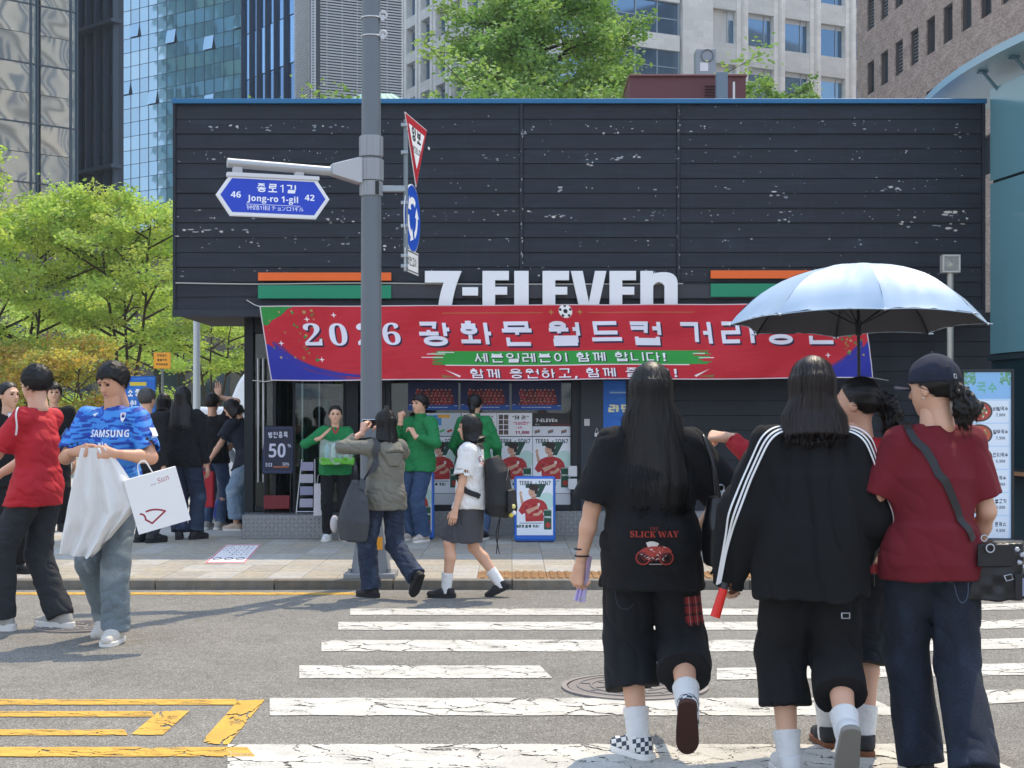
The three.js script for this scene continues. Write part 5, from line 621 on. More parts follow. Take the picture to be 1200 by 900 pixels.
// ---------- people: bodies, clothes and hair meshed from distance fields ----------
const smin = (a, b, k) => { const h = Math.max(k - Math.abs(a - b), 0) / k; return Math.min(a, b) - h * h * k * .25; };
const smax = (a, b, k) => -smin(-a, -b, k);
function cone(a, b, ra, rb) { const dx = b.x - a.x, dy = b.y - a.y, dz = b.z - a.z, l = dx * dx + dy * dy + dz * dz || 1e-9; return (x, y, z) => { const px = x - a.x, py = y - a.y, pz = z - a.z; let t = (px * dx + py * dy + pz * dz) / l; t = t < 0 ? 0 : t > 1 ? 1 : t; const qx = px - dx * t, qy = py - dy * t, qz = pz - dz * t; return Math.sqrt(qx * qx + qy * qy + qz * qz) - (ra + (rb - ra) * t); }; }
function ell(c, r) { return (x, y, z) => { const a = (x - c.x) / r.x, b = (y - c.y) / r.y, d = (z - c.z) / r.z, k0 = Math.sqrt(a * a + b * b + d * d), k1 = Math.sqrt((a / r.x) ** 2 + (b / r.y) ** 2 + (d / r.z) ** 2); return k1 < 1e-9 ? -Math.min(r.x, r.y, r.z) : k0 * (k0 - 1) / k1; }; }
function loft(st, R, F) { // stations [point, half width along R, half depth along F]
  const seg = []; for (let i = 0; i + 1 < st.length; i++) { const a = st[i][0], d = st[i + 1][0].clone().sub(a); seg.push([a, d, d.lengthSq() || 1e-9, Math.sqrt(d.lengthSq()), st[i][1], st[i + 1][1], st[i][2], st[i + 1][2]]); }
  return (x, y, z) => { let best = 1e9; for (const [a, d, l2, l, a0, a1, b0, b1] of seg) { const px = x - a.x, py = y - a.y, pz = z - a.z; let t = (px * d.x + py * d.y + pz * d.z) / l2; const tc = t < 0 ? 0 : t > 1 ? 1 : t, over = Math.abs(t - tc) * l, qx = px - d.x * t, qy = py - d.y * t, qz = pz - d.z * t, u = qx * R.x + qy * R.y + qz * R.z, w = qx * F.x + qy * F.y + qz * F.z, A = a0 + (a1 - a0) * tc, B = b0 + (b1 - b0) * tc, e = Math.sqrt((u / A) ** 2 + (w / B) ** 2), lat = e < 1e-4 ? -Math.min(A, B) : (1 - 1 / e) * Math.sqrt(u * u + w * w); const dd = over > 0 ? Math.sqrt(Math.max(lat, 0) ** 2 + over * over) : lat; if (dd < best) best = dd; } return best; };
}
function fieldMesh(f, lo, hi, c) { // surface nets over a block-skipped grid
  const nx = Math.ceil((hi.x - lo.x) / c) + 1, ny = Math.ceil((hi.y - lo.y) / c) + 1, nz = Math.ceil((hi.z - lo.z) / c) + 1, D = new Float32Array(nx * ny * nz), B = 5, rad = B * c * .87 * 1.9 + .012;
  const I = (i, j, k) => (k * ny + j) * nx + i;
  for (let k0 = 0; k0 < nz; k0 += B) for (let j0 = 0; j0 < ny; j0 += B) for (let i0 = 0; i0 < nx; i0 += B) {
    const i1 = Math.min(i0 + B, nx), j1 = Math.min(j0 + B, ny), k1 = Math.min(k0 + B, nz), m = f(lo.x + (i0 + i1 - 1) / 2 * c, lo.y + (j0 + j1 - 1) / 2 * c, lo.z + (k0 + k1 - 1) / 2 * c), far = Math.abs(m) > rad;
    for (let k = k0; k < k1; k++) for (let j = j0; j < j1; j++) for (let i = i0; i < i1; i++) D[I(i, j, k)] = far ? m : f(lo.x + i * c, lo.y + j * c, lo.z + k * c);
  }
  const id = new Int32Array(nx * ny * nz).fill(-1), pos = [], idx = [], E = [[0, 1], [2, 3], [4, 5], [6, 7], [0, 2], [1, 3], [4, 6], [5, 7], [0, 4], [1, 5], [2, 6], [3, 7]];
  for (let k = 0; k < nz - 1; k++) for (let j = 0; j < ny - 1; j++) for (let i = 0; i < nx - 1; i++) {
    const v = [D[I(i, j, k)], D[I(i + 1, j, k)], D[I(i, j + 1, k)], D[I(i + 1, j + 1, k)], D[I(i, j, k + 1)], D[I(i + 1, j, k + 1)], D[I(i, j + 1, k + 1)], D[I(i + 1, j + 1, k + 1)]]; let s = 0; for (let q = 0; q < 8; q++) if (v[q] < 0) s++; if (s === 0 || s === 8) continue;
    let x = 0, y = 0, z = 0, n = 0; for (const [a, b] of E) if ((v[a] < 0) !== (v[b] < 0)) { const t = v[a] / (v[a] - v[b]); x += (a & 1) + t * ((b & 1) - (a & 1)); y += (a >> 1 & 1) + t * ((b >> 1 & 1) - (a >> 1 & 1)); z += (a >> 2) + t * ((b >> 2) - (a >> 2)); n++; }
    id[I(i, j, k)] = pos.length / 3; pos.push(lo.x + (i + x / n) * c, lo.y + (j + y / n) * c, lo.z + (k + z / n) * c);
  }
  const quad = (a, b, d, e, flip) => { if (a < 0 || b < 0 || d < 0 || e < 0) return; if (flip) idx.push(a, d, b, a, e, d); else idx.push(a, b, d, a, d, e); };
  for (let k = 1; k < nz - 1; k++) for (let j = 1; j < ny - 1; j++) for (let i = 1; i < nx - 1; i++) {
    const a = D[I(i, j, k)] < 0; if (a !== D[I(i + 1, j, k)] < 0) quad(id[I(i, j - 1, k - 1)], id[I(i, j, k - 1)], id[I(i, j, k)], id[I(i, j - 1, k)], !a); if (a !== D[I(i, j + 1, k)] < 0) quad(id[I(i - 1, j, k - 1)], id[I(i - 1, j, k)], id[I(i, j, k)], id[I(i, j, k - 1)], !a); if (a !== D[I(i, j, k + 1)] < 0) quad(id[I(i - 1, j - 1, k)], id[I(i, j - 1, k)], id[I(i, j, k)], id[I(i - 1, j, k)], !a);
  }
  const g = new THREE.BufferGeometry(), n = new Float32Array(pos.length), uv = new Float32Array(pos.length / 3 * 2), h = c * .7; g.setAttribute('position', new THREE.Float32BufferAttribute(pos, 3)); g.setIndex(idx);
  for (let i = 0; i < pos.length; i += 3) { const x = pos[i], y = pos[i + 1], z = pos[i + 2]; let a = f(x + h, y, z) - f(x - h, y, z), b = f(x, y + h, z) - f(x, y - h, z), d = f(x, y, z + h) - f(x, y, z - h); const l = Math.hypot(a, b, d) || 1; n[i] = a / l; n[i + 1] = b / l; n[i + 2] = d / l; uv[i / 3 * 2] = x + z * .55; uv[i / 3 * 2 + 1] = y + z * .3; }
  g.setAttribute('normal', new THREE.BufferAttribute(n, 3)); g.setAttribute('uv', new THREE.BufferAttribute(uv, 2)); return g;
}
function boundsOf(pts, pad) { const b = new THREE.Box3().setFromPoints(pts).expandByScalar(pad); return [b.min, b.max]; }
function bend(a, c, l1, l2, hint) { const d = c.clone().sub(a), L = Math.min(d.length(), (l1 + l2) * .999), u = d.clone().normalize(), x = (l1 * l1 - l2 * l2 + L * L) / (2 * L), hgt = Math.sqrt(Math.max(0, l1 * l1 - x * x)), n = hint.clone().addScaledVector(u, -hint.dot(u)).normalize(); return [a.clone().addScaledVector(u, x).addScaledVector(n, hgt), a.clone().addScaledVector(u, L)]; }
const bumpCloth = dataTex(256, 256, (x, y) => { const v = 128 + 60 * Math.sin(x * Math.PI / 2) * Math.sin(y * Math.PI / 2) + (hash3(x, y, 3) - .5) * 90 + (tnoise(x / 16, y / 16, 16, 5) - .5) * 70; return [v, v, v]; }, { data: true });
const texDenim = (base, fade) => dataTex(512, 512, (x, y) => { const tw = ((x + y) % 4 < 2 ? 10 : -10) + (hash3(x, y >> 2, 7) - .5) * 26 + (hash3(x >> 3, y, 9) - .5) * 16, n = tnoise(x / 70, y / 110, 5, 11); return base.map((b, i) => clamp(b + tw + (fade[i] - b) * smooth(n, .45, .95) * .55, 0, 255)); }, { repeat: 2.4 });
const cloth = (c, rough = .9, o = {}) => mat(c, rough, { bumpMap: scaled(bumpCloth, 22), bumpScale: .0016, ...o });
const SKIN = { fair: mat('#d9a98c', .5), warm: mat('#cf9a7a', .5), tan: mat('#c08a68', .52) };
const mHair = mat('#15110f', .5), mHairBrown = mat('#211613', .48), mHairGrey = mat('#4a4846', .5);

// --- shared hand: wrist at the origin, fingers along +z, palm towards -y, thumb on side * x
const GRIPS = { relax: [[.25, .35, .3], [.3, .4, .3], [.35, .45, .35], [.4, .5, .35], .25], hold: [[.75, .9, .5], [.8, .95, .5], [.85, 1, .5], [.9, 1, .5], .7], fist: [[1.3, 1.5, 1.0], [1.35, 1.55, 1], [1.35, 1.55, 1], [1.35, 1.5, 1], .9], point: [[.08, .08, .05], [1.25, 1.5, 1], [1.3, 1.55, 1], [1.3, 1.5, 1], .8], open: [[.02, .05, .02], [.02, .05, .02], [.05, .05, .02], [.05, .08, .02], 0], pinch: [[.7, .7, .4], [.8, .8, .4], [.9, .9, .5], [1, 1, .5], .55] };
function handField(grip, side) {
  const G = GRIPS[grip], fs = [], K = [-.03, -.01, .011, .03], base = []; const len = [[.042, .025, .02], [.046, .029, .021], [.043, .027, .021], [.034, .02, .018]];
  K.forEach((kx, i) => { const x = -kx * side * -1 * -1; const kn = V(x, 0, .086 - Math.abs(i - 1.2) * .004); base.push(cone(V(x * .45, 0, .005), kn, .015, .0125)); let p = kn.clone(), a = (grip === 'open' ? 0 : 0); const sp = grip === 'open' ? x * 3.2 : x * .8; let ang = 0; len[i].forEach((l, j) => { ang += G[i][j]; const q = p.clone().add(V(sp * l, -Math.sin(ang) * l, Math.cos(ang) * l)); fs.push(cone(p, q, .0092 - j * .0009 - (i === 3) * .001, .0085 - j * .001 - (i === 3) * .001)); p = q; }); });
  const t = G[4], p0 = V(side * .02, -.006, .02), p1 = p0.clone().add(V(side * .028 * (1 - t * .4), -.012 - t * .014, .032)), p2 = p1.clone().add(V(side * .014 * (1 - t * 1.6), -.008 - t * .014, .028)), p3 = p2.clone().add(V(side * .006 * (1 - t * 3), -.004 - t * .006, .023)); const th = [cone(p0, p1, .016, .0125), cone(p1, p2, .0115, .0098), cone(p2, p3, .0098, .0082)];
  const wr = cone(V(0, 0, -.05), V(0, 0, .01), .026, .023);
  return (x, y, z) => { let d = wr(x, y, z); for (const f of base) d = smin(d, f(x, y, z), .016); for (const f of fs) { d = smin(d, f(x, y, z), .004); } for (const f of th) d = smin(d, f(x, y, z), .008); return d; };
}
const handCache = new Map();
function handGeo(grip, side, cell) { const k = grip + side + cell; if (!handCache.has(k)) handCache.set(k, fieldMesh(handField(grip, side), V(-.075, -.1, -.05), V(.075, .04, .2), cell)); return handCache.get(k); }
// --- head, centred at mid-height; +z is the face
function headField() {
  const P = [ell(V(0, .022, -.012), V(.077, .093, .098)), ell(V(0, -.045, .022), V(.057, .07, .066)), cone(V(0, -.098, .052), V(0, -.09, .05), .021, .022)], nose = cone(V(0, .012, .088), V(0, -.024, .104), .007, .0125), lips = cone(V(-.018, -.055, .081), V(.018, -.055, .081), .006, .006), ears = [ell(V(.079, -.006, -.012), V(.011, .032, .02)), ell(V(-.079, -.006, -.012), V(.011, .032, .02))], eyes = [ell(V(.031, .01, .096), V(.02, .013, .02)), ell(V(-.031, .01, .096), V(.02, .013, .02))], neck = cone(V(0, -.06, -.02), V(0, -.17, -.035), .05, .051), brow = cone(V(-.035, .03, .078), V(.035, .03, .078), .012, .012);
  return (x, y, z) => { let d = smin(P[0](x, y, z), P[1](x, y, z), .05); d = smin(d, P[2](x, y, z), .03); d = smin(d, brow(x, y, z), .02); d = smax(d, -eyes[0](x, y, z), .012); d = smax(d, -eyes[1](x, y, z), .012); d = smin(d, nose(x, y, z), .014); d = smin(d, lips(x, y, z), .008); d = smin(d, Math.min(ears[0](x, y, z), ears[1](x, y, z)), .01); return smin(d, neck(x, y, z), .03); };
}
const HEADS = new Map(); const headGeo = (c) => { if (!HEADS.has(c)) HEADS.set(c, fieldMesh(headField(), V(-.11, -.2, -.14), V(.11, .14, .14), c)); return HEADS.get(c); };
// --- shoes, shared by style
const shoeCache = new Map();
function shoeParts(style) {
  if (shoeCache.has(style)) return shoeCache.get(style);
  const hi = style === 'boot', F = [cone(V(0, .05, -.045), V(0, .05, .06), .038, .041), cone(V(0, .045, .06), V(.004, .036, .165), .042, .032), cone(V(0, .1, -.02), V(0, .06, .05), .038, .03), cone(V(0, .05, -.03), V(0, hi ? .15 : .105, -.02), .038, hi ? .046 : .042)], f0 = (x, y, z) => { let d = F[0](x, y, z); for (let i = 1; i < F.length; i++) d = smin(d, F[i](x, y, z), .03); return smax(smax(d, .018 - y, .01), y - (hi ? .15 : .098) - (z < 0 ? -.0 : .0), .008); };
  const up = fieldMesh(f0, V(-.07, 0, -.11), V(.07, .18, .22), .006), th = style === 'chunky' ? .045 : .028, s = new THREE.Shape(); s.moveTo(-.036, -.07); s.bezierCurveTo(-.03, -.1, .03, -.1, .036, -.07); s.bezierCurveTo(.042, 0, .05, .08, .046, .13); s.bezierCurveTo(.04, .205, -.03, .205, -.044, .13); s.bezierCurveTo(-.046, .08, -.034, 0, -.036, -.07); const so = new THREE.ExtrudeGeometry(s, { depth: th - .008, bevelEnabled: true, bevelSize: .004, bevelThickness: .004, bevelSegments: 2, curveSegments: 10 }); so.rotateX(-Math.PI / 2); so.scale(1, 1, -1); { const ix = so.index; if (!ix) { const p = so.attributes.position; for (let i = 0; i < p.count; i += 3) for (const a of Object.values(so.attributes)) { const n = a.itemSize; for (let c = 0; c < n; c++) { const t = a.array[(i + 1) * n + c]; a.array[(i + 1) * n + c] = a.array[(i + 2) * n + c]; a.array[(i + 2) * n + c] = t; } } so.computeVertexNormals(); } } so.translate(0, .004, 0);
  const laces = []; for (let i = 0; i < 5; i++) laces.push(rod(V(-.022, .098 - i * .011, .035 + i * .02), V(.022, .096 - i * .011, .04 + i * .02), .0035, .0035, 5)); shoeCache.set(style, [up, so, join(laces)]); return shoeCache.get(style);
}
const ribbonGeo = (rows) => { const pos = [], idx = [], nor = [], uv = []; let v = 0; for (const r of rows) { r.forEach(([p, s, n, w], i) => { pos.push(p.x - s.x * w, p.y - s.y * w, p.z - s.z * w, p.x + s.x * w, p.y + s.y * w, p.z + s.z * w); nor.push(n.x, n.y, n.z, n.x, n.y, n.z); uv.push(0, i / (r.length - 1), 1, i / (r.length - 1)); if (i) idx.push(v + i * 2 - 2, v + i * 2 - 1, v + i * 2, v + i * 2, v + i * 2 - 1, v + i * 2 + 1); }); v += r.length * 2; } const g = new THREE.BufferGeometry(); g.setAttribute('position', new THREE.Float32BufferAttribute(pos, 3)); g.setAttribute('normal', new THREE.Float32BufferAttribute(nor, 3)); g.setAttribute('uv', new THREE.Float32BufferAttribute(uv, 2)); g.setIndex(idx); return g; };
const gradOf = (f, p, h = .004) => V(f(p.x + h, p.y, p.z) - f(p.x - h, p.y, p.z), f(p.x, p.y + h, p.z) - f(p.x, p.y - h, p.z), f(p.x, p.y, p.z + h) - f(p.x, p.y, p.z - h)).normalize();
function strands(f, geo, n, len, flow, R, w = .0011, loose = .25) { // hair locks that run over the hair's surface
  const P = geo.attributes.position, rows = []; for (let i = 0; i < n; i++) { const k = (R() * P.count) | 0, p = V().fromBufferAttribute(P, k), row = [], st = 12, off = .0005 + R() * R() * .008, L = len * (.5 + R() * .6), fly = R() < loose * .3 ? .25 : 0, jit = (R() - .5) * (loose > .5 ? 1.6 : .7); for (let j = 0; j <= st; j++) { const nn = gradOf(f, p), v = flow(p); v.x += jit * .35; v.addScaledVector(nn, -v.dot(nn) + fly * j / st).normalize(); row.push([p.clone(), V().crossVectors(v, nn).normalize(), nn.clone(), w * (j === 0 ? .2 : 1 - j / st * .75)]); p.addScaledVector(v, L / st); if (!fly || j < 5) p.addScaledVector(nn, -(f(p.x, p.y, p.z) - off)); } rows.push(row); } return ribbonGeo(rows);
}
function printOn(f, from, dir, right, up, w, h, nx = 24, ny = 24, lift = .009) { // a printed patch that follows the cloth
  const pos = [], uv = [], idx = []; for (let j = 0; j <= ny; j++) for (let i = 0; i <= nx; i++) { const p = from.clone().addScaledVector(right, (i / nx - .5) * w).addScaledVector(up, (j / ny - .5) * h); for (let s = 0; s < 60; s++) { const d = f(p.x, p.y, p.z); if (d < .0008) break; p.addScaledVector(dir, Math.min(.03, d * .6)); } p.addScaledVector(dir, -lift); pos.push(p.x, p.y, p.z); uv.push(i / nx, j / ny); if (i < nx && j < ny) { const a = j * (nx + 1) + i; idx.push(a, a + 1, a + nx + 2, a, a + nx + 2, a + nx + 1); } }
  const g = new THREE.BufferGeometry(); g.setAttribute('position', new THREE.Float32BufferAttribute(pos, 3)); g.setAttribute('uv', new THREE.Float32BufferAttribute(uv, 2)); g.setIndex(idx); g.computeVertexNormals(); return g;
}
function strapOn(f0, pts, w, lift = .006, n = 40) { // a flat band laid over a surface along a path
  const f = f0.raw ?? f0; if (f0.raw) lift += f0.amp ?? .006; const c = new THREE.CatmullRomCurve3(pts), row = []; for (let i = 0; i <= n; i++) { const p = c.getPoint(i / n), t = c.getTangent(i / n); const nn = gradOf(f, p, .02); for (let k = 0; k < 8; k++) { p.addScaledVector(nn, -(f(p.x, p.y, p.z) - lift) * .6); nn.copy(gradOf(f, p, .015)); } row.push([p, V().crossVectors(t, nn).normalize(), nn, w / 2]); } return ribbonGeo([row]);
}
function hairField(style, o) {
  const cap = ell(V(0, .03, -.02), V(.09 + (o.puff ?? 0), .1 + (o.puff ?? 0), .107)), face = (x, y, z, lo = -.02, k = .07) => Math.min(z - .01 - (y - .075) * .0, 0); const N = (x, y, z, a) => a * noise3(x * 34, y * 9, z * 34);
  const cutFace = (x, y, z, hl = .068) => { // > 0 inside the region kept free for the face
    const side = Math.abs(x); return Math.min(hl - y + (z < .06 ? (z - .06) * 1.2 : 0), z - (-.005 + (side > .055 ? .02 : 0))); };
  if (style === 'short') return (x, y, z) => { let d = cap(x, y, z) - .006 + N(x, y, z, .004) + .003 * noise3(x * 60, y * 60, z * 60); d = smax(d, cutFace(x, y, z, .05 + .008 * noise3(x * 60, 1, 2)), .012); const nape = -.055 - (z > -.04 ? (z + .04) * -.75 : 0); return smax(d, nape - y, .012); };
  if (style === 'bob' || style === 'long') {
    const L = o.len, W = o.w ?? .12, cur = loft([[V(0, .03, -.02), .092, .107], [V(0, -.06, -.03), .098, .1], [V(0, -.13, -.045), W * .95, .085], [V(o.sway ?? 0, -L * .7 - .06, -.06 - (o.back ?? 0)), W, o.deep ?? .07], [V((o.sway ?? 0) * 1.4, -L, -.055 - (o.back ?? 0) * 1.2), W * (o.tip ?? .85), (o.deep ?? .07) * .6]], V(1, 0, 0), V(0, 0, 1));
    return (x, y, z) => { let d = smin(cap(x, y, z), cur(x, y, z), .03) + .004 * noise3(x * 26, y * 2.2, z * 26) + .0018 * noise3(x * 80, y * 4, z * 80); const fr = Math.min((o.bang ? .045 : .07) - y + (z < .06 ? (z - .06) * .9 : 0), z - (o.front ?? .015)); d = smax(d, fr, .012); return smax(d, -L + .028 * noise3(x * 30, 0, z * 30) + .012 * noise3(x * 110, 0, z * 110) - y, .012); };
  }
  if (style === 'tied') { const tie = o.tie ?? V(0, .02, -.125), tail = (o.tail ?? [V(0, .0, -.15), V(0, -.08, -.165), V(0, -.18, -.15)]), T = []; let p = tie; tail.forEach((q, i) => { T.push(cone(p, q, o.tr?.[i] ?? .03, o.tr?.[i + 1] ?? .028)); p = q; });
    return (x, y, z) => { let d = cap(x, y, z) + .004 * noise3(x * 40, y * 40, z * 14); d = smax(d, cutFace(x, y, z, .074), .012); d = smax(d, (-.05 - (z > -.05 ? (z + .05) * -.9 : 0)) - y, .015); const nn = (o.curl ?? .006) * noise3(x * 38, y * 30, z * 38) + (o.curl ?? 0) * .6 * noise3(x * 80, y * 70, z * 80); let t = 9; for (const c of T) t = smin(t, c(x, y, z) + nn, .02); return smin(d, t, .015); }; }
}
function person(s) {
  const g = thing('person', s.label, 'person', s.at, s.turn, s.group); g.scale.setScalar(s.h / 1.7); const fem = s.fem, c = s.cell ?? .013, X = V(1, 0, 0), lean = s.lean ?? 0, U = V(s.tilt ?? 0, Math.cos(lean), Math.sin(lean)).normalize(), F = V(0, -Math.sin(lean), Math.cos(lean)), R = rng(s.seed ?? 7);
  const pel = V(0, .93, 0).add(V(...(s.pelvis ?? [0, 0, 0]))), on = (u, x = 0, f = 0) => pel.clone().addScaledVector(U, u).addScaledVector(X, x).addScaledVector(F, f), sw = s.sw ?? (fem ? .14 : .163);
  const neck = on(.5), hd = s.head ?? {}, headUp = U.clone().lerp(V(0, 1, 0), hd.level ?? .6).normalize(), hc = neck.clone().addScaledVector(headUp, .155).addScaledVector(F, .02).add(V(...(hd.shift ?? [0, 0, 0])));
  const J = { hipL: on(-.03, .085), hipR: on(-.03, -.085), shL: on(s.shY ?? .435, sw), shR: on(s.shY ?? .435, -sw) }, feet = {};
  for (const [k, sx] of [['L', 1], ['R', -1]]) {
    const ft = s['foot' + k] ?? {}, a = V(...(ft.p ?? [sx * .09, .085, 0])); [J['kn' + k], J['an' + k]] = bend(J['hip' + k], a, .435, .425, V(...(ft.knee ?? [sx * .12, 0, 1]))); feet[k] = { yaw: ft.yaw ?? sx * .12, pitch: ft.pitch ?? 0 };
    const ar = s['arm' + k] ?? {}, w = V(...(ar.p ?? [sx * (sw + .06), .82, .02])); [J['el' + k], J['wr' + k]] = bend(J['sh' + k], w, .285, .25, V(...(ar.elbow ?? [sx * .35, 0, -1])));
  }
  const bulk = s.bulk ?? 1, t0 = s.thin ?? 1, skinParts = [];
  // skin
  const torso = loft([[on(-.08), .13 * bulk, .09], [on(.1), .115 * bulk, .085], [on(.3), .135 * bulk, .095], [on(.44), .12, .075]], X, F), yoke = cone(J.shL, J.shR, .045, .045), nk = cone(on(.44), hc.clone().addScaledVector(headUp, -.08), .053, .049), limbs = [], af = fem ? .9 : 1;
  for (const k of ['L', 'R']) { const kn = J['kn' + k], an = J['an' + k], calf = kn.clone().lerp(an, .3).addScaledVector(V(0, 0, -1), .018); limbs.push(cone(J['hip' + k], kn, .08 * bulk, .054), cone(kn, calf, .05, .054), cone(calf, an, .053, .036), cone(J['sh' + k], J['el' + k], .048 * af * bulk, .04 * af), cone(J['el' + k], J['el' + k].clone().lerp(J['wr' + k], .35), .04 * af, .04 * af), cone(J['el' + k].clone().lerp(J['wr' + k], .35), J['wr' + k], .04 * af, .0265 * af)); }
  const skinF = (x, y, z) => { let d = smin(torso(x, y, z), yoke(x, y, z), .05); d = smin(d, nk(x, y, z), .04); for (const l of limbs) d = smin(d, l(x, y, z), .02); return d; };
  const all = Object.values(J).concat([hc, pel]); let [lo, hi] = boundsOf(all, .1); const bg = fieldMesh(skinF, lo, hi, c); const geos = [bg];
  const hq = new THREE.Quaternion().setFromEuler(new THREE.Euler(hd.pitch ?? 0, hd.yaw ?? 0, hd.roll ?? 0, 'YXZ')).premultiply(new THREE.Quaternion().setFromUnitVectors(V(0, 1, 0), headUp)), hm = new THREE.Matrix4().compose(hc, hq, V(1, 1, 1).multiplyScalar(hd.size ?? .94)); const hcell = s.near ? .004 : .0058; geos.push(headGeo(hcell).clone().applyMatrix4(hm));
  const hands = {};
  for (const [k, sx] of [['L', 1], ['R', -1]]) { const ar = s['arm' + k] ?? {}; if (ar.grip === 'none') continue; const z = ar.dir ? V(...ar.dir).normalize() : J['wr' + k].clone().sub(J['el' + k]).normalize(), pn = V(...(ar.palm ?? [-sx, 0, .1])), y = pn.clone().negate().addScaledVector(z, pn.dot(z)).normalize(), x = V().crossVectors(y, z), m = new THREE.Matrix4().makeBasis(x, y, z).setPosition(J['wr' + k].clone().addScaledVector(z, .012)).multiply(new THREE.Matrix4().makeScale(...Array(3).fill(fem ? .93 : 1.02))); hands[k] = m; const side = Math.sign(V(0, 0, 1).x || 1); geos.push(handGeo(ar.grip ?? 'relax', -sx, s.near ? .0038 : .006).clone().applyMatrix4(m)); }
  const body = part('body', geos, SKIN[s.skin ?? 'fair'], g);
  { const hp = new THREE.Group(); const eye = [], br = [], T = (q) => q.applyMatrix4(hm); for (const sx of [1, -1]) { eye.push(T(new THREE.SphereGeometry(.0125, 10, 8).scale(1, .62, .6).translate(sx * .031, .009, .081))); br.push(T(rod(V(sx * .016, .031, .094), V(sx * .047, .033, .083), .0036, .0028, 5))); } if (s.face !== false) { part('eyes', eye, mat('#2a1c16', .25), body); part('eyebrows', br, mHair, body); part('lips', T(new THREE.SphereGeometry(.01, 10, 6).scale(1.9, .5, .6).translate(0, -.055, .087)), mat('#b06a5c', .5), body); } }
  // hair
  const H = s.hair; let hairF; if (H) {
    const f = hairField(H.style, H), L = H.len ?? .1, hlo = V(-.2 - Math.abs(H.sway ?? 0), Math.min(-.12, -L - .05, H.low ?? 0), -.3), hhi = V(.2 + Math.abs(H.sway ?? 0), .17, .16), hg = fieldMesh(f, hlo, hhi, H.cell ?? (s.near ? .007 : .009)); const m = H.mat ?? mHair, flow = H.flow ?? ((p) => H.style === 'short' ? V(p.x * 5 + .3, -.55 + p.y * 3, .25 + p.z * 2) : V(p.x * .8 * (p.y > .05 ? 1 : .0), -1, p.y > .06 ? -.5 + (p.z > -.02 ? .1 : 0) : 0)); const parts = [hg.clone().applyMatrix4(hm)]; const ns = H.strands ?? (s.near ? 1200 : 420); if (ns && s.near) parts.push(strands(f, hg, 160, (H.sl ?? L) * .8, (p) => { const v = flow(p); v.x += Math.sin(p.y * 90 + p.x * 300) * .5; return v; }, R, .0007, 3.4).applyMatrix4(hm)); if (ns) parts.push(strands(f, hg, ns, H.sl ?? Math.min(.3, L + .08), flow, R, H.sw ?? (s.near ? .0014 : .0024), H.loose ?? .2).applyMatrix4(hm)); part('hair', parts, m, g);
  }
  // trousers, shorts or skirt
  const wr = (f, amp, sx, sy, sd) => amp ? (x, y, z) => { const d = f(x, y, z); if (d > .06 || d < -.06) return d; const a = noise3(x * sx + sd, y * sy + x * 5, z * sx), b = noise3(x * sx * 1.7 + 5, y * sy * 1.7 - x * 7 + sd, z * sx * 1.7), r = 1 - Math.abs(b); return d + amp * (.8 * a + .14 * noise3(x * sx * 3.1, y * sy * 2.7 + sd, z * sx * 3.1)) + amp * .9 * r * r * r * r - amp * .25; } : f;
  let botF; if (s.bottom) { const b = s.bottom, ra = b.hip ?? .165 * bulk, top = on(b.rise ?? .09), pv = loft([[top, ra * .93, b.deep ?? .115], [on(-.04), ra, (b.deep ?? .115) * 1.08], [on(-.1), ra * .9, (b.deep ?? .115)]], X, F), L = [], cuts = [], ends = [];
    if (b.kind === 'skirt') { const hem = on(-(b.len ?? .35)); hem.x = (J.knL.x + J.knR.x) / 2; hem.z = (J.knL.z + J.knR.z) / 2; hem.y = Math.max(hem.y, .2); L.push(loft([[on(-.04), ra, .125], [hem, b.hem ?? .24, b.hemD ?? .2]], X, V(0, 0, 1))); cuts.push([hem, V(0, -1, 0)]); ends.push(hem); }
    else for (const k of ['L', 'R']) { const kn = J['kn' + k], an = J['an' + k], q = b.to ?? 1, hem = q <= 0 ? J['hip' + k].clone().lerp(kn, 1 + q) : kn.clone().lerp(an, q), rk = b.knee ?? .075, rh = b.hem ?? .065; L.push(cone(J['hip' + k].clone().add(V(0, .02, 0)), kn, b.thigh ?? .1, rk), cone(kn, hem.clone().lerp(kn, -.04), rk, rh)); cuts.push([hem, hem.clone().sub(kn).normalize(), kn]); ends.push(hem); }
    const raw = (x, y, z) => { let d = pv(x, y, z); L.forEach((l, i) => { let q = l(x, y, z); if (b.kind !== 'skirt' && i % 2 === 1) { const [h, n] = cuts[i >> 1]; q = smax(q, (x - h.x) * n.x + (y - h.y) * n.y + (z - h.z) * n.z, .008); } d = smin(d, q, i % 2 === 0 || b.kind === 'skirt' ? .03 : .02); }); if (b.kind === 'skirt') { const [h, n] = cuts[0]; d = smax(d, h.y - y, .008); } return smax(d, (x - top.x) * U.x + (y - top.y) * U.y + (z - top.z) * U.z, .01); };
    botF = wr(raw, b.fold ?? .008, b.fx ?? 9, b.fy ?? 14, s.seed ?? 1); botF.raw = raw; botF.amp = (b.fold ?? .008) * .55;
    [lo, hi] = boundsOf([J.hipL, J.hipR, J.knL, J.knR, top, ...ends], Math.max(.13, (b.hem ?? .1) + .05, ra)); part(b.name ?? (b.kind === 'skirt' ? 'skirt' : (b.to ?? 1) < .75 ? 'shorts' : 'trousers'), fieldMesh(botF, lo, hi, b.cell ?? c * .9), b.mat, g); }
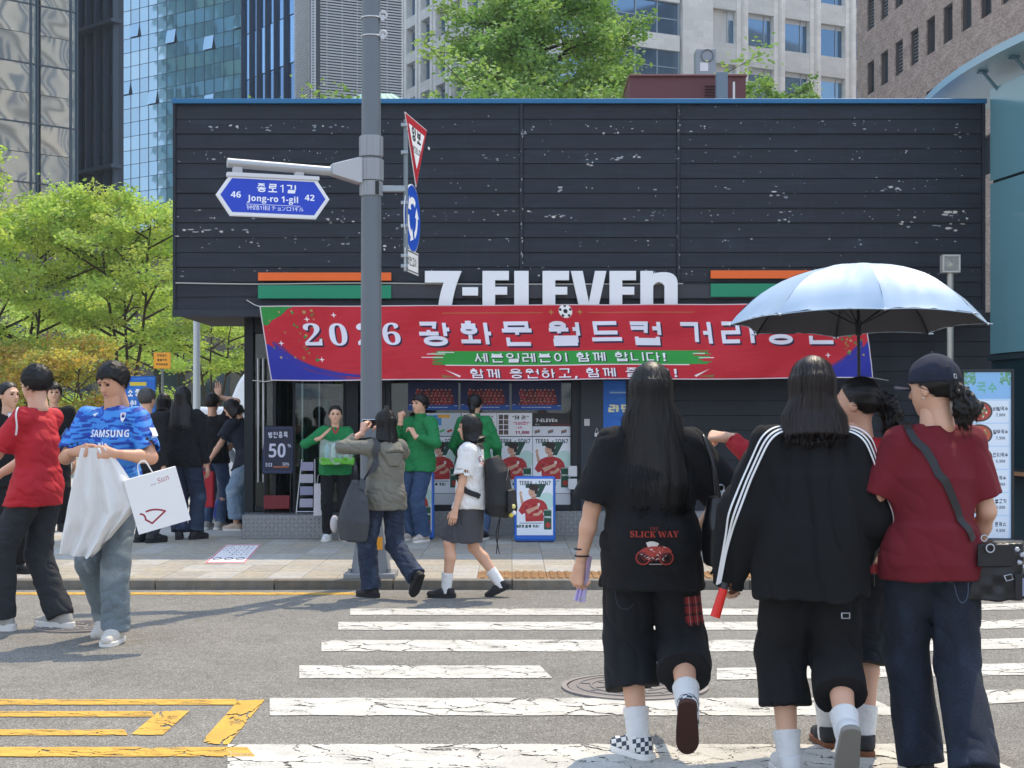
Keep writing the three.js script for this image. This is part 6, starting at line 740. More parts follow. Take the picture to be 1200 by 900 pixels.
  // top
  let topF; if (s.top) { const t = s.top, ez = (t.ease ?? .03) * .8, hem = on(-(t.len ?? .1)), st = [[hem, (t.hem ?? .155 + ez), t.hemD ?? .115 + ez * .7], [on(.1), t.waist ?? .14 + ez, t.waistD ?? .105 + ez * .7], [on(.3), t.chest ?? .15 + ez, t.chestD ?? .112 + ez * .6], [on(.41), (t.yoke ?? sw - .03), .088]], tl = loft(st, X, F), yk = cone(J.shL.clone().add(V(0, .004, 0)), J.shR.clone().add(V(0, .004, 0)), t.shr ?? .054, t.shr ?? .054), sl = [], cutS = [], nh = cone(neck.clone().addScaledVector(U, .0), hc, t.collar ?? .057, .07), trap = cone(on(.38), on(.475), .1, .064), bore = [];
    for (const k of ['L', 'R']) { const a = J['sh' + k], e = J['el' + k], w = J['wr' + k], r0 = t.r0 ?? .068 + ez * .4; if (t.sleeve === 'long') { sl.push([cone(a, e, r0, t.r1 ?? .06)], [cone(e, w.clone().lerp(e, t.push ?? .04), t.r1 ?? .06, t.r2 ?? .045)]); const en = w.clone().lerp(e, t.push ?? .04), n = w.clone().sub(e).normalize(); cutS.push([en, n, 1]); bore.push(cone(en.clone().addScaledVector(n, -.02), en.clone().addScaledVector(n, .08), (t.r2 ?? .045) - .014, (t.r2 ?? .045) - .012)); } else { const q = t.sl ?? .72, en = a.clone().lerp(e, q), n = e.clone().sub(a).normalize(), r1 = t.r1 ?? .08 + ez * .4; sl.push([cone(a, en.clone().addScaledVector(n, .03), r0, r1)]); cutS.push([en, n, 0]); bore.push(cone(en.clone().addScaledVector(n, -.035), en.clone().addScaledVector(n, .1), r1 - .02, r1 - .016)); } }
    const per = t.sleeve === 'long' ? 2 : 1; const raw = (x, y, z) => { let d = smin(smin(tl(x, y, z), yk(x, y, z), .07), trap(x, y, z), .05); if (botF) { const q = botF(x, y, z) - .022; if (q < .05) d = smin(d, q, .03); } for (let i = 0; i < sl.length; i++) { let q = sl[i][0](x, y, z); const arm = (i / per) | 0, [h, n] = cutS[arm]; if (i % per === per - 1) { q = smax(q, (x - h.x) * n.x + (y - h.y) * n.y + (z - h.z) * n.z, .006); q = smax(q, -bore[arm](x, y, z), .004); } d = smin(d, q, i % per ? .02 : .045); } d = smax(d, -((x - hem.x) * U.x + (y - hem.y) * U.y + (z - hem.z) * U.z), .01); return smax(d, -nh(x, y, z), .008); };
    topF = wr(raw, t.fold ?? .007, t.fx ?? 8, t.fy ?? 11, (s.seed ?? 1) * 3.1); topF.raw = raw; topF.amp = (t.fold ?? .007) * .55;
    [lo, hi] = boundsOf([J.shL, J.shR, J.elL, J.elR, hem, ...(t.sleeve === 'long' ? [J.wrL, J.wrR] : []), on(.5)], Math.max(.14, (t.hem ?? .15 + ez) + .04, (s.bottom?.hip ?? 0) + .06)); part(t.name ?? 'shirt', fieldMesh(topF, lo, hi, t.cell ?? c * .9), t.mat, g);
    if (t.rib) { const ring = new THREE.TorusGeometry(.061, .008, 8, 28); ring.rotateX(Math.PI / 2 + .22); ring.applyQuaternion(new THREE.Quaternion().setFromUnitVectors(V(0, 1, 0), U)); ring.translate(...neck.clone().addScaledVector(U, -.016).addScaledVector(F, .004).toArray()); part('collar', ring, t.rib, g); }
    if (t.hood) { const hf = loft([[on(.46, 0, -.05), .13, .055], [on(.38, 0, -.115), .115, .045], [on(.27, 0, -.125), .06, .03]], X, F), hw = wr(hf, .008, 12, 12, 3); part('hood', fieldMesh(hw, on(.2, -.2, -.25), on(.6, .2, .1), c), t.mat, g); }
    if (t.high) { const hn = cone(neck.clone().addScaledVector(U, -.03), neck.clone().addScaledVector(U, .045), .074, .068); part('collar', fieldMesh((x, y, z) => Math.max(hn(x, y, z), -cone(neck.clone().addScaledVector(U, -.05), neck.clone().addScaledVector(U, .2), .058, .058)(x, y, z), (y - neck.y - .05)), neck.clone().addScalar(-.11), neck.clone().addScalar(.11), .008), t.mat, g); }
  }
  // socks and shoes
  for (const k of ['L', 'R']) { const ft = feet[k], sh = s.shoes; if (!sh) break; const a = J['an' + k], m = new THREE.Group(); m.name = 'shoe'; const e = new THREE.Euler(ft.pitch, ft.yaw, 0, 'YXZ'); m.rotation.copy(e); m.position.copy(a).add(V(0, -.085, .0).applyEuler(e)); m.scale.setScalar(sh.size ?? (fem ? .95 : 1.06)); g.add(m); const [up, so, la] = shoeParts(sh.style ?? 'low'); part('upper', up, sh.mat, m); part('sole', so, sh.sole, m); if (sh.lace) part('laces', la, sh.lace, m);
    if (s.sock) { const kn = J['kn' + k], d = kn.clone().sub(a).normalize(), len = s.sock.len ?? .1; const sf = wr(cone(a.clone().addScaledVector(d, -.04), a.clone().addScaledVector(d, len), .045, s.sock.r ?? .057), .0025, 30, 40, 2); const top = a.clone().addScaledVector(d, len); part('sock', fieldMesh((x, y, z) => smax(sf(x, y, z), (x - top.x) * d.x + (y - top.y) * d.y + (z - top.z) * d.z, .004), ...boundsOf([a, top], .07), .006), s.sock.mat, g); } }
  g.updateMatrixWorld(true);
  return { g, J, hc, hm, on, U, F, topF, botF, hands, body, world: (v) => v.clone().applyMatrix4(g.matrixWorld), inv: (v) => v.clone().applyMatrix4(g.matrixWorld.clone().invert()) };
}
// ---------- the people in the street ----------
const cBlack = cloth('#16171b', .92), cInk = cloth('#0f1013', .95), cNavyTee = cloth('#1c2230'), cCharcoal = cloth('#2b2e33'), cWhite = cloth('#e8e6e2', .85), cGreen = cloth('#0f7a40', .75), cGreyMelange = cloth('#4a4a50'), mSoleWhite = mat('#e2e0da', .7), mSoleDark = mat('#1b1a1a', .75), mSoleGum = mat('#7a4a2c', .7), mShoeBlack = mat('#1a1b1e', .6), mShoeWhite = mat('#dcdcda', .6), mShoeGrey = mat('#a9a6a0', .65), mLaceW = mat('#ebe9e4', .8), sockWhite = { mat: cloth('#ecebe8', .9) };
const den = (b, f) => mat('#ffffff', .88, { map: texDenim(b, f), bumpMap: scaled(bumpCloth, 18), bumpScale: .0016 });
const dDark = den([38, 50, 72], [78, 94, 118]), dMid = den([62, 82, 112], [112, 134, 160]), dLight = den([128, 150, 172], [176, 192, 204]), dGrey = den([112, 124, 130], [164, 172, 174]), dInk = den([30, 36, 46], [70, 78, 90]);
const feetAt = (px, py, y = 0) => { const p = onGround(px, py, y); return [p.x, y, p.z]; };
const flat = (map, o = {}) => mat('#ffffff', .8, { map, transparent: true, alphaTest: .4, ...o });

// woman in black, seen from behind
{
  const p = person({ label: 'woman with long black hair in black shirt and long black shorts walking over the crossing', at: [.583, 0, -6.3], turn: Math.PI, h: 1.66, fem: true, near: true, cell: .01, seed: 3, bulk: 1.1, sw: .16, shY: .42,
    footL: { p: [.05, .085, .04], yaw: .55 }, footR: { p: [-.13, .27, -.24], pitch: 1.1, yaw: -.12, knee: [-.1, 0, 1] }, armL: { p: [.3, .84, .05], elbow: [.7, 0, -1], grip: 'hold', palm: [-.7, 0, .7] }, armR: { p: [-.24, .98, .24], elbow: [-1, 0, -.8] },
    hair: { style: 'long', len: .54, w: .142, deep: .055, back: .055, sway: -.02, tip: .8, strands: 2200, sl: .42, loose: .7, front: -.02 },
    top: { ease: .06, len: .2, hem: .205, hemD: .15, waist: .192, chest: .188, sl: .93, r0: .082, r1: .098, shr: .058, cell: .0085, mat: cInk, fold: .008, fx: 5, fy: 7 }, bottom: { hip: .18, deep: .135, thigh: .11, knee: .112, hem: .118, to: .5, mat: cloth('#12151b', .9), fold: .01, fx: 6, fy: 6 },
    shoes: { style: 'low', mat: flatShoe(), sole: mSoleWhite, lace: mLaceW }, sock: { ...sockWhite, len: .13 } });
  function flatShoe() { const t = dataTex(64, 64, (x, y) => ((x >> 4) + (y >> 4)) & 1 ? [226, 224, 218] : [58, 66, 80], { repeat: 12 }); return mat('#ffffff', .75, { map: t }); }
  p.g.children.filter((c) => c.name === 'shoe')[1].children[1].material = mat('#4a2c22', .8);
  const tPr = canvas(512, 512, (g, W) => { const R = rng(9); g.clearRect(0, 0, W, W); latin(g, 'THE', 250, 60, 44, '#7d2a22', 'bold', 'serif'); latin(g, 'SLICK WAY', 256, 118, 84, '#a8392a', 'bold', 'serif', 'center', 1.0); g.fillStyle = '#4a1c1c'; g.beginPath(); g.ellipse(250, 300, 150, 80, -.1, 0, 7); g.fill(); for (const x of [140, 372]) { g.strokeStyle = '#96342c'; g.lineWidth = 16; g.beginPath(); g.arc(x, 350, 66, 0, 7); g.stroke(); g.lineWidth = 7; g.strokeStyle = '#5a2420'; g.beginPath(); g.arc(x, 350, 40, 0, 7); g.stroke(); } g.fillStyle = '#cfc6bc'; g.beginPath(); g.moveTo(170, 200); g.quadraticCurveTo(240, 170, 300, 210); g.lineTo(270, 250); g.lineTo(190, 250); g.fill(); g.fillStyle = '#a43c30'; g.beginPath(); g.moveTo(110, 280); g.quadraticCurveTo(200, 220, 320, 240); g.quadraticCurveTo(400, 230, 430, 290); g.lineTo(300, 310); g.lineTo(240, 350); g.lineTo(160, 310); g.fill(); for (let i = 0; i < 60; i++) { g.strokeStyle = ['#c8705c', '#2a1414', '#8a2c26', '#d8ccc4'][(R() * 4) | 0]; g.lineWidth = 3 + R() * 5; g.beginPath(); const x = 130 + R() * 240, y = 230 + R() * 150; g.moveTo(x, y); g.lineTo(x + (R() - .5) * 60, y + (R() - .5) * 40); g.stroke(); } g.fillStyle = '#bba8a0'; g.fillRect(200, 410, 130, 8); });
  const T = part('back_print', printOn(p.topF, V(.0, .92, -.6), V(0, 0, 1), V(-1, 0, 0), V(0, 1, 0), .215, .215, 30, 30), flat(tPr), p.g);
  const tPl = dataTex(128, 128, (x, y) => { const a = (x % 42) < 12, b = (y % 42) < 12, c = (x % 42) > 26 && (x % 42) < 30; const k = (a ? 1 : 0) + (b ? 1 : 0); return c ? [180, 150, 140] : k === 2 ? [26, 20, 24] : k === 1 ? [92, 30, 34] : [150, 44, 44]; });
  part('plaid_patch', printOn(p.botF, V(-.19, .64, -.6), V(0, 0, 1), V(-1, 0, 0), V(.12, 1, 0).normalize(), .1, .13, 14, 14), mat('#fff', .9, { map: tPl }), p.g); part('pocket_seam', [strapOn(p.botF, [V(.23, .7, -.12), V(.22, .62, -.15), V(.13, .6, -.17), V(.06, .63, -.17)], .004)], mat('#3a4150', .9), p.g);
  const w = p.J.wrL; for (const q of [.03, .06]) part('bracelet', new THREE.TorusGeometry(.031, .004, 6, 22).rotateX(Math.PI / 2).translate(w.x - .005, w.y + q, w.z - .005), mat('#2a1a22', .6), p.g);
  const hw = p.world(V(0, -.05, .07).applyMatrix4(p.hands.L)); const o = thing('folded_fan', 'lilac folded hand fan held by the woman in black', 'fan', hw, .3); o.rotation.z = -.22; for (let i = 0; i < 5; i++) part('fan_stick', (() => { const b = box(.018, .2, .004, 0, 0, 0, .0015); b.rotateZ((i - 2) * .03); b.translate((i - 2) * .004, .0, (i - 2) * .005); return b; })(), mat(i % 2 ? '#a48fd0' : '#cfc4ea', .5), o); part('pivot', new THREE.CylinderGeometry(.006, .006, .03, 10).rotateX(Math.PI / 2).translate(0, -.085, 0), mSteel, o);
  // black glossy bag under her arm
  const b = thing('shoulder_bag', 'glossy black shoulder bag with chrome rings under the arm of the woman in black', 'bag', p.world(V(-.27, .86, -.13)), Math.PI); const bf = loft([[V(0, .0, 0), .05, .09], [V(0, .14, 0), .055, .1], [V(0, .26, 0), .035, .06]], V(1, 0, 0), V(0, 0, 1)); part('bag_body', fieldMesh((x, y, z) => bf(x, y, z) - .01 + .008 * noise3(x * 20, y * 16, z * 20), V(-.1, -.05, -.14), V(.1, .32, .14), .008), mat('#0e0f12', .28), b); part('strap', tube([V(0, .26, .05), V(.02, .42, .06), V(.06, .52, .02), V(.03, .42, -.05), V(0, .26, -.06)], .008), mat('#0e0f12', .35), b); for (const [y, z] of [[.28, -.075], [.18, -.12], [.06, -.105], [.3, .06]]) part('ring', new THREE.TorusGeometry(.014, .004, 6, 16).translate(-.02, y, z), mSteel, b);
}
// woman with a track jacket over her shoulders
{
  const p = person({ label: 'woman with shoulder-length black hair wearing a wide black track jacket with white stripes', at: [1.19, 0, -5.95], turn: Math.PI, h: 1.67, fem: true, near: true, cell: .01, seed: 5, sw: .165, shY: .405, bulk: 1.08,
    footL: { p: [.085, .085, .06], yaw: .1 }, footR: { p: [-.085, .24, -.24], pitch: 1.05, yaw: -.05 }, armL: { p: [.33, .84, .08], elbow: [.5, 0, -.4], grip: 'hold' }, armR: { p: [-.2, .87, .16], elbow: [-.3, 0, -.8], grip: 'relax' },
    hair: { style: 'long', len: .235, w: .148, deep: .085, back: .015, tip: .97, strands: 1800, sl: .26, loose: .2, front: .0, mat: mHairBrown },
    top: { name: 'track_jacket', sleeve: 'long', ease: .1, len: .2, hem: .235, hemD: .17, waist: .228, waistD: .16, chest: .205, chestD: .14, cell: .0085, r0: .085, r1: .095, r2: .08, push: -.25, shr: .06, mat: cInk, fold: .017, fx: 8, fy: 2.2 }, bottom: { hip: .18, deep: .14, thigh: .108, knee: .102, hem: .108, to: .54, mat: cloth('#121316', .92), fold: .01, fx: 6, fy: 6 },
    shoes: { style: 'low', mat: mShoeWhite, sole: mSoleWhite, lace: mLaceW }, sock: { ...sockWhite, len: .1 } });
  p.g.children.filter((c) => c.name === 'shoe')[1].children[1].material = mat('#8a857c', .8);
  const mSt = mat('#e6e6e4', .8); for (const sx of [1, -1]) for (const q of [0, .02, .04]) part('sleeve_stripe', strapOn(p.topF, [V(sx * (.1 - q * .3), 1.44, -.03 - q), V(sx * (.2 - q * .5), 1.38, -.06 - q), V(sx * (.27 - q * .4), 1.24, -.06 - q), V(sx * (.32 - q * .4), 1.1, -.05 - q), V(sx * (sx > 0 ? .365 : .32), .92, -.03 - q), V(sx * (sx > 0 ? .39 : .32), .78, .0 - q)], .0085, .004, 70), mSt, p.g);
  part('shirt_hem', strapOn(p.botF, [V(-.13, .725, -.16), V(-.05, .72, -.18), V(.03, .725, -.18)], .022, .012), cloth('#b01c28'), p.g); { const r = new THREE.TorusGeometry(.018, .003, 6, 4).rotateZ(Math.PI / 4).scale(1.2, .8, 1).translate(-.09, .685, -.2); part('buckle', r, mSteel, p.g); }
}
// woman with a ponytail, pointing, holding the parasol
const umbHolder = (() => {
  const red = cloth('#b3202c', .8), p = person({ label: 'woman with dark ponytail and red top pointing ahead under the umbrella', at: [1.475, 0, -6.42], turn: Math.PI, h: 1.6, fem: true, near: true, cell: .011, seed: 8,
    footL: { p: [.1, .085, .16], yaw: .1 }, footR: { p: [-.03, .085, -.02], yaw: -.1 }, head: { yaw: 1.05 }, armL: { p: [.55, 1.43, .2], elbow: [0, -1, -.4], grip: 'fist', dir: [1, .1, .35], palm: [.1, -.8, .6] }, armR: { p: [-.1, 1.3, .22], elbow: [-1, -1, 0], grip: 'fist', dir: [.5, .35, .6], palm: [.6, 0, -.8] },
    hair: { style: 'tied', tie: V(0, .03, -.12), tail: [V(-.02, .01, -.15), V(-.03, -.05, -.17), V(-.045, -.12, -.17), V(-.04, -.19, -.15)], tr: [.026, .034, .042, .038, .02], curl: .016, low: -.3, strands: 1300, sl: .16, loose: .9, flow: (q) => q.z > -.12 ? V(-q.x * 1.2, (.03 - q.y) * 1.2, -1) : V(-.2, -1, -.1) },
    top: { sleeve: 'long', ease: .03, len: .1, r0: .07, r1: .058, r2: .042, mat: red, rib: red }, bottom: { hip: .185, deep: .13, thigh: .115, knee: .1, hem: .105, to: .25, mat: dInk, fold: .01 }, shoes: { style: 'low', mat: mat('#2b2a2c', .7), sole: mSoleGum, lace: mLaceW }, sock: { ...sockWhite, len: .13 } });
  return p;
})();
{
  const top = V(PX(1006, 6.66), 2.12, -6.66), o = thing('umbrella', 'pale blue silver-topped umbrella with dark lining held up by the group crossing', 'umbrella', [top.x, 0, top.z]), r = .565, rim = 1.852, ap = 2.115, n = 8, rot = Math.PI / 2 + .04, U = (i, t) => { const a = rot + i * Math.PI * 2 / n, q = r * Math.sin(t * 1.15) / Math.sin(1.15), y = rim + (ap - rim) * (Math.cos(t * 1.3) - Math.cos(1.3)) / (1 - Math.cos(1.3)); return V(Math.cos(a) * q, y, Math.sin(a) * q); };
  const panel = (i, dy, name, m) => { const pos = [], idx = [], N = 12, M = 12; for (let j = 0; j <= N; j++) for (let k = 0; k <= M; k++) { const t = j / N, u = k / M, a = U(i, t), b = U(i + 1, t), q = a.clone().lerp(b, u), sag = Math.sin(u * Math.PI) * t; q.x *= 1 - .035 * sag; q.z *= 1 - .035 * sag; q.y += -.004 * sag + .006 * noise3(u * 4 + i * 7, t * 5, (u < .5 ? u : 1 - u) * 26 + t * 6) * t + (j === N ? .016 * Math.sin(u * Math.PI) : 0) - dy; pos.push(q.x, q.y, q.z); if (j < N && k < M) { const v = j * (M + 1) + k; idx.push(v, v + 1, v + M + 2, v, v + M + 2, v + M + 1); } } const g = new THREE.BufferGeometry(); g.setAttribute('position', new THREE.Float32BufferAttribute(pos, 3)); g.setIndex(idx); g.computeVertexNormals(); return part(name, g, m, o); };
  const mTop = mat('#9db2c6', .42, { metalness: .25 }), mIn = mat('#4a4c54', .9), mRib = mat('#25282c', .4, { metalness: .6 });
  for (let i = 0; i < n; i++) { panel(i, 0, 'canopy_panel', mTop); panel(i, .004, 'lining', mIn); const pts = []; for (let j = 0; j <= 8; j++) pts.push(U(i, j / 8).add(V(0, -.011, 0))); part('rib', tube(pts, .003, 12, 5), mRib, o); part('stretcher', rod(V(0, 1.84, 0), U(i, .52).add(V(0, -.014, 0)), .0028, .0028, 5), mRib, o); const e = U(i, 1); part('rib_tip', new THREE.SphereGeometry(.006, 8, 6).translate(e.x * 1.005, e.y - .003, e.z * 1.005), mat('#dfe6ea', .4), o); }
  const hem = []; for (let i = 0; i < n; i++) for (let k = 0; k <= 8; k++) { const u = k / 8, q = U(i, 1).lerp(U(i + 1, 1), u), s = Math.sin(u * Math.PI); hem.push(V(q.x * (1 - .035 * s), q.y + .012 * s - .002, q.z * (1 - .035 * s))); } part('hem_binding', new THREE.TubeGeometry(new THREE.CatmullRomCurve3(hem, true), 160, .0028, 5), mat('#9fb4c4', .6), o);
  part('shaft', rod(V(0, 1.2, 0), V(0, 2.1, 0), .0085, .0065, 10), mRib, o); part('runner', rod(V(0, 1.8, 0), V(0, 1.87, 0), .014, .014, 12), mRib, o); part('grip', rod(V(0, 1.16, 0), V(0, 1.3, 0), .016, .014, 12), mat('#1c1c20', .6), o); part('ferrule', rod(V(0, 2.11, 0), V(0, 2.14, 0), .008, .004, 8), mRib, o); o.rotation.x = -.045; o.position.z += .083;
}
// woman in maroon with a cap
{
  const p = person({ label: 'woman in dark cap, maroon T-shirt and dark jeans walking beneath the umbrella edge', at: [1.65, 0, -5.88], turn: Math.PI, h: 1.66, fem: true, near: true, cell: .01, seed: 12, sw: .136, bulk: 1.05,
    footL: { p: [.02, .085, .12], yaw: .1 }, footR: { p: [-.1, .12, -.2], yaw: -.1, pitch: .4 }, head: { yaw: .75, pitch: .1 }, armR: { p: [-.205, .9, .16], elbow: [-.4, 0, -1], grip: 'relax' }, armL: { p: [.2, .95, .22], elbow: [.6, 0, -1] },
    hair: { style: 'tied', tie: V(.0, -.035, -.11), tail: [V(-.0, -.05, -.145), V(.0, -.1, -.155), V(.0, -.15, -.14)], tr: [.03, .04, .05, .03], curl: .014, low: -.3, strands: 900, sl: .12, loose: .9, flow: (q) => q.z > -.11 ? V(-q.x, -.6, -1) : V(0, -1, 0) },
    top: { ease: .045, len: .11, hem: .17, hemD: .15, waist: .155, waistD: .135, chest: .166, sl: .8, r0: .068, r1: .078, shr: .052, cell: .0085, mat: cloth('#741522', .88), rib: cloth('#6a1420'), fold: .006, fx: 6, fy: 7 }, bottom: { hip: .17, deep: .135, thigh: .108, knee: .09, hem: .096, to: 1.08, mat: den([30, 39, 54], [50, 63, 84]), fold: .009, fx: 6, fy: 5 }, shoes: { style: 'low', mat: mShoeBlack, sole: mSoleWhite } });
  // cap: crown, brim, strap
  const T = (q) => q.applyMatrix4(p.hm), mC = cloth('#23283a', .9), crown = fieldMesh((x, y, z) => smax(ell(V(0, .035, -.015), V(.098, .112, .116))(x, y, z) + .002 * noise3(x * 30, y * 30, z * 30), .02 - y + z * .06, .008), V(-.12, -.02, -.16), V(.12, .17, .13), .007), cap = thing('cap', 'dark navy cap with a metal strap buckle on the woman in maroon', 'cap'); cap.applyMatrix4(p.g.matrixWorld);
  part('crown', T(crown), mC, cap); const bs = new THREE.Shape(); bs.absellipse(0, 0, .088, .085, 0, Math.PI); const br = new THREE.ExtrudeGeometry(bs, { depth: .004, bevelEnabled: true, bevelSize: .002, bevelThickness: .002, bevelSegments: 1, curveSegments: 20 }); br.rotateX(Math.PI / 2); { const q = br.attributes.position; for (let i = 0; i < q.count; i++) q.setY(i, q.getY(i) - q.getX(i) ** 2 * 3.2); br.computeVertexNormals(); } br.translate(0, .028, .082); part('brim', T(br), mC, cap); part('buckle', T(new THREE.TorusGeometry(.012, .0028, 5, 4).rotateZ(Math.PI / 4).translate(.03, .035, -.132)), mSteel, cap); part('button', T(new THREE.SphereGeometry(.009, 8, 6).translate(0, .148, -.015)), mC, cap);
  part('earring', T(new THREE.SphereGeometry(.006, 8, 6).translate(.088, -.045, -.01)), mat('#d8d4c8', .2, { metalness: .8 }), p.g);
  // crossbody bag and strap
  const bg = thing('crossbody_bag', 'black leather crossbody bag with silver clips at the hip of the maroon-shirted woman', 'bag'); bg.applyMatrix4(p.g.matrixWorld); const leather = mat('#15161a', .38), bf = (x, y, z) => { const q = V(x + .275, y - .86, z + .06); return Math.max(Math.abs(q.x * .94 + q.z * .34) - .075, Math.abs(q.y + .02 * q.x) - .085, Math.abs(-q.x * .34 + q.z * .94) - .03) - .03 + .006 * noise3(x * 26, y * 26, z * 26); };
  part('bag_body', fieldMesh(bf, V(-.46, .7, -.22), V(-.12, 1.02, .1), .008), leather, bg); part('flap', box(.17, .09, .012, -.265, .925, -.13, .006).applyMatrix4(new THREE.Matrix4().makeTranslation(0, 0, 0)), leather, bg); part('buckle', new THREE.TorusGeometry(.02, .004, 6, 4).rotateZ(Math.PI / 4 - .3).scale(1, .75, 1).translate(-.3, .84, -.142), mSteel, bg); part('photo_card', [box(.07, .1, .006, -.37, .8, -.16, .002).applyMatrix4(new THREE.Matrix4().makeRotationZ(-.02))], mat('#22242a', .2), bg); part('photo', quad(-.396, -.346, .77, .84, .1615).applyMatrix4(new THREE.Matrix4().makeRotationY(0)).translate(0, 0, -.326), mat('#8a8fa8', .4), bg); part('ring', new THREE.TorusGeometry(.016, .0035, 6, 18).translate(-.225, .955, -.15), mSteel, bg); part('ring', new THREE.TorusGeometry(.012, .003, 6, 18).translate(-.2, .995, -.155), mSteel, bg); for (const [x, y] of [[-.33, .95], [-.35, .93], [-.34, .9], [-.36, .88]]) part('charm', new THREE.IcosahedronGeometry(.012, 0).translate(x, y, -.15), mat('#c8ccd4', .2, { metalness: .7 }), bg);
  part('strap', strapOn(p.topF, [V(.09, 1.47, .02), V(.115, 1.46, -.06), V(.08, 1.36, -.16), V(-.02, 1.2, -.2), V(-.1, 1.07, -.2), V(-.165, .99, -.19)], .032, .007, 50), leather, bg);
  for (const c of bg.children) if (c.name !== 'strap') c.position.x += .045;
  const seam = mat('#5a6a80', .9); part('pocket_stitch', strapOn(p.botF, [V(.12, .86, -.15), V(.12, .75, -.17), V(.07, .72, -.18), V(.02, .75, -.18), V(.015, .86, -.17)], .003), seam, p.g); part('pocket_stitch', strapOn(p.botF, [V(-.12, .86, -.15), V(-.12, .75, -.17), V(-.08, .72, -.18), V(-.035, .75, -.18), V(-.03, .86, -.17)], .003), seam, p.g);
}
// red cheering stick
{ const a = at(845, 700, 5.9), o = thing('cheering_stick', 'translucent red plastic cheering stick held below the track jacket', 'stick'); part('tube', rod(at(848, 690, 5.9), at(838, 723, 5.9), .017, .02, 14), mat('#e0261c', .35), o); part('handle', rod(at(850, 683, 5.9), at(848, 690, 5.9), .013, .015, 12), mat('#2a2a2c', .5), o); }

// man in red jersey
{
  const red = cloth('#c01726', .7), p = person({ label: 'man in red football shirt and charcoal trousers striding past with a white bag', at: feetAt(44, 738), turn: -1.85, h: 1.79, seed: 21, cell: .012, bulk: 1.02, skin: 'fair',
    footL: { p: [.1, .085, .2], yaw: .1 }, footR: { p: [-.08, .085, -.12], yaw: -.15 }, armL: { p: [.2, .93, .36], elbow: [.5, 0, -1], grip: 'hold' }, armR: { p: [-.12, 1.0, .36], elbow: [-.5, -.2, -1], grip: 'hold' }, head: { yaw: -.15, pitch: .12 }, hair: { style: 'short', strands: 1600, sl: .055, loose: .9 },
    top: { ease: .04, len: .13, hem: .175, hemD: .14, waist: .155, chest: .172, sl: .84, r0: .068, r1: .078, mat: red, rib: cloth('#3a2f8a', .7), fold: .008 }, bottom: { hip: .165, thigh: .1, knee: .088, hem: .092, to: 1.02, mat: cCharcoal, fold: .009 }, shoes: { mat: mShoeGrey, sole: mSoleWhite, lace: mLaceW, style: 'chunky' } });
  part('side_stripe', strapOn(p.topF, [V(.2, 1.42, -.0), V(.24, 1.33, -.01), V(.262, 1.24, -.02)], .012), mat('#e6e2e2', .7), p.g);
  const w = p.J.wrL, e = p.J.elL, d = w.clone().sub(e).normalize(), wt = thing('wristwatch', 'black smartwatch on the wrist of the man in red', 'watch'); wt.applyMatrix4(p.g.matrixWorld); const c = w.clone().addScaledVector(d, -.03); part('strap', new THREE.TorusGeometry(.031, .007, 8, 22).applyQuaternion(new THREE.Quaternion().setFromUnitVectors(V(0, 0, 1), d)).translate(...c.toArray()), mat('#22242a', .6), wt); part('case', box(.034, .034, .012, 0, 0, 0, .006).applyQuaternion(new THREE.Quaternion().setFromUnitVectors(V(0, 0, 1), V(1, .25, 0).normalize())).translate(c.x + .034, c.y + .006, c.z), mat('#14161a', .15), wt);
  // white cloth bag hanging from his hand
  const h = p.world(V(0, -.04, .08).applyMatrix4(p.hands.L)), b = thing('cloth_bag', 'white cloth bag hanging from the hand of the man in red', 'bag', [h.x, h.y, h.z], .2); const f = loft([[V(0, -.02, 0), .02, .02], [V(0, -.14, 0), .1, .05], [V(0, -.38, 0), .15, .07], [V(0, -.46, 0), .14, .06]], V(1, 0, 0), V(0, 0, 1)); part('bag_body', fieldMesh((x, y, z) => f(x, y, z) + .014 * noise3(x * 20, y * 5, z * 20), V(-.2, -.52, -.12), V(.2, .03, .12), .011), cloth('#dfe2e8', .9), b);
}
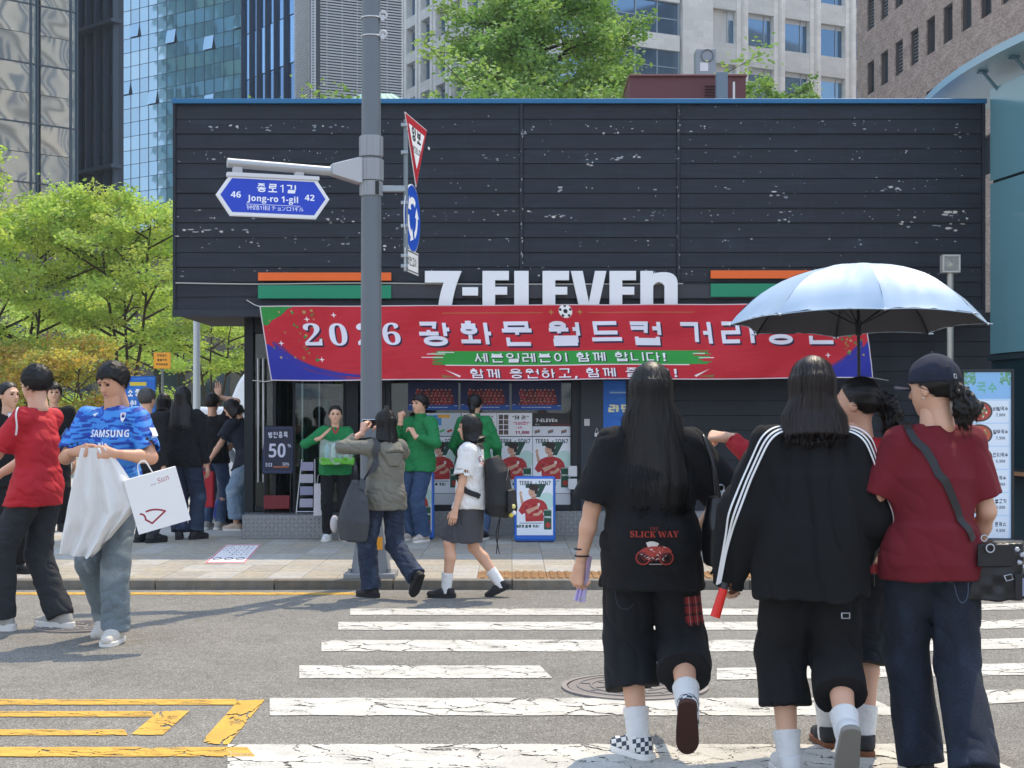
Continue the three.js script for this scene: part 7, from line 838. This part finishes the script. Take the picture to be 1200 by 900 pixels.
// man in blue football shirt with white cloth and paper bag
{
  const tPat = dataTex(512, 512, (x, y) => { const u = x / 512 * 14, v = y / 512 * 26, k = tnoise(u + v * .5, v * 2.2, 64, 4) + .25 * tnoise(x / 9, y / 9, 57, 6); return k > .62 ? [60, 140, 220] : k > .5 ? [24, 92, 190] : [18, 62, 160]; }, { repeat: 1.6 });
  const shirt = mat('#ffffff', .6, { map: tPat, bumpMap: scaled(bumpCloth, 22), bumpScale: .001 });
  const p = person({ label: 'man in patterned blue football shirt and pale wide jeans looking down at his hands', at: feetAt(133, 748), turn: -.16, h: 1.79, seed: 25, cell: .012, skin: 'warm', near: true, bulk: 1.04,
    footL: { p: [.09, .085, .18], yaw: .1 }, footR: { p: [-.1, .13, -.14], yaw: -.15, pitch: .4 }, armR: { p: [-.115, 1.16, .3], elbow: [-.8, -1, -.2], grip: 'pinch', dir: [.9, .12, .35], palm: [.2, -.3, -.9] }, armL: { p: [.15, 1.15, .3], elbow: [.8, -1, -.2], grip: 'pinch', dir: [-.9, .1, .35], palm: [-.2, -.3, -.9] }, head: { pitch: .35, yaw: -.3 }, hair: { style: 'short', strands: 1800, sl: .055, puff: .004, loose: .9 },
    top: { ease: .04, len: .15, hem: .185, hemD: .14, waist: .165, chest: .175, sl: .84, r0: .068, r1: .08, mat: shirt, rib: cloth('#123a8a'), fold: .008 }, bottom: { hip: .165, thigh: .098, knee: .085, hem: .092, to: 1.02, mat: dGrey, fold: .011, fx: 8, fy: 9 }, shoes: { mat: mat('#cfc9bf', .7), sole: mSoleWhite, lace: mLaceW } });
  const pr = (draw, x, y, w, h, name) => part(name, printOn(p.topF, V(x, y, .6), V(0, 0, -1), V(1, 0, 0), V(0, 1, 0), w, h, 24, 10), flat(canvas(512, Math.round(512 * h / w), draw)), p.g);
  pr((g, W, H) => { latin(g, 'SAMSUNG', W / 2, H / 2, H * 1.0, '#f0f2f6', 'bold', 'sans-serif', 'center', .84); }, .02, 1.27, .27, .06, 'chest_lettering'); pr((g, W, H) => { g.fillStyle = '#f0f2f6'; g.beginPath(); g.arc(H * .6, H * .55, H * .3, 0, 7); g.fill(); g.fillRect(H * 1.1, H * .1, H * .16, H * .8); g.beginPath(); g.arc(H * 1.7, H * .6, H * .28, 0, 7); g.fill(); }, .0, 1.205, .1, .035, 'chest_mark'); pr((g, W, H) => { g.fillStyle = '#e8ecf4'; g.beginPath(); g.moveTo(W * .2, H * .1); g.lineTo(W * .8, H * .1); g.lineTo(W * .8, H * .6); g.lineTo(W * .5, H * .95); g.lineTo(W * .2, H * .6); g.fill(); g.fillStyle = '#1c3f8e'; g.beginPath(); g.arc(W / 2, H * .42, W * .18, 0, 7); g.fill(); g.fillStyle = '#c0343c'; g.fillRect(W * .3, H * .18, W * .4, H * .08); }, .095, 1.37, .055, .07, 'club_crest'); pr((g, W, H) => { g.fillStyle = '#eef0f4'; g.beginPath(); g.moveTo(W * .1, H * .5); g.quadraticCurveTo(W * .5, H * .1, W * .9, H * .2); g.quadraticCurveTo(W * .55, H * .45, W * .45, H * .9); g.quadraticCurveTo(W * .4, H * .5, W * .1, H * .5); g.fill(); }, -.085, 1.385, .05, .035, 'maker_mark'); part('sleeve_patch', strapOn(p.topF, [V(.27, 1.3, .06), V(.29, 1.24, .07)], .05, .005, 8), mat('#d8dce4', .7), p.g); part('sleeve_patch', strapOn(p.topF, [V(-.27, 1.3, .06), V(-.29, 1.24, .07)], .06, .005, 8), mat('#c8d4e8', .7), p.g);
  part('jeans_label', strapOn(p.botF, [V(.16, .9, .05), V(.17, .86, .05)], .02, .004, 4), mat('#e4e2de', .8), p.g);
  // the white garment hanging from both hands
  const hA = p.world(V(0, -.03, .1).applyMatrix4(p.hands.R)), hB = p.world(V(0, -.03, .1).applyMatrix4(p.hands.L)), mid = hA.clone().lerp(hB, .5), o = thing('white_garment', 'white cotton garment hanging in folds from the hands of the man in blue', 'garment', mid), tx = (px) => PX(px, 9.45) - mid.x, ty = (py) => PY(py, 9.45) - mid.y; const N = 70, M = 30, geo = (side) => { const pos = [], idx = [], uv = []; for (let j = 0; j <= M; j++) for (let i = 0; i <= N; i++) { const v = j / M, u = i / N, xl = lerp(-.075, tx(73), Math.pow(v, .9)), xr = v < .6 ? lerp(.075, tx(166), Math.pow(v / .6, .8)) : lerp(tx(166), tx(128), (v - .6) / .4), x = lerp(xl, xr, u), drop = v < .6 ? 0 : 0, y = lerp(.03, ty(lerp(648, 657, u) + (u > .62 ? (u - .62) * -70 : 0)), v), fold = Math.sin(u * 21 + v * 2.2 + Math.sin(v * 5)) * .028 * (.25 + v) + Math.sin(u * 9 + 1.3) * .035 * v + .012 * noise3(u * 20, v * 9, 5) * v; const z = .02 + fold + side * (.006 + .05 * Math.sin(u * Math.PI) * (.2 + v)) + noise3(u * 8, v * 6, side) * .012; pos.push(x, y, z); uv.push(u, v); if (i < N && j < M) { const a = j * (N + 1) + i; idx.push(a, a + N + 1, a + 1, a + 1, a + N + 1, a + N + 2); } } const g = new THREE.BufferGeometry(); g.setAttribute('position', new THREE.Float32BufferAttribute(pos, 3)); g.setAttribute('uv', new THREE.Float32BufferAttribute(uv, 2)); g.setIndex(idx); g.computeVertexNormals(); return g; }; part('front_layer', geo(1), cWhite, o); part('back_layer', geo(-1), cWhite, o);
  // paper bag on his forearm, tilted
  const b = thing('paper_bag', 'large white paper carrier bag with red print on the arm of the blue-shirted man', 'bag', at(184, 586, 9.45), .28); b.rotation.z = .27; const tB = canvas(512, 540, (g, W, H) => { g.fillStyle = '#f1f0ee'; g.fillRect(0, 0, W, H); g.save(); g.translate(330, 90); g.rotate(-.12); latin(g, 'Sun', 30, 0, 66, '#b04a50', 'italic', 'serif'); latin(g, 'from', -70, 12, 24, '#8a7a7a', 'italic', 'serif'); g.restore(); g.strokeStyle = '#9c2c3c'; g.lineWidth = 17; g.lineJoin = 'round'; g.beginPath(); g.moveTo(60, 352); g.quadraticCurveTo(110, 360, 100, 420); g.lineTo(150, 470); g.lineTo(300, 390); g.quadraticCurveTo(210, 330, 120, 346); g.stroke(); }); const w = .62, h = .66, dd = .16; const bgm = box(w, h, dd, 0, 0, 0); part('bag_body', bgm, [0, 0, 0, 0, 1, 0].map((k) => k ? mat('#fff', .75, { map: tB }) : mat('#e6e5e3', .8)), b); part('gusset_print', box(.003, .3, .05, w / 2 + .002, .05, 0), mat('#b52a34', .7), b); part('rope_handle', tube([V(-.12, h / 2, .06), V(-.1, h / 2 + .14, .06), V(-.02, h / 2 + .17, .06), V(.04, h / 2, .06)], .006), mat('#e9e7e4', .8), b); part('rope_handle', tube([V(-.12, h / 2, -.06), V(-.1, h / 2 + .13, -.05), V(-.02, h / 2 + .15, -.05), V(.04, h / 2, -.06)], .006), mat('#e9e7e4', .8), b); b.scale.setScalar(.53);
}
// girl in olive hoodie taking a picture
{
  const p = person({ label: 'girl in olive hoodie and dark jeans holding a phone up with both arms', at: feetAt(452, 701), turn: -2.45, h: 1.5, fem: true, seed: 31, cell: .012, near: true, bulk: 1.02, sw: .15,
    footL: { p: [.06, .085, .14], yaw: .2 }, footR: { p: [-.1, .22, -.32], pitch: .95, yaw: -.1 }, armL: { p: [.12, 1.5, .2], elbow: [1, -.5, .3], grip: 'hold', dir: [-.3, .9, .1], palm: [-1, 0, .3] }, armR: { p: [-.14, 1.45, .26], elbow: [-1, -.6, .2], grip: 'hold', dir: [.2, .9, .1] }, hair: { style: 'long', len: .2, w: .118, deep: .075, back: .01, sway: .02, tip: .7, strands: 1600, sl: .2, front: .0, puff: .004, loose: .3 },
    top: { name: 'hoodie', sleeve: 'long', ease: .045, len: .13, hem: .172, hemD: .14, r0: .075, r1: .062, r2: .048, push: .3, mat: cloth('#77756a', .9), fold: .01, hood: true }, bottom: { hip: .165, thigh: .1, knee: .086, hem: .092, to: 1.02, mat: dDark, fold: .011 }, shoes: { mat: mShoeBlack, sole: mSoleDark, style: 'chunky' } });
  const ph = p.world(V(0, -.03, .1).applyMatrix4(p.hands.R)), o = thing('smartphone', 'smartphone in a pale case held up by the girl in the olive hoodie', 'phone', [ph.x - .06, ph.y + .03, ph.z - .02], -2.45); part('case', box(.15, .075, .009, 0, 0, 0, .004), mat('#8fa9c8', .4), o); part('screen', box(.142, .068, .002, 0, 0, -.0055), mat('#15181e', .1), o);
  const bg = thing('hobo_bag', 'large slouchy grey shoulder bag of the girl in the olive hoodie', 'bag'); bg.applyMatrix4(p.g.matrixWorld); const f = loft([[V(.32, 1.06, -.03), .03, .04], [V(.34, .9, -.03), .06, .14], [V(.36, .72, -.02), .085, .19], [V(.36, .56, -.02), .075, .15]], X1(), V(0, 0, 1)); function X1() { return V(1, 0, 0); } const bf = (x, y, z) => f(x, y, z) - .02 + .014 * noise3(x * 12, y * 5, z * 16) + .006 * noise3(x * 30, y * 12, z * 34); const mBag = cloth('#45484c', .9); part('bag_body', fieldMesh(bf, V(.16, .42, -.32), V(.55, 1.14, .3), .012), mBag, bg); part('strap', strapOn((x, y, z) => smin(p.topF.raw(x, y, z), f(x, y, z) - .02, .06), [V(.34, .98, .1), V(.3, 1.2, .12), V(.16, 1.46, .05), V(.13, 1.47, -.04), V(.2, 1.3, -.16), V(.31, 1.1, -.12), V(.34, .98, -.1)], .06, .014, 60), mBag, bg); part('fluffy_charm', new THREE.IcosahedronGeometry(.05, 3).scale(.8, 1.6, .8).translate(.42, .68, .2), cloth('#c9c4c4', 1), bg);
}
// girl in white T-shirt with backpack
{
  const p = person({ label: 'girl in white T-shirt and grey skirt shorts with black bob walking with a backpack', at: feetAt(552, 700), turn: -1.75, h: 1.46, fem: true, seed: 37, cell: .011, near: true, sw: .145, footL: { p: [.07, .085, .22], yaw: .05 }, footR: { p: [-.08, .13, -.26], pitch: .45, yaw: -.1 }, armL: { p: [.22, .84, .1], elbow: [.6, 0, -1], grip: 'relax' }, armR: { p: [-.2, .86, .1], elbow: [-.6, 0, -1] }, hair: { style: 'bob', len: .135, w: .125, deep: .11, front: .055, bang: true, puff: .012, tip: .95, strands: 1200, sl: .16 },
    top: { ease: .06, len: .1, hem: .19, hemD: .15, chest: .19, sl: .82, r0: .088, r1: .095, mat: cWhite, rib: cWhite, fold: .009 }, bottom: { kind: 'skirt', len: .42, hip: .175, hem: .17, hemD: .2, mat: cGreyMelange, fold: .01, fx: 12, fy: 3 }, shoes: { mat: mShoeBlack, sole: mSoleDark, style: 'chunky' }, sock: { ...sockWhite, len: .15 } });
  part('shirt_print', printOn(p.topF, V(.06, 1.28, -.5), V(0, 0, 1), V(-1, 0, 0), V(0, 1, 0), .14, .12, 12, 10), flat(canvas(128, 110, (g) => { g.strokeStyle = '#c0343c'; g.lineWidth = 7; g.beginPath(); g.arc(64, 50, 34, 0, 5); g.stroke(); g.strokeStyle = '#222'; g.lineWidth = 5; g.beginPath(); g.moveTo(20, 30); g.quadraticCurveTo(60, 90, 110, 40); g.stroke(); })), p.g);
  const bg = thing('backpack', 'black nylon backpack with small yellow charms on the girl in white', 'backpack'); bg.applyMatrix4(p.g.matrixWorld); const nyl = cloth('#17181b', .6), body = loft([[V(0, 1.3, -.2), .11, .06], [V(0, 1.15, -.25), .15, .1], [V(0, .88, -.27), .17, .12], [V(0, .78, -.25), .15, .1]], V(1, 0, 0), V(0, 0, 1)), bf = (x, y, z) => body(x, y, z) - .012 + .008 * noise3(x * 14, y * 10, z * 14); part('pack_body', fieldMesh(bf, V(-.24, .68, -.46), V(.24, 1.4, -.06), .011), nyl, bg); const pk = loft([[V(0, 1.0, -.38), .12, .03], [V(0, .82, -.385), .13, .04]], V(1, 0, 0), V(0, 0, 1)); part('front_pocket', fieldMesh((x, y, z) => pk(x, y, z) - .014 + .006 * noise3(x * 18, y * 14, z * 18), V(-.2, .74, -.48), V(.2, 1.08, -.3), .01), nyl, bg); for (const sx of [1, -1]) part('shoulder_strap', strapOn(p.topF, [V(sx * .1, 1.4, -.14), V(sx * .11, 1.48, -.03), V(sx * .12, 1.42, .08), V(sx * .15, 1.22, .12), V(sx * .2, 1.02, .02), V(sx * .17, .95, -.14)], .05, .01, 50), nyl, bg); part('zip', tube([V(-.13, 1.1, -.36), V(0, 1.2, -.36), V(.13, 1.1, -.36)], .005), mat('#4a4c50', .4, { metalness: .5 }), bg); for (const [y, z, c] of [[.86, -.42, '#e6dc8a'], [.8, -.425, '#e8e4d8'], [.78, -.4, '#d8c84a']]) part('charm', new THREE.IcosahedronGeometry(.022, 2).scale(.7, 1, 1).translate(.1, y, z), mat(c, .6), bg); for (const q of [0, 1]) part('hanging_cord', tube([V(.1, .78, -.3), V(.11, .6, -.28 + q * .02), V(.1, .42, -.26 - q * .03)], .005), nyl, bg);
}
// green-clad staff at the shop
{
  const p = person({ label: 'woman in green sweatshirt handing out clear bags of goods at the entrance', at: [PX(393, 16.85), CURB, -16.85], turn: .12, h: 1.51, fem: true, seed: 41, footL: { p: [.1, .085, .02], yaw: .3 }, footR: { p: [-.1, .085, .02], yaw: -.3 }, armR: { p: [-.18, 1.3, .22], elbow: [-1, -.5, -.2], grip: 'open', dir: [.5, .5, .3] }, armL: { p: [.02, 1.08, .24], elbow: [1, -.4, 0], grip: 'hold', dir: [-1, .1, .2] }, hair: { style: 'tied', curl: .004 },
    top: { name: 'sweatshirt', sleeve: 'long', ease: .05, len: .1, mat: cGreen, fold: .009, push: .3 }, bottom: { to: .97, thigh: .1, knee: .075, hem: .062, mat: cInk }, shoes: { mat: mShoeWhite, sole: mSoleWhite } }); part('lanyard', strapOn(p.topF, [V(-.04, 1.43, .08), V(0, 1.37, .13), V(.04, 1.43, .08)], .02), mat('#a81c2c', .7), p.g);
  const b = thing('goods_bag', 'clear bag of bottles with a green band held by the woman in green', 'bag', p.world(V(.02, 1.12, .28))); const f = (x, y, z) => Math.max(Math.abs(x) - .15, Math.abs(y) - .1, Math.abs(z) - .06) - .03 + .018 * noise3(x * 14, y * 14, z * 14); part('clear_film', fieldMesh(f, V(-.24, -.18, -.14), V(.24, .2, .14), .012), mat('#dfeee8', .1, { transmission: .75, roughness: .12 }), b); for (let i = 0; i < 4; i++) part('bottle', [rod(V(-.11 + i * .07, -.09, 0), V(-.11 + i * .07, .06, 0), .03, .03, 10), rod(V(-.11 + i * .07, .06, 0), V(-.11 + i * .07, .1, 0), .026, .012, 10)], mat(['#7fb8c8', '#cfd8dc', '#5a9a8c', '#b4c4d8'][i], .2), b); part('green_band', fieldMesh((x, y, z) => Math.max(Math.abs(x) - .16, Math.abs(y + .095) - .008, Math.abs(z) - .06) - .03 + .012 * noise3(x * 20, y * 20, z * 20), V(-.24, -.17, -.13), V(.24, .02, .13), .011), mat('#57a52c', .4), b);
}
{
  person({ label: 'man in green zip jacket and blue jeans raising a hand to his face', at: feetAt(493, 634, CURB), turn: -.75, h: 1.64, seed: 43, footL: { p: [.11, .085, .06], yaw: .25 }, footR: { p: [-.11, .085, 0], yaw: -.2 }, armR: { p: [-.08, 1.38, .24], elbow: [-.6, -1, 0], grip: 'fist', dir: [.1, .9, .1], palm: [0, 0, -1] }, armL: { p: [.16, 1.22, .24], elbow: [1, -1, -.2], grip: 'hold', dir: [-.5, .8, .1] }, hair: { style: 'short' }, top: { name: 'jacket', sleeve: 'long', ease: .055, len: .12, mat: cGreen, high: true, fold: .01, push: .12 }, bottom: { to: 1.02, thigh: .1, knee: .088, hem: .094, mat: den([46, 68, 100], [84, 108, 140]), fold: .01 }, shoes: { mat: mat('#b8aaa2', .7), sole: mSoleWhite, lace: mLaceW } });
  const p = person({ label: 'person in green jacket with back lettering facing the poster window', at: [PX(556, 16.95), CURB, -16.95], turn: Math.PI - .25, h: 1.64, fem: true, seed: 47, hair: { style: 'tied', tie: V(0, -.02, -.115), tail: [V(0, -.06, -.13), V(0, -.1, -.12)], curl: .005 }, top: { name: 'jacket', sleeve: 'long', ease: .055, len: .1, mat: cGreen, high: true, fold: .01 }, armL: { p: [.22, .95, .22], elbow: [.7, 0, -1] }, armR: { p: [-.22, .95, .22], elbow: [-.7, 0, -1] }, bottom: { to: .98, thigh: .105, knee: .085, hem: .08, mat: dMid }, shoes: { mat: mShoeBlack, sole: mSoleWhite } });
  part('back_lettering', printOn(p.topF, V(0, 1.28, -.5), V(0, 0, 1), V(-1, 0, 0), V(0, 1, 0), .26, .2, 16, 12), flat(canvas(256, 200, (g) => { latin(g, 'TERRA', 128, 50, 66, '#eef2ee', 'bold', 'sans-serif', 'center', 1.05); g.strokeStyle = '#eef2ee'; g.lineWidth = 7; g.beginPath(); g.moveTo(20, 96); g.lineTo(236, 96); g.lineTo(128, 186); g.closePath(); g.stroke(); g.beginPath(); g.moveTo(70, 104); g.lineTo(128, 176); g.stroke(); })), p.g);
}
// people further along the pavement
{
  const P = (px, d, o) => person({ at: [PX(px, d), CURB, -d], cell: .015, ...o });
  const w = P(10, 13.2, { label: 'woman in black suit jacket and white blouse facing the street', turn: .75, h: 1.68, fem: true, seed: 51, head: { yaw: .2 }, hair: { style: 'tied' }, armL: { p: [.08, 1.12, .26], elbow: [1, -.4, 0], grip: 'hold' }, top: { name: 'suit_jacket', sleeve: 'long', ease: .035, len: .16, mat: cInk, collar: .075 }, bottom: { mat: cInk, to: 1 }, shoes: { mat: mShoeBlack, sole: mSoleDark } }); part('blouse', strapOn(w.topF, [V(-.01, 1.46, .06), V(0, 1.36, .12), V(0, 1.2, .15)], .075, .005, 20), cWhite, w.g);
  P(63, 18.3, { label: 'man in black shirt and black trousers standing among the trees', turn: .35, h: 1.8, seed: 53, hair: { style: 'short' }, top: { ease: .04, mat: cInk, len: .12 }, bottom: { mat: cInk }, shoes: { mat: mShoeBlack, sole: mSoleDark } });
  P(172, 16.6, { label: 'grey-haired man in black seen from behind', turn: Math.PI - .5, h: 1.7, seed: 55, bulk: 1.08, hair: { style: 'short', mat: mHairGrey }, top: { ease: .05, mat: cBlack, len: .14, sleeve: 'long' }, bottom: { mat: cCharcoal }, shoes: { mat: mShoeBlack, sole: mSoleDark } });
  const q = P(214, 17.0, { label: 'woman with long hair in black sweater and dark jeans with her back turned', turn: Math.PI - .15, h: 1.73, fem: true, seed: 57, bulk: 1.1, sw: .165, footL: { p: [.05, .085, .02], yaw: .3 }, footR: { p: [-.13, .085, .06], yaw: -.5 }, armR: { p: [-.26, .84, .05], elbow: [-1, 0, -.6] }, hair: { style: 'long', len: .42, w: .14, deep: .07, back: .04, strands: 500, sl: .3 }, top: { name: 'sweater', sleeve: 'long', ease: .05, len: .12, mat: cInk, fold: .01 }, bottom: { thigh: .11, knee: .09, hem: .088, to: 1, mat: dDark }, shoes: { mat: mShoeBlack, sole: mSoleDark, style: 'chunky' } }); part('back_label', strapOn(q.topF, [V(.19, .84, -.05), V(.17, .84, -.1)], .025, .005, 6), mat('#e0e0de', .7), q.g);
  P(250, 18.6, { label: 'person in black T-shirt waving one raised hand behind the woman with long hair', turn: Math.PI - .3, h: 1.68, seed: 59, armR: { p: [-.02, 1.66, .12], elbow: [-1, -.3, 0], grip: 'open', dir: [.1, 1, 0], palm: [0, 0, 1] }, hair: { style: 'short' }, head: { shift: [.02, 0, 0] }, top: { ease: .05, mat: cInk }, bottom: { mat: dMid }, shoes: { mat: mShoeGrey, sole: mSoleWhite } });
  const b = P(285, 18.4, { label: 'person in navy T-shirt and light cropped jeans stooping with a red bag', turn: -1.95, h: 1.66, fem: true, seed: 61, lean: .42, pelvis: [0, 0, -.1], head: { level: .2, pitch: .3 }, footL: { p: [.08, .085, .05], yaw: .1 }, footR: { p: [-.08, .085, -.06], yaw: -.1 }, armL: { p: [.2, .8, .42], elbow: [.5, 0, -1], grip: 'hold' }, armR: { p: [-.15, .85, .45], elbow: [-.5, 0, -1] }, hair: { style: 'bob', len: .12, w: .1, deep: .09, front: .03, bang: true }, top: { ease: .05, len: .1, mat: cNavyTee, fold: .009 }, bottom: { thigh: .115, knee: .1, hem: .1, to: .86, mat: dLight, fold: .01 }, shoes: { mat: mat('#c2ac98', .7), sole: mSoleWhite } });
  const h = b.world(V(0, -.03, .09).applyMatrix4(b.hands.L)), o = thing('red_bag', 'flat red bag with white lettering hanging from the stooping person', 'bag', h, -.3); part('bag_body', box(.2, .44, .06, 0, -.28, 0, .015), cloth('#b01c2c', .7), o); part('lettering', box(.05, .3, .002, -.04, -.28, .032), mat('#d8b4b4', .7), o); part('bag_handle', tube([V(-.05, -.06, 0), V(-.03, .02, 0), V(.03, .02, 0), V(.05, -.06, 0)], .006), cloth('#8a1622'), o);
  P(254, 19.6, { label: 'person in grey jacket bending over behind the stooping person', turn: 1.2, h: 1.62, seed: 63, lean: .75, pelvis: [0, -.05, -.15], head: { level: 0 }, armL: { p: [.15, .75, .5] }, armR: { p: [-.15, .75, .5] }, hair: { style: 'short' }, top: { name: 'jacket', sleeve: 'long', ease: .06, mat: cloth('#9aa2a6'), len: .12 }, bottom: { mat: cloth('#8f969a'), thigh: .11, knee: .095, hem: .09 }, shoes: { mat: mShoeGrey, sole: mSoleWhite } });
  P(192, 19.4, { label: 'person with dark cap of hair in black walking away beyond the grey-haired man', turn: Math.PI, h: 1.7, seed: 65, hair: { style: 'bob', len: .13, w: .1, deep: .09 }, fem: true, top: { ease: .04, mat: cInk, sleeve: 'long' }, bottom: { mat: cCharcoal }, shoes: { mat: mShoeBlack, sole: mSoleDark } });
  const bd = thing('bundle', 'red and blue bundle of shopping on the pavement behind the stooping person', 'bundle', [PX(266, 18.9), CURB, -18.9]); part('blue_bag', fieldMesh((x, y, z) => ell(V(0, .2, 0), V(.16, .22, .14))(x, y, z) + .02 * noise3(x * 12, y * 12, z * 12), V(-.25, -.05, -.22), V(.25, .5, .22), .014), mat('#1f3c9a', .5), bd); part('red_box', box(.3, .3, .25, .22, .36, -.05, .01), mat('#8e1c26', .6), bd); part('dark_bag', fieldMesh((x, y, z) => ell(V(.2, .12, .1), V(.22, .14, .15))(x, y, z) + .02 * noise3(x * 10, y * 10, z * 10), V(-.1, -.05, -.12), V(.5, .35, .32), .014), mat('#1b2030', .6), bd);
}
scene.fog = new THREE.FogExp2(0xd4e2ee, 0.00045);
finish(scene);
renderer.render(scene, camera);
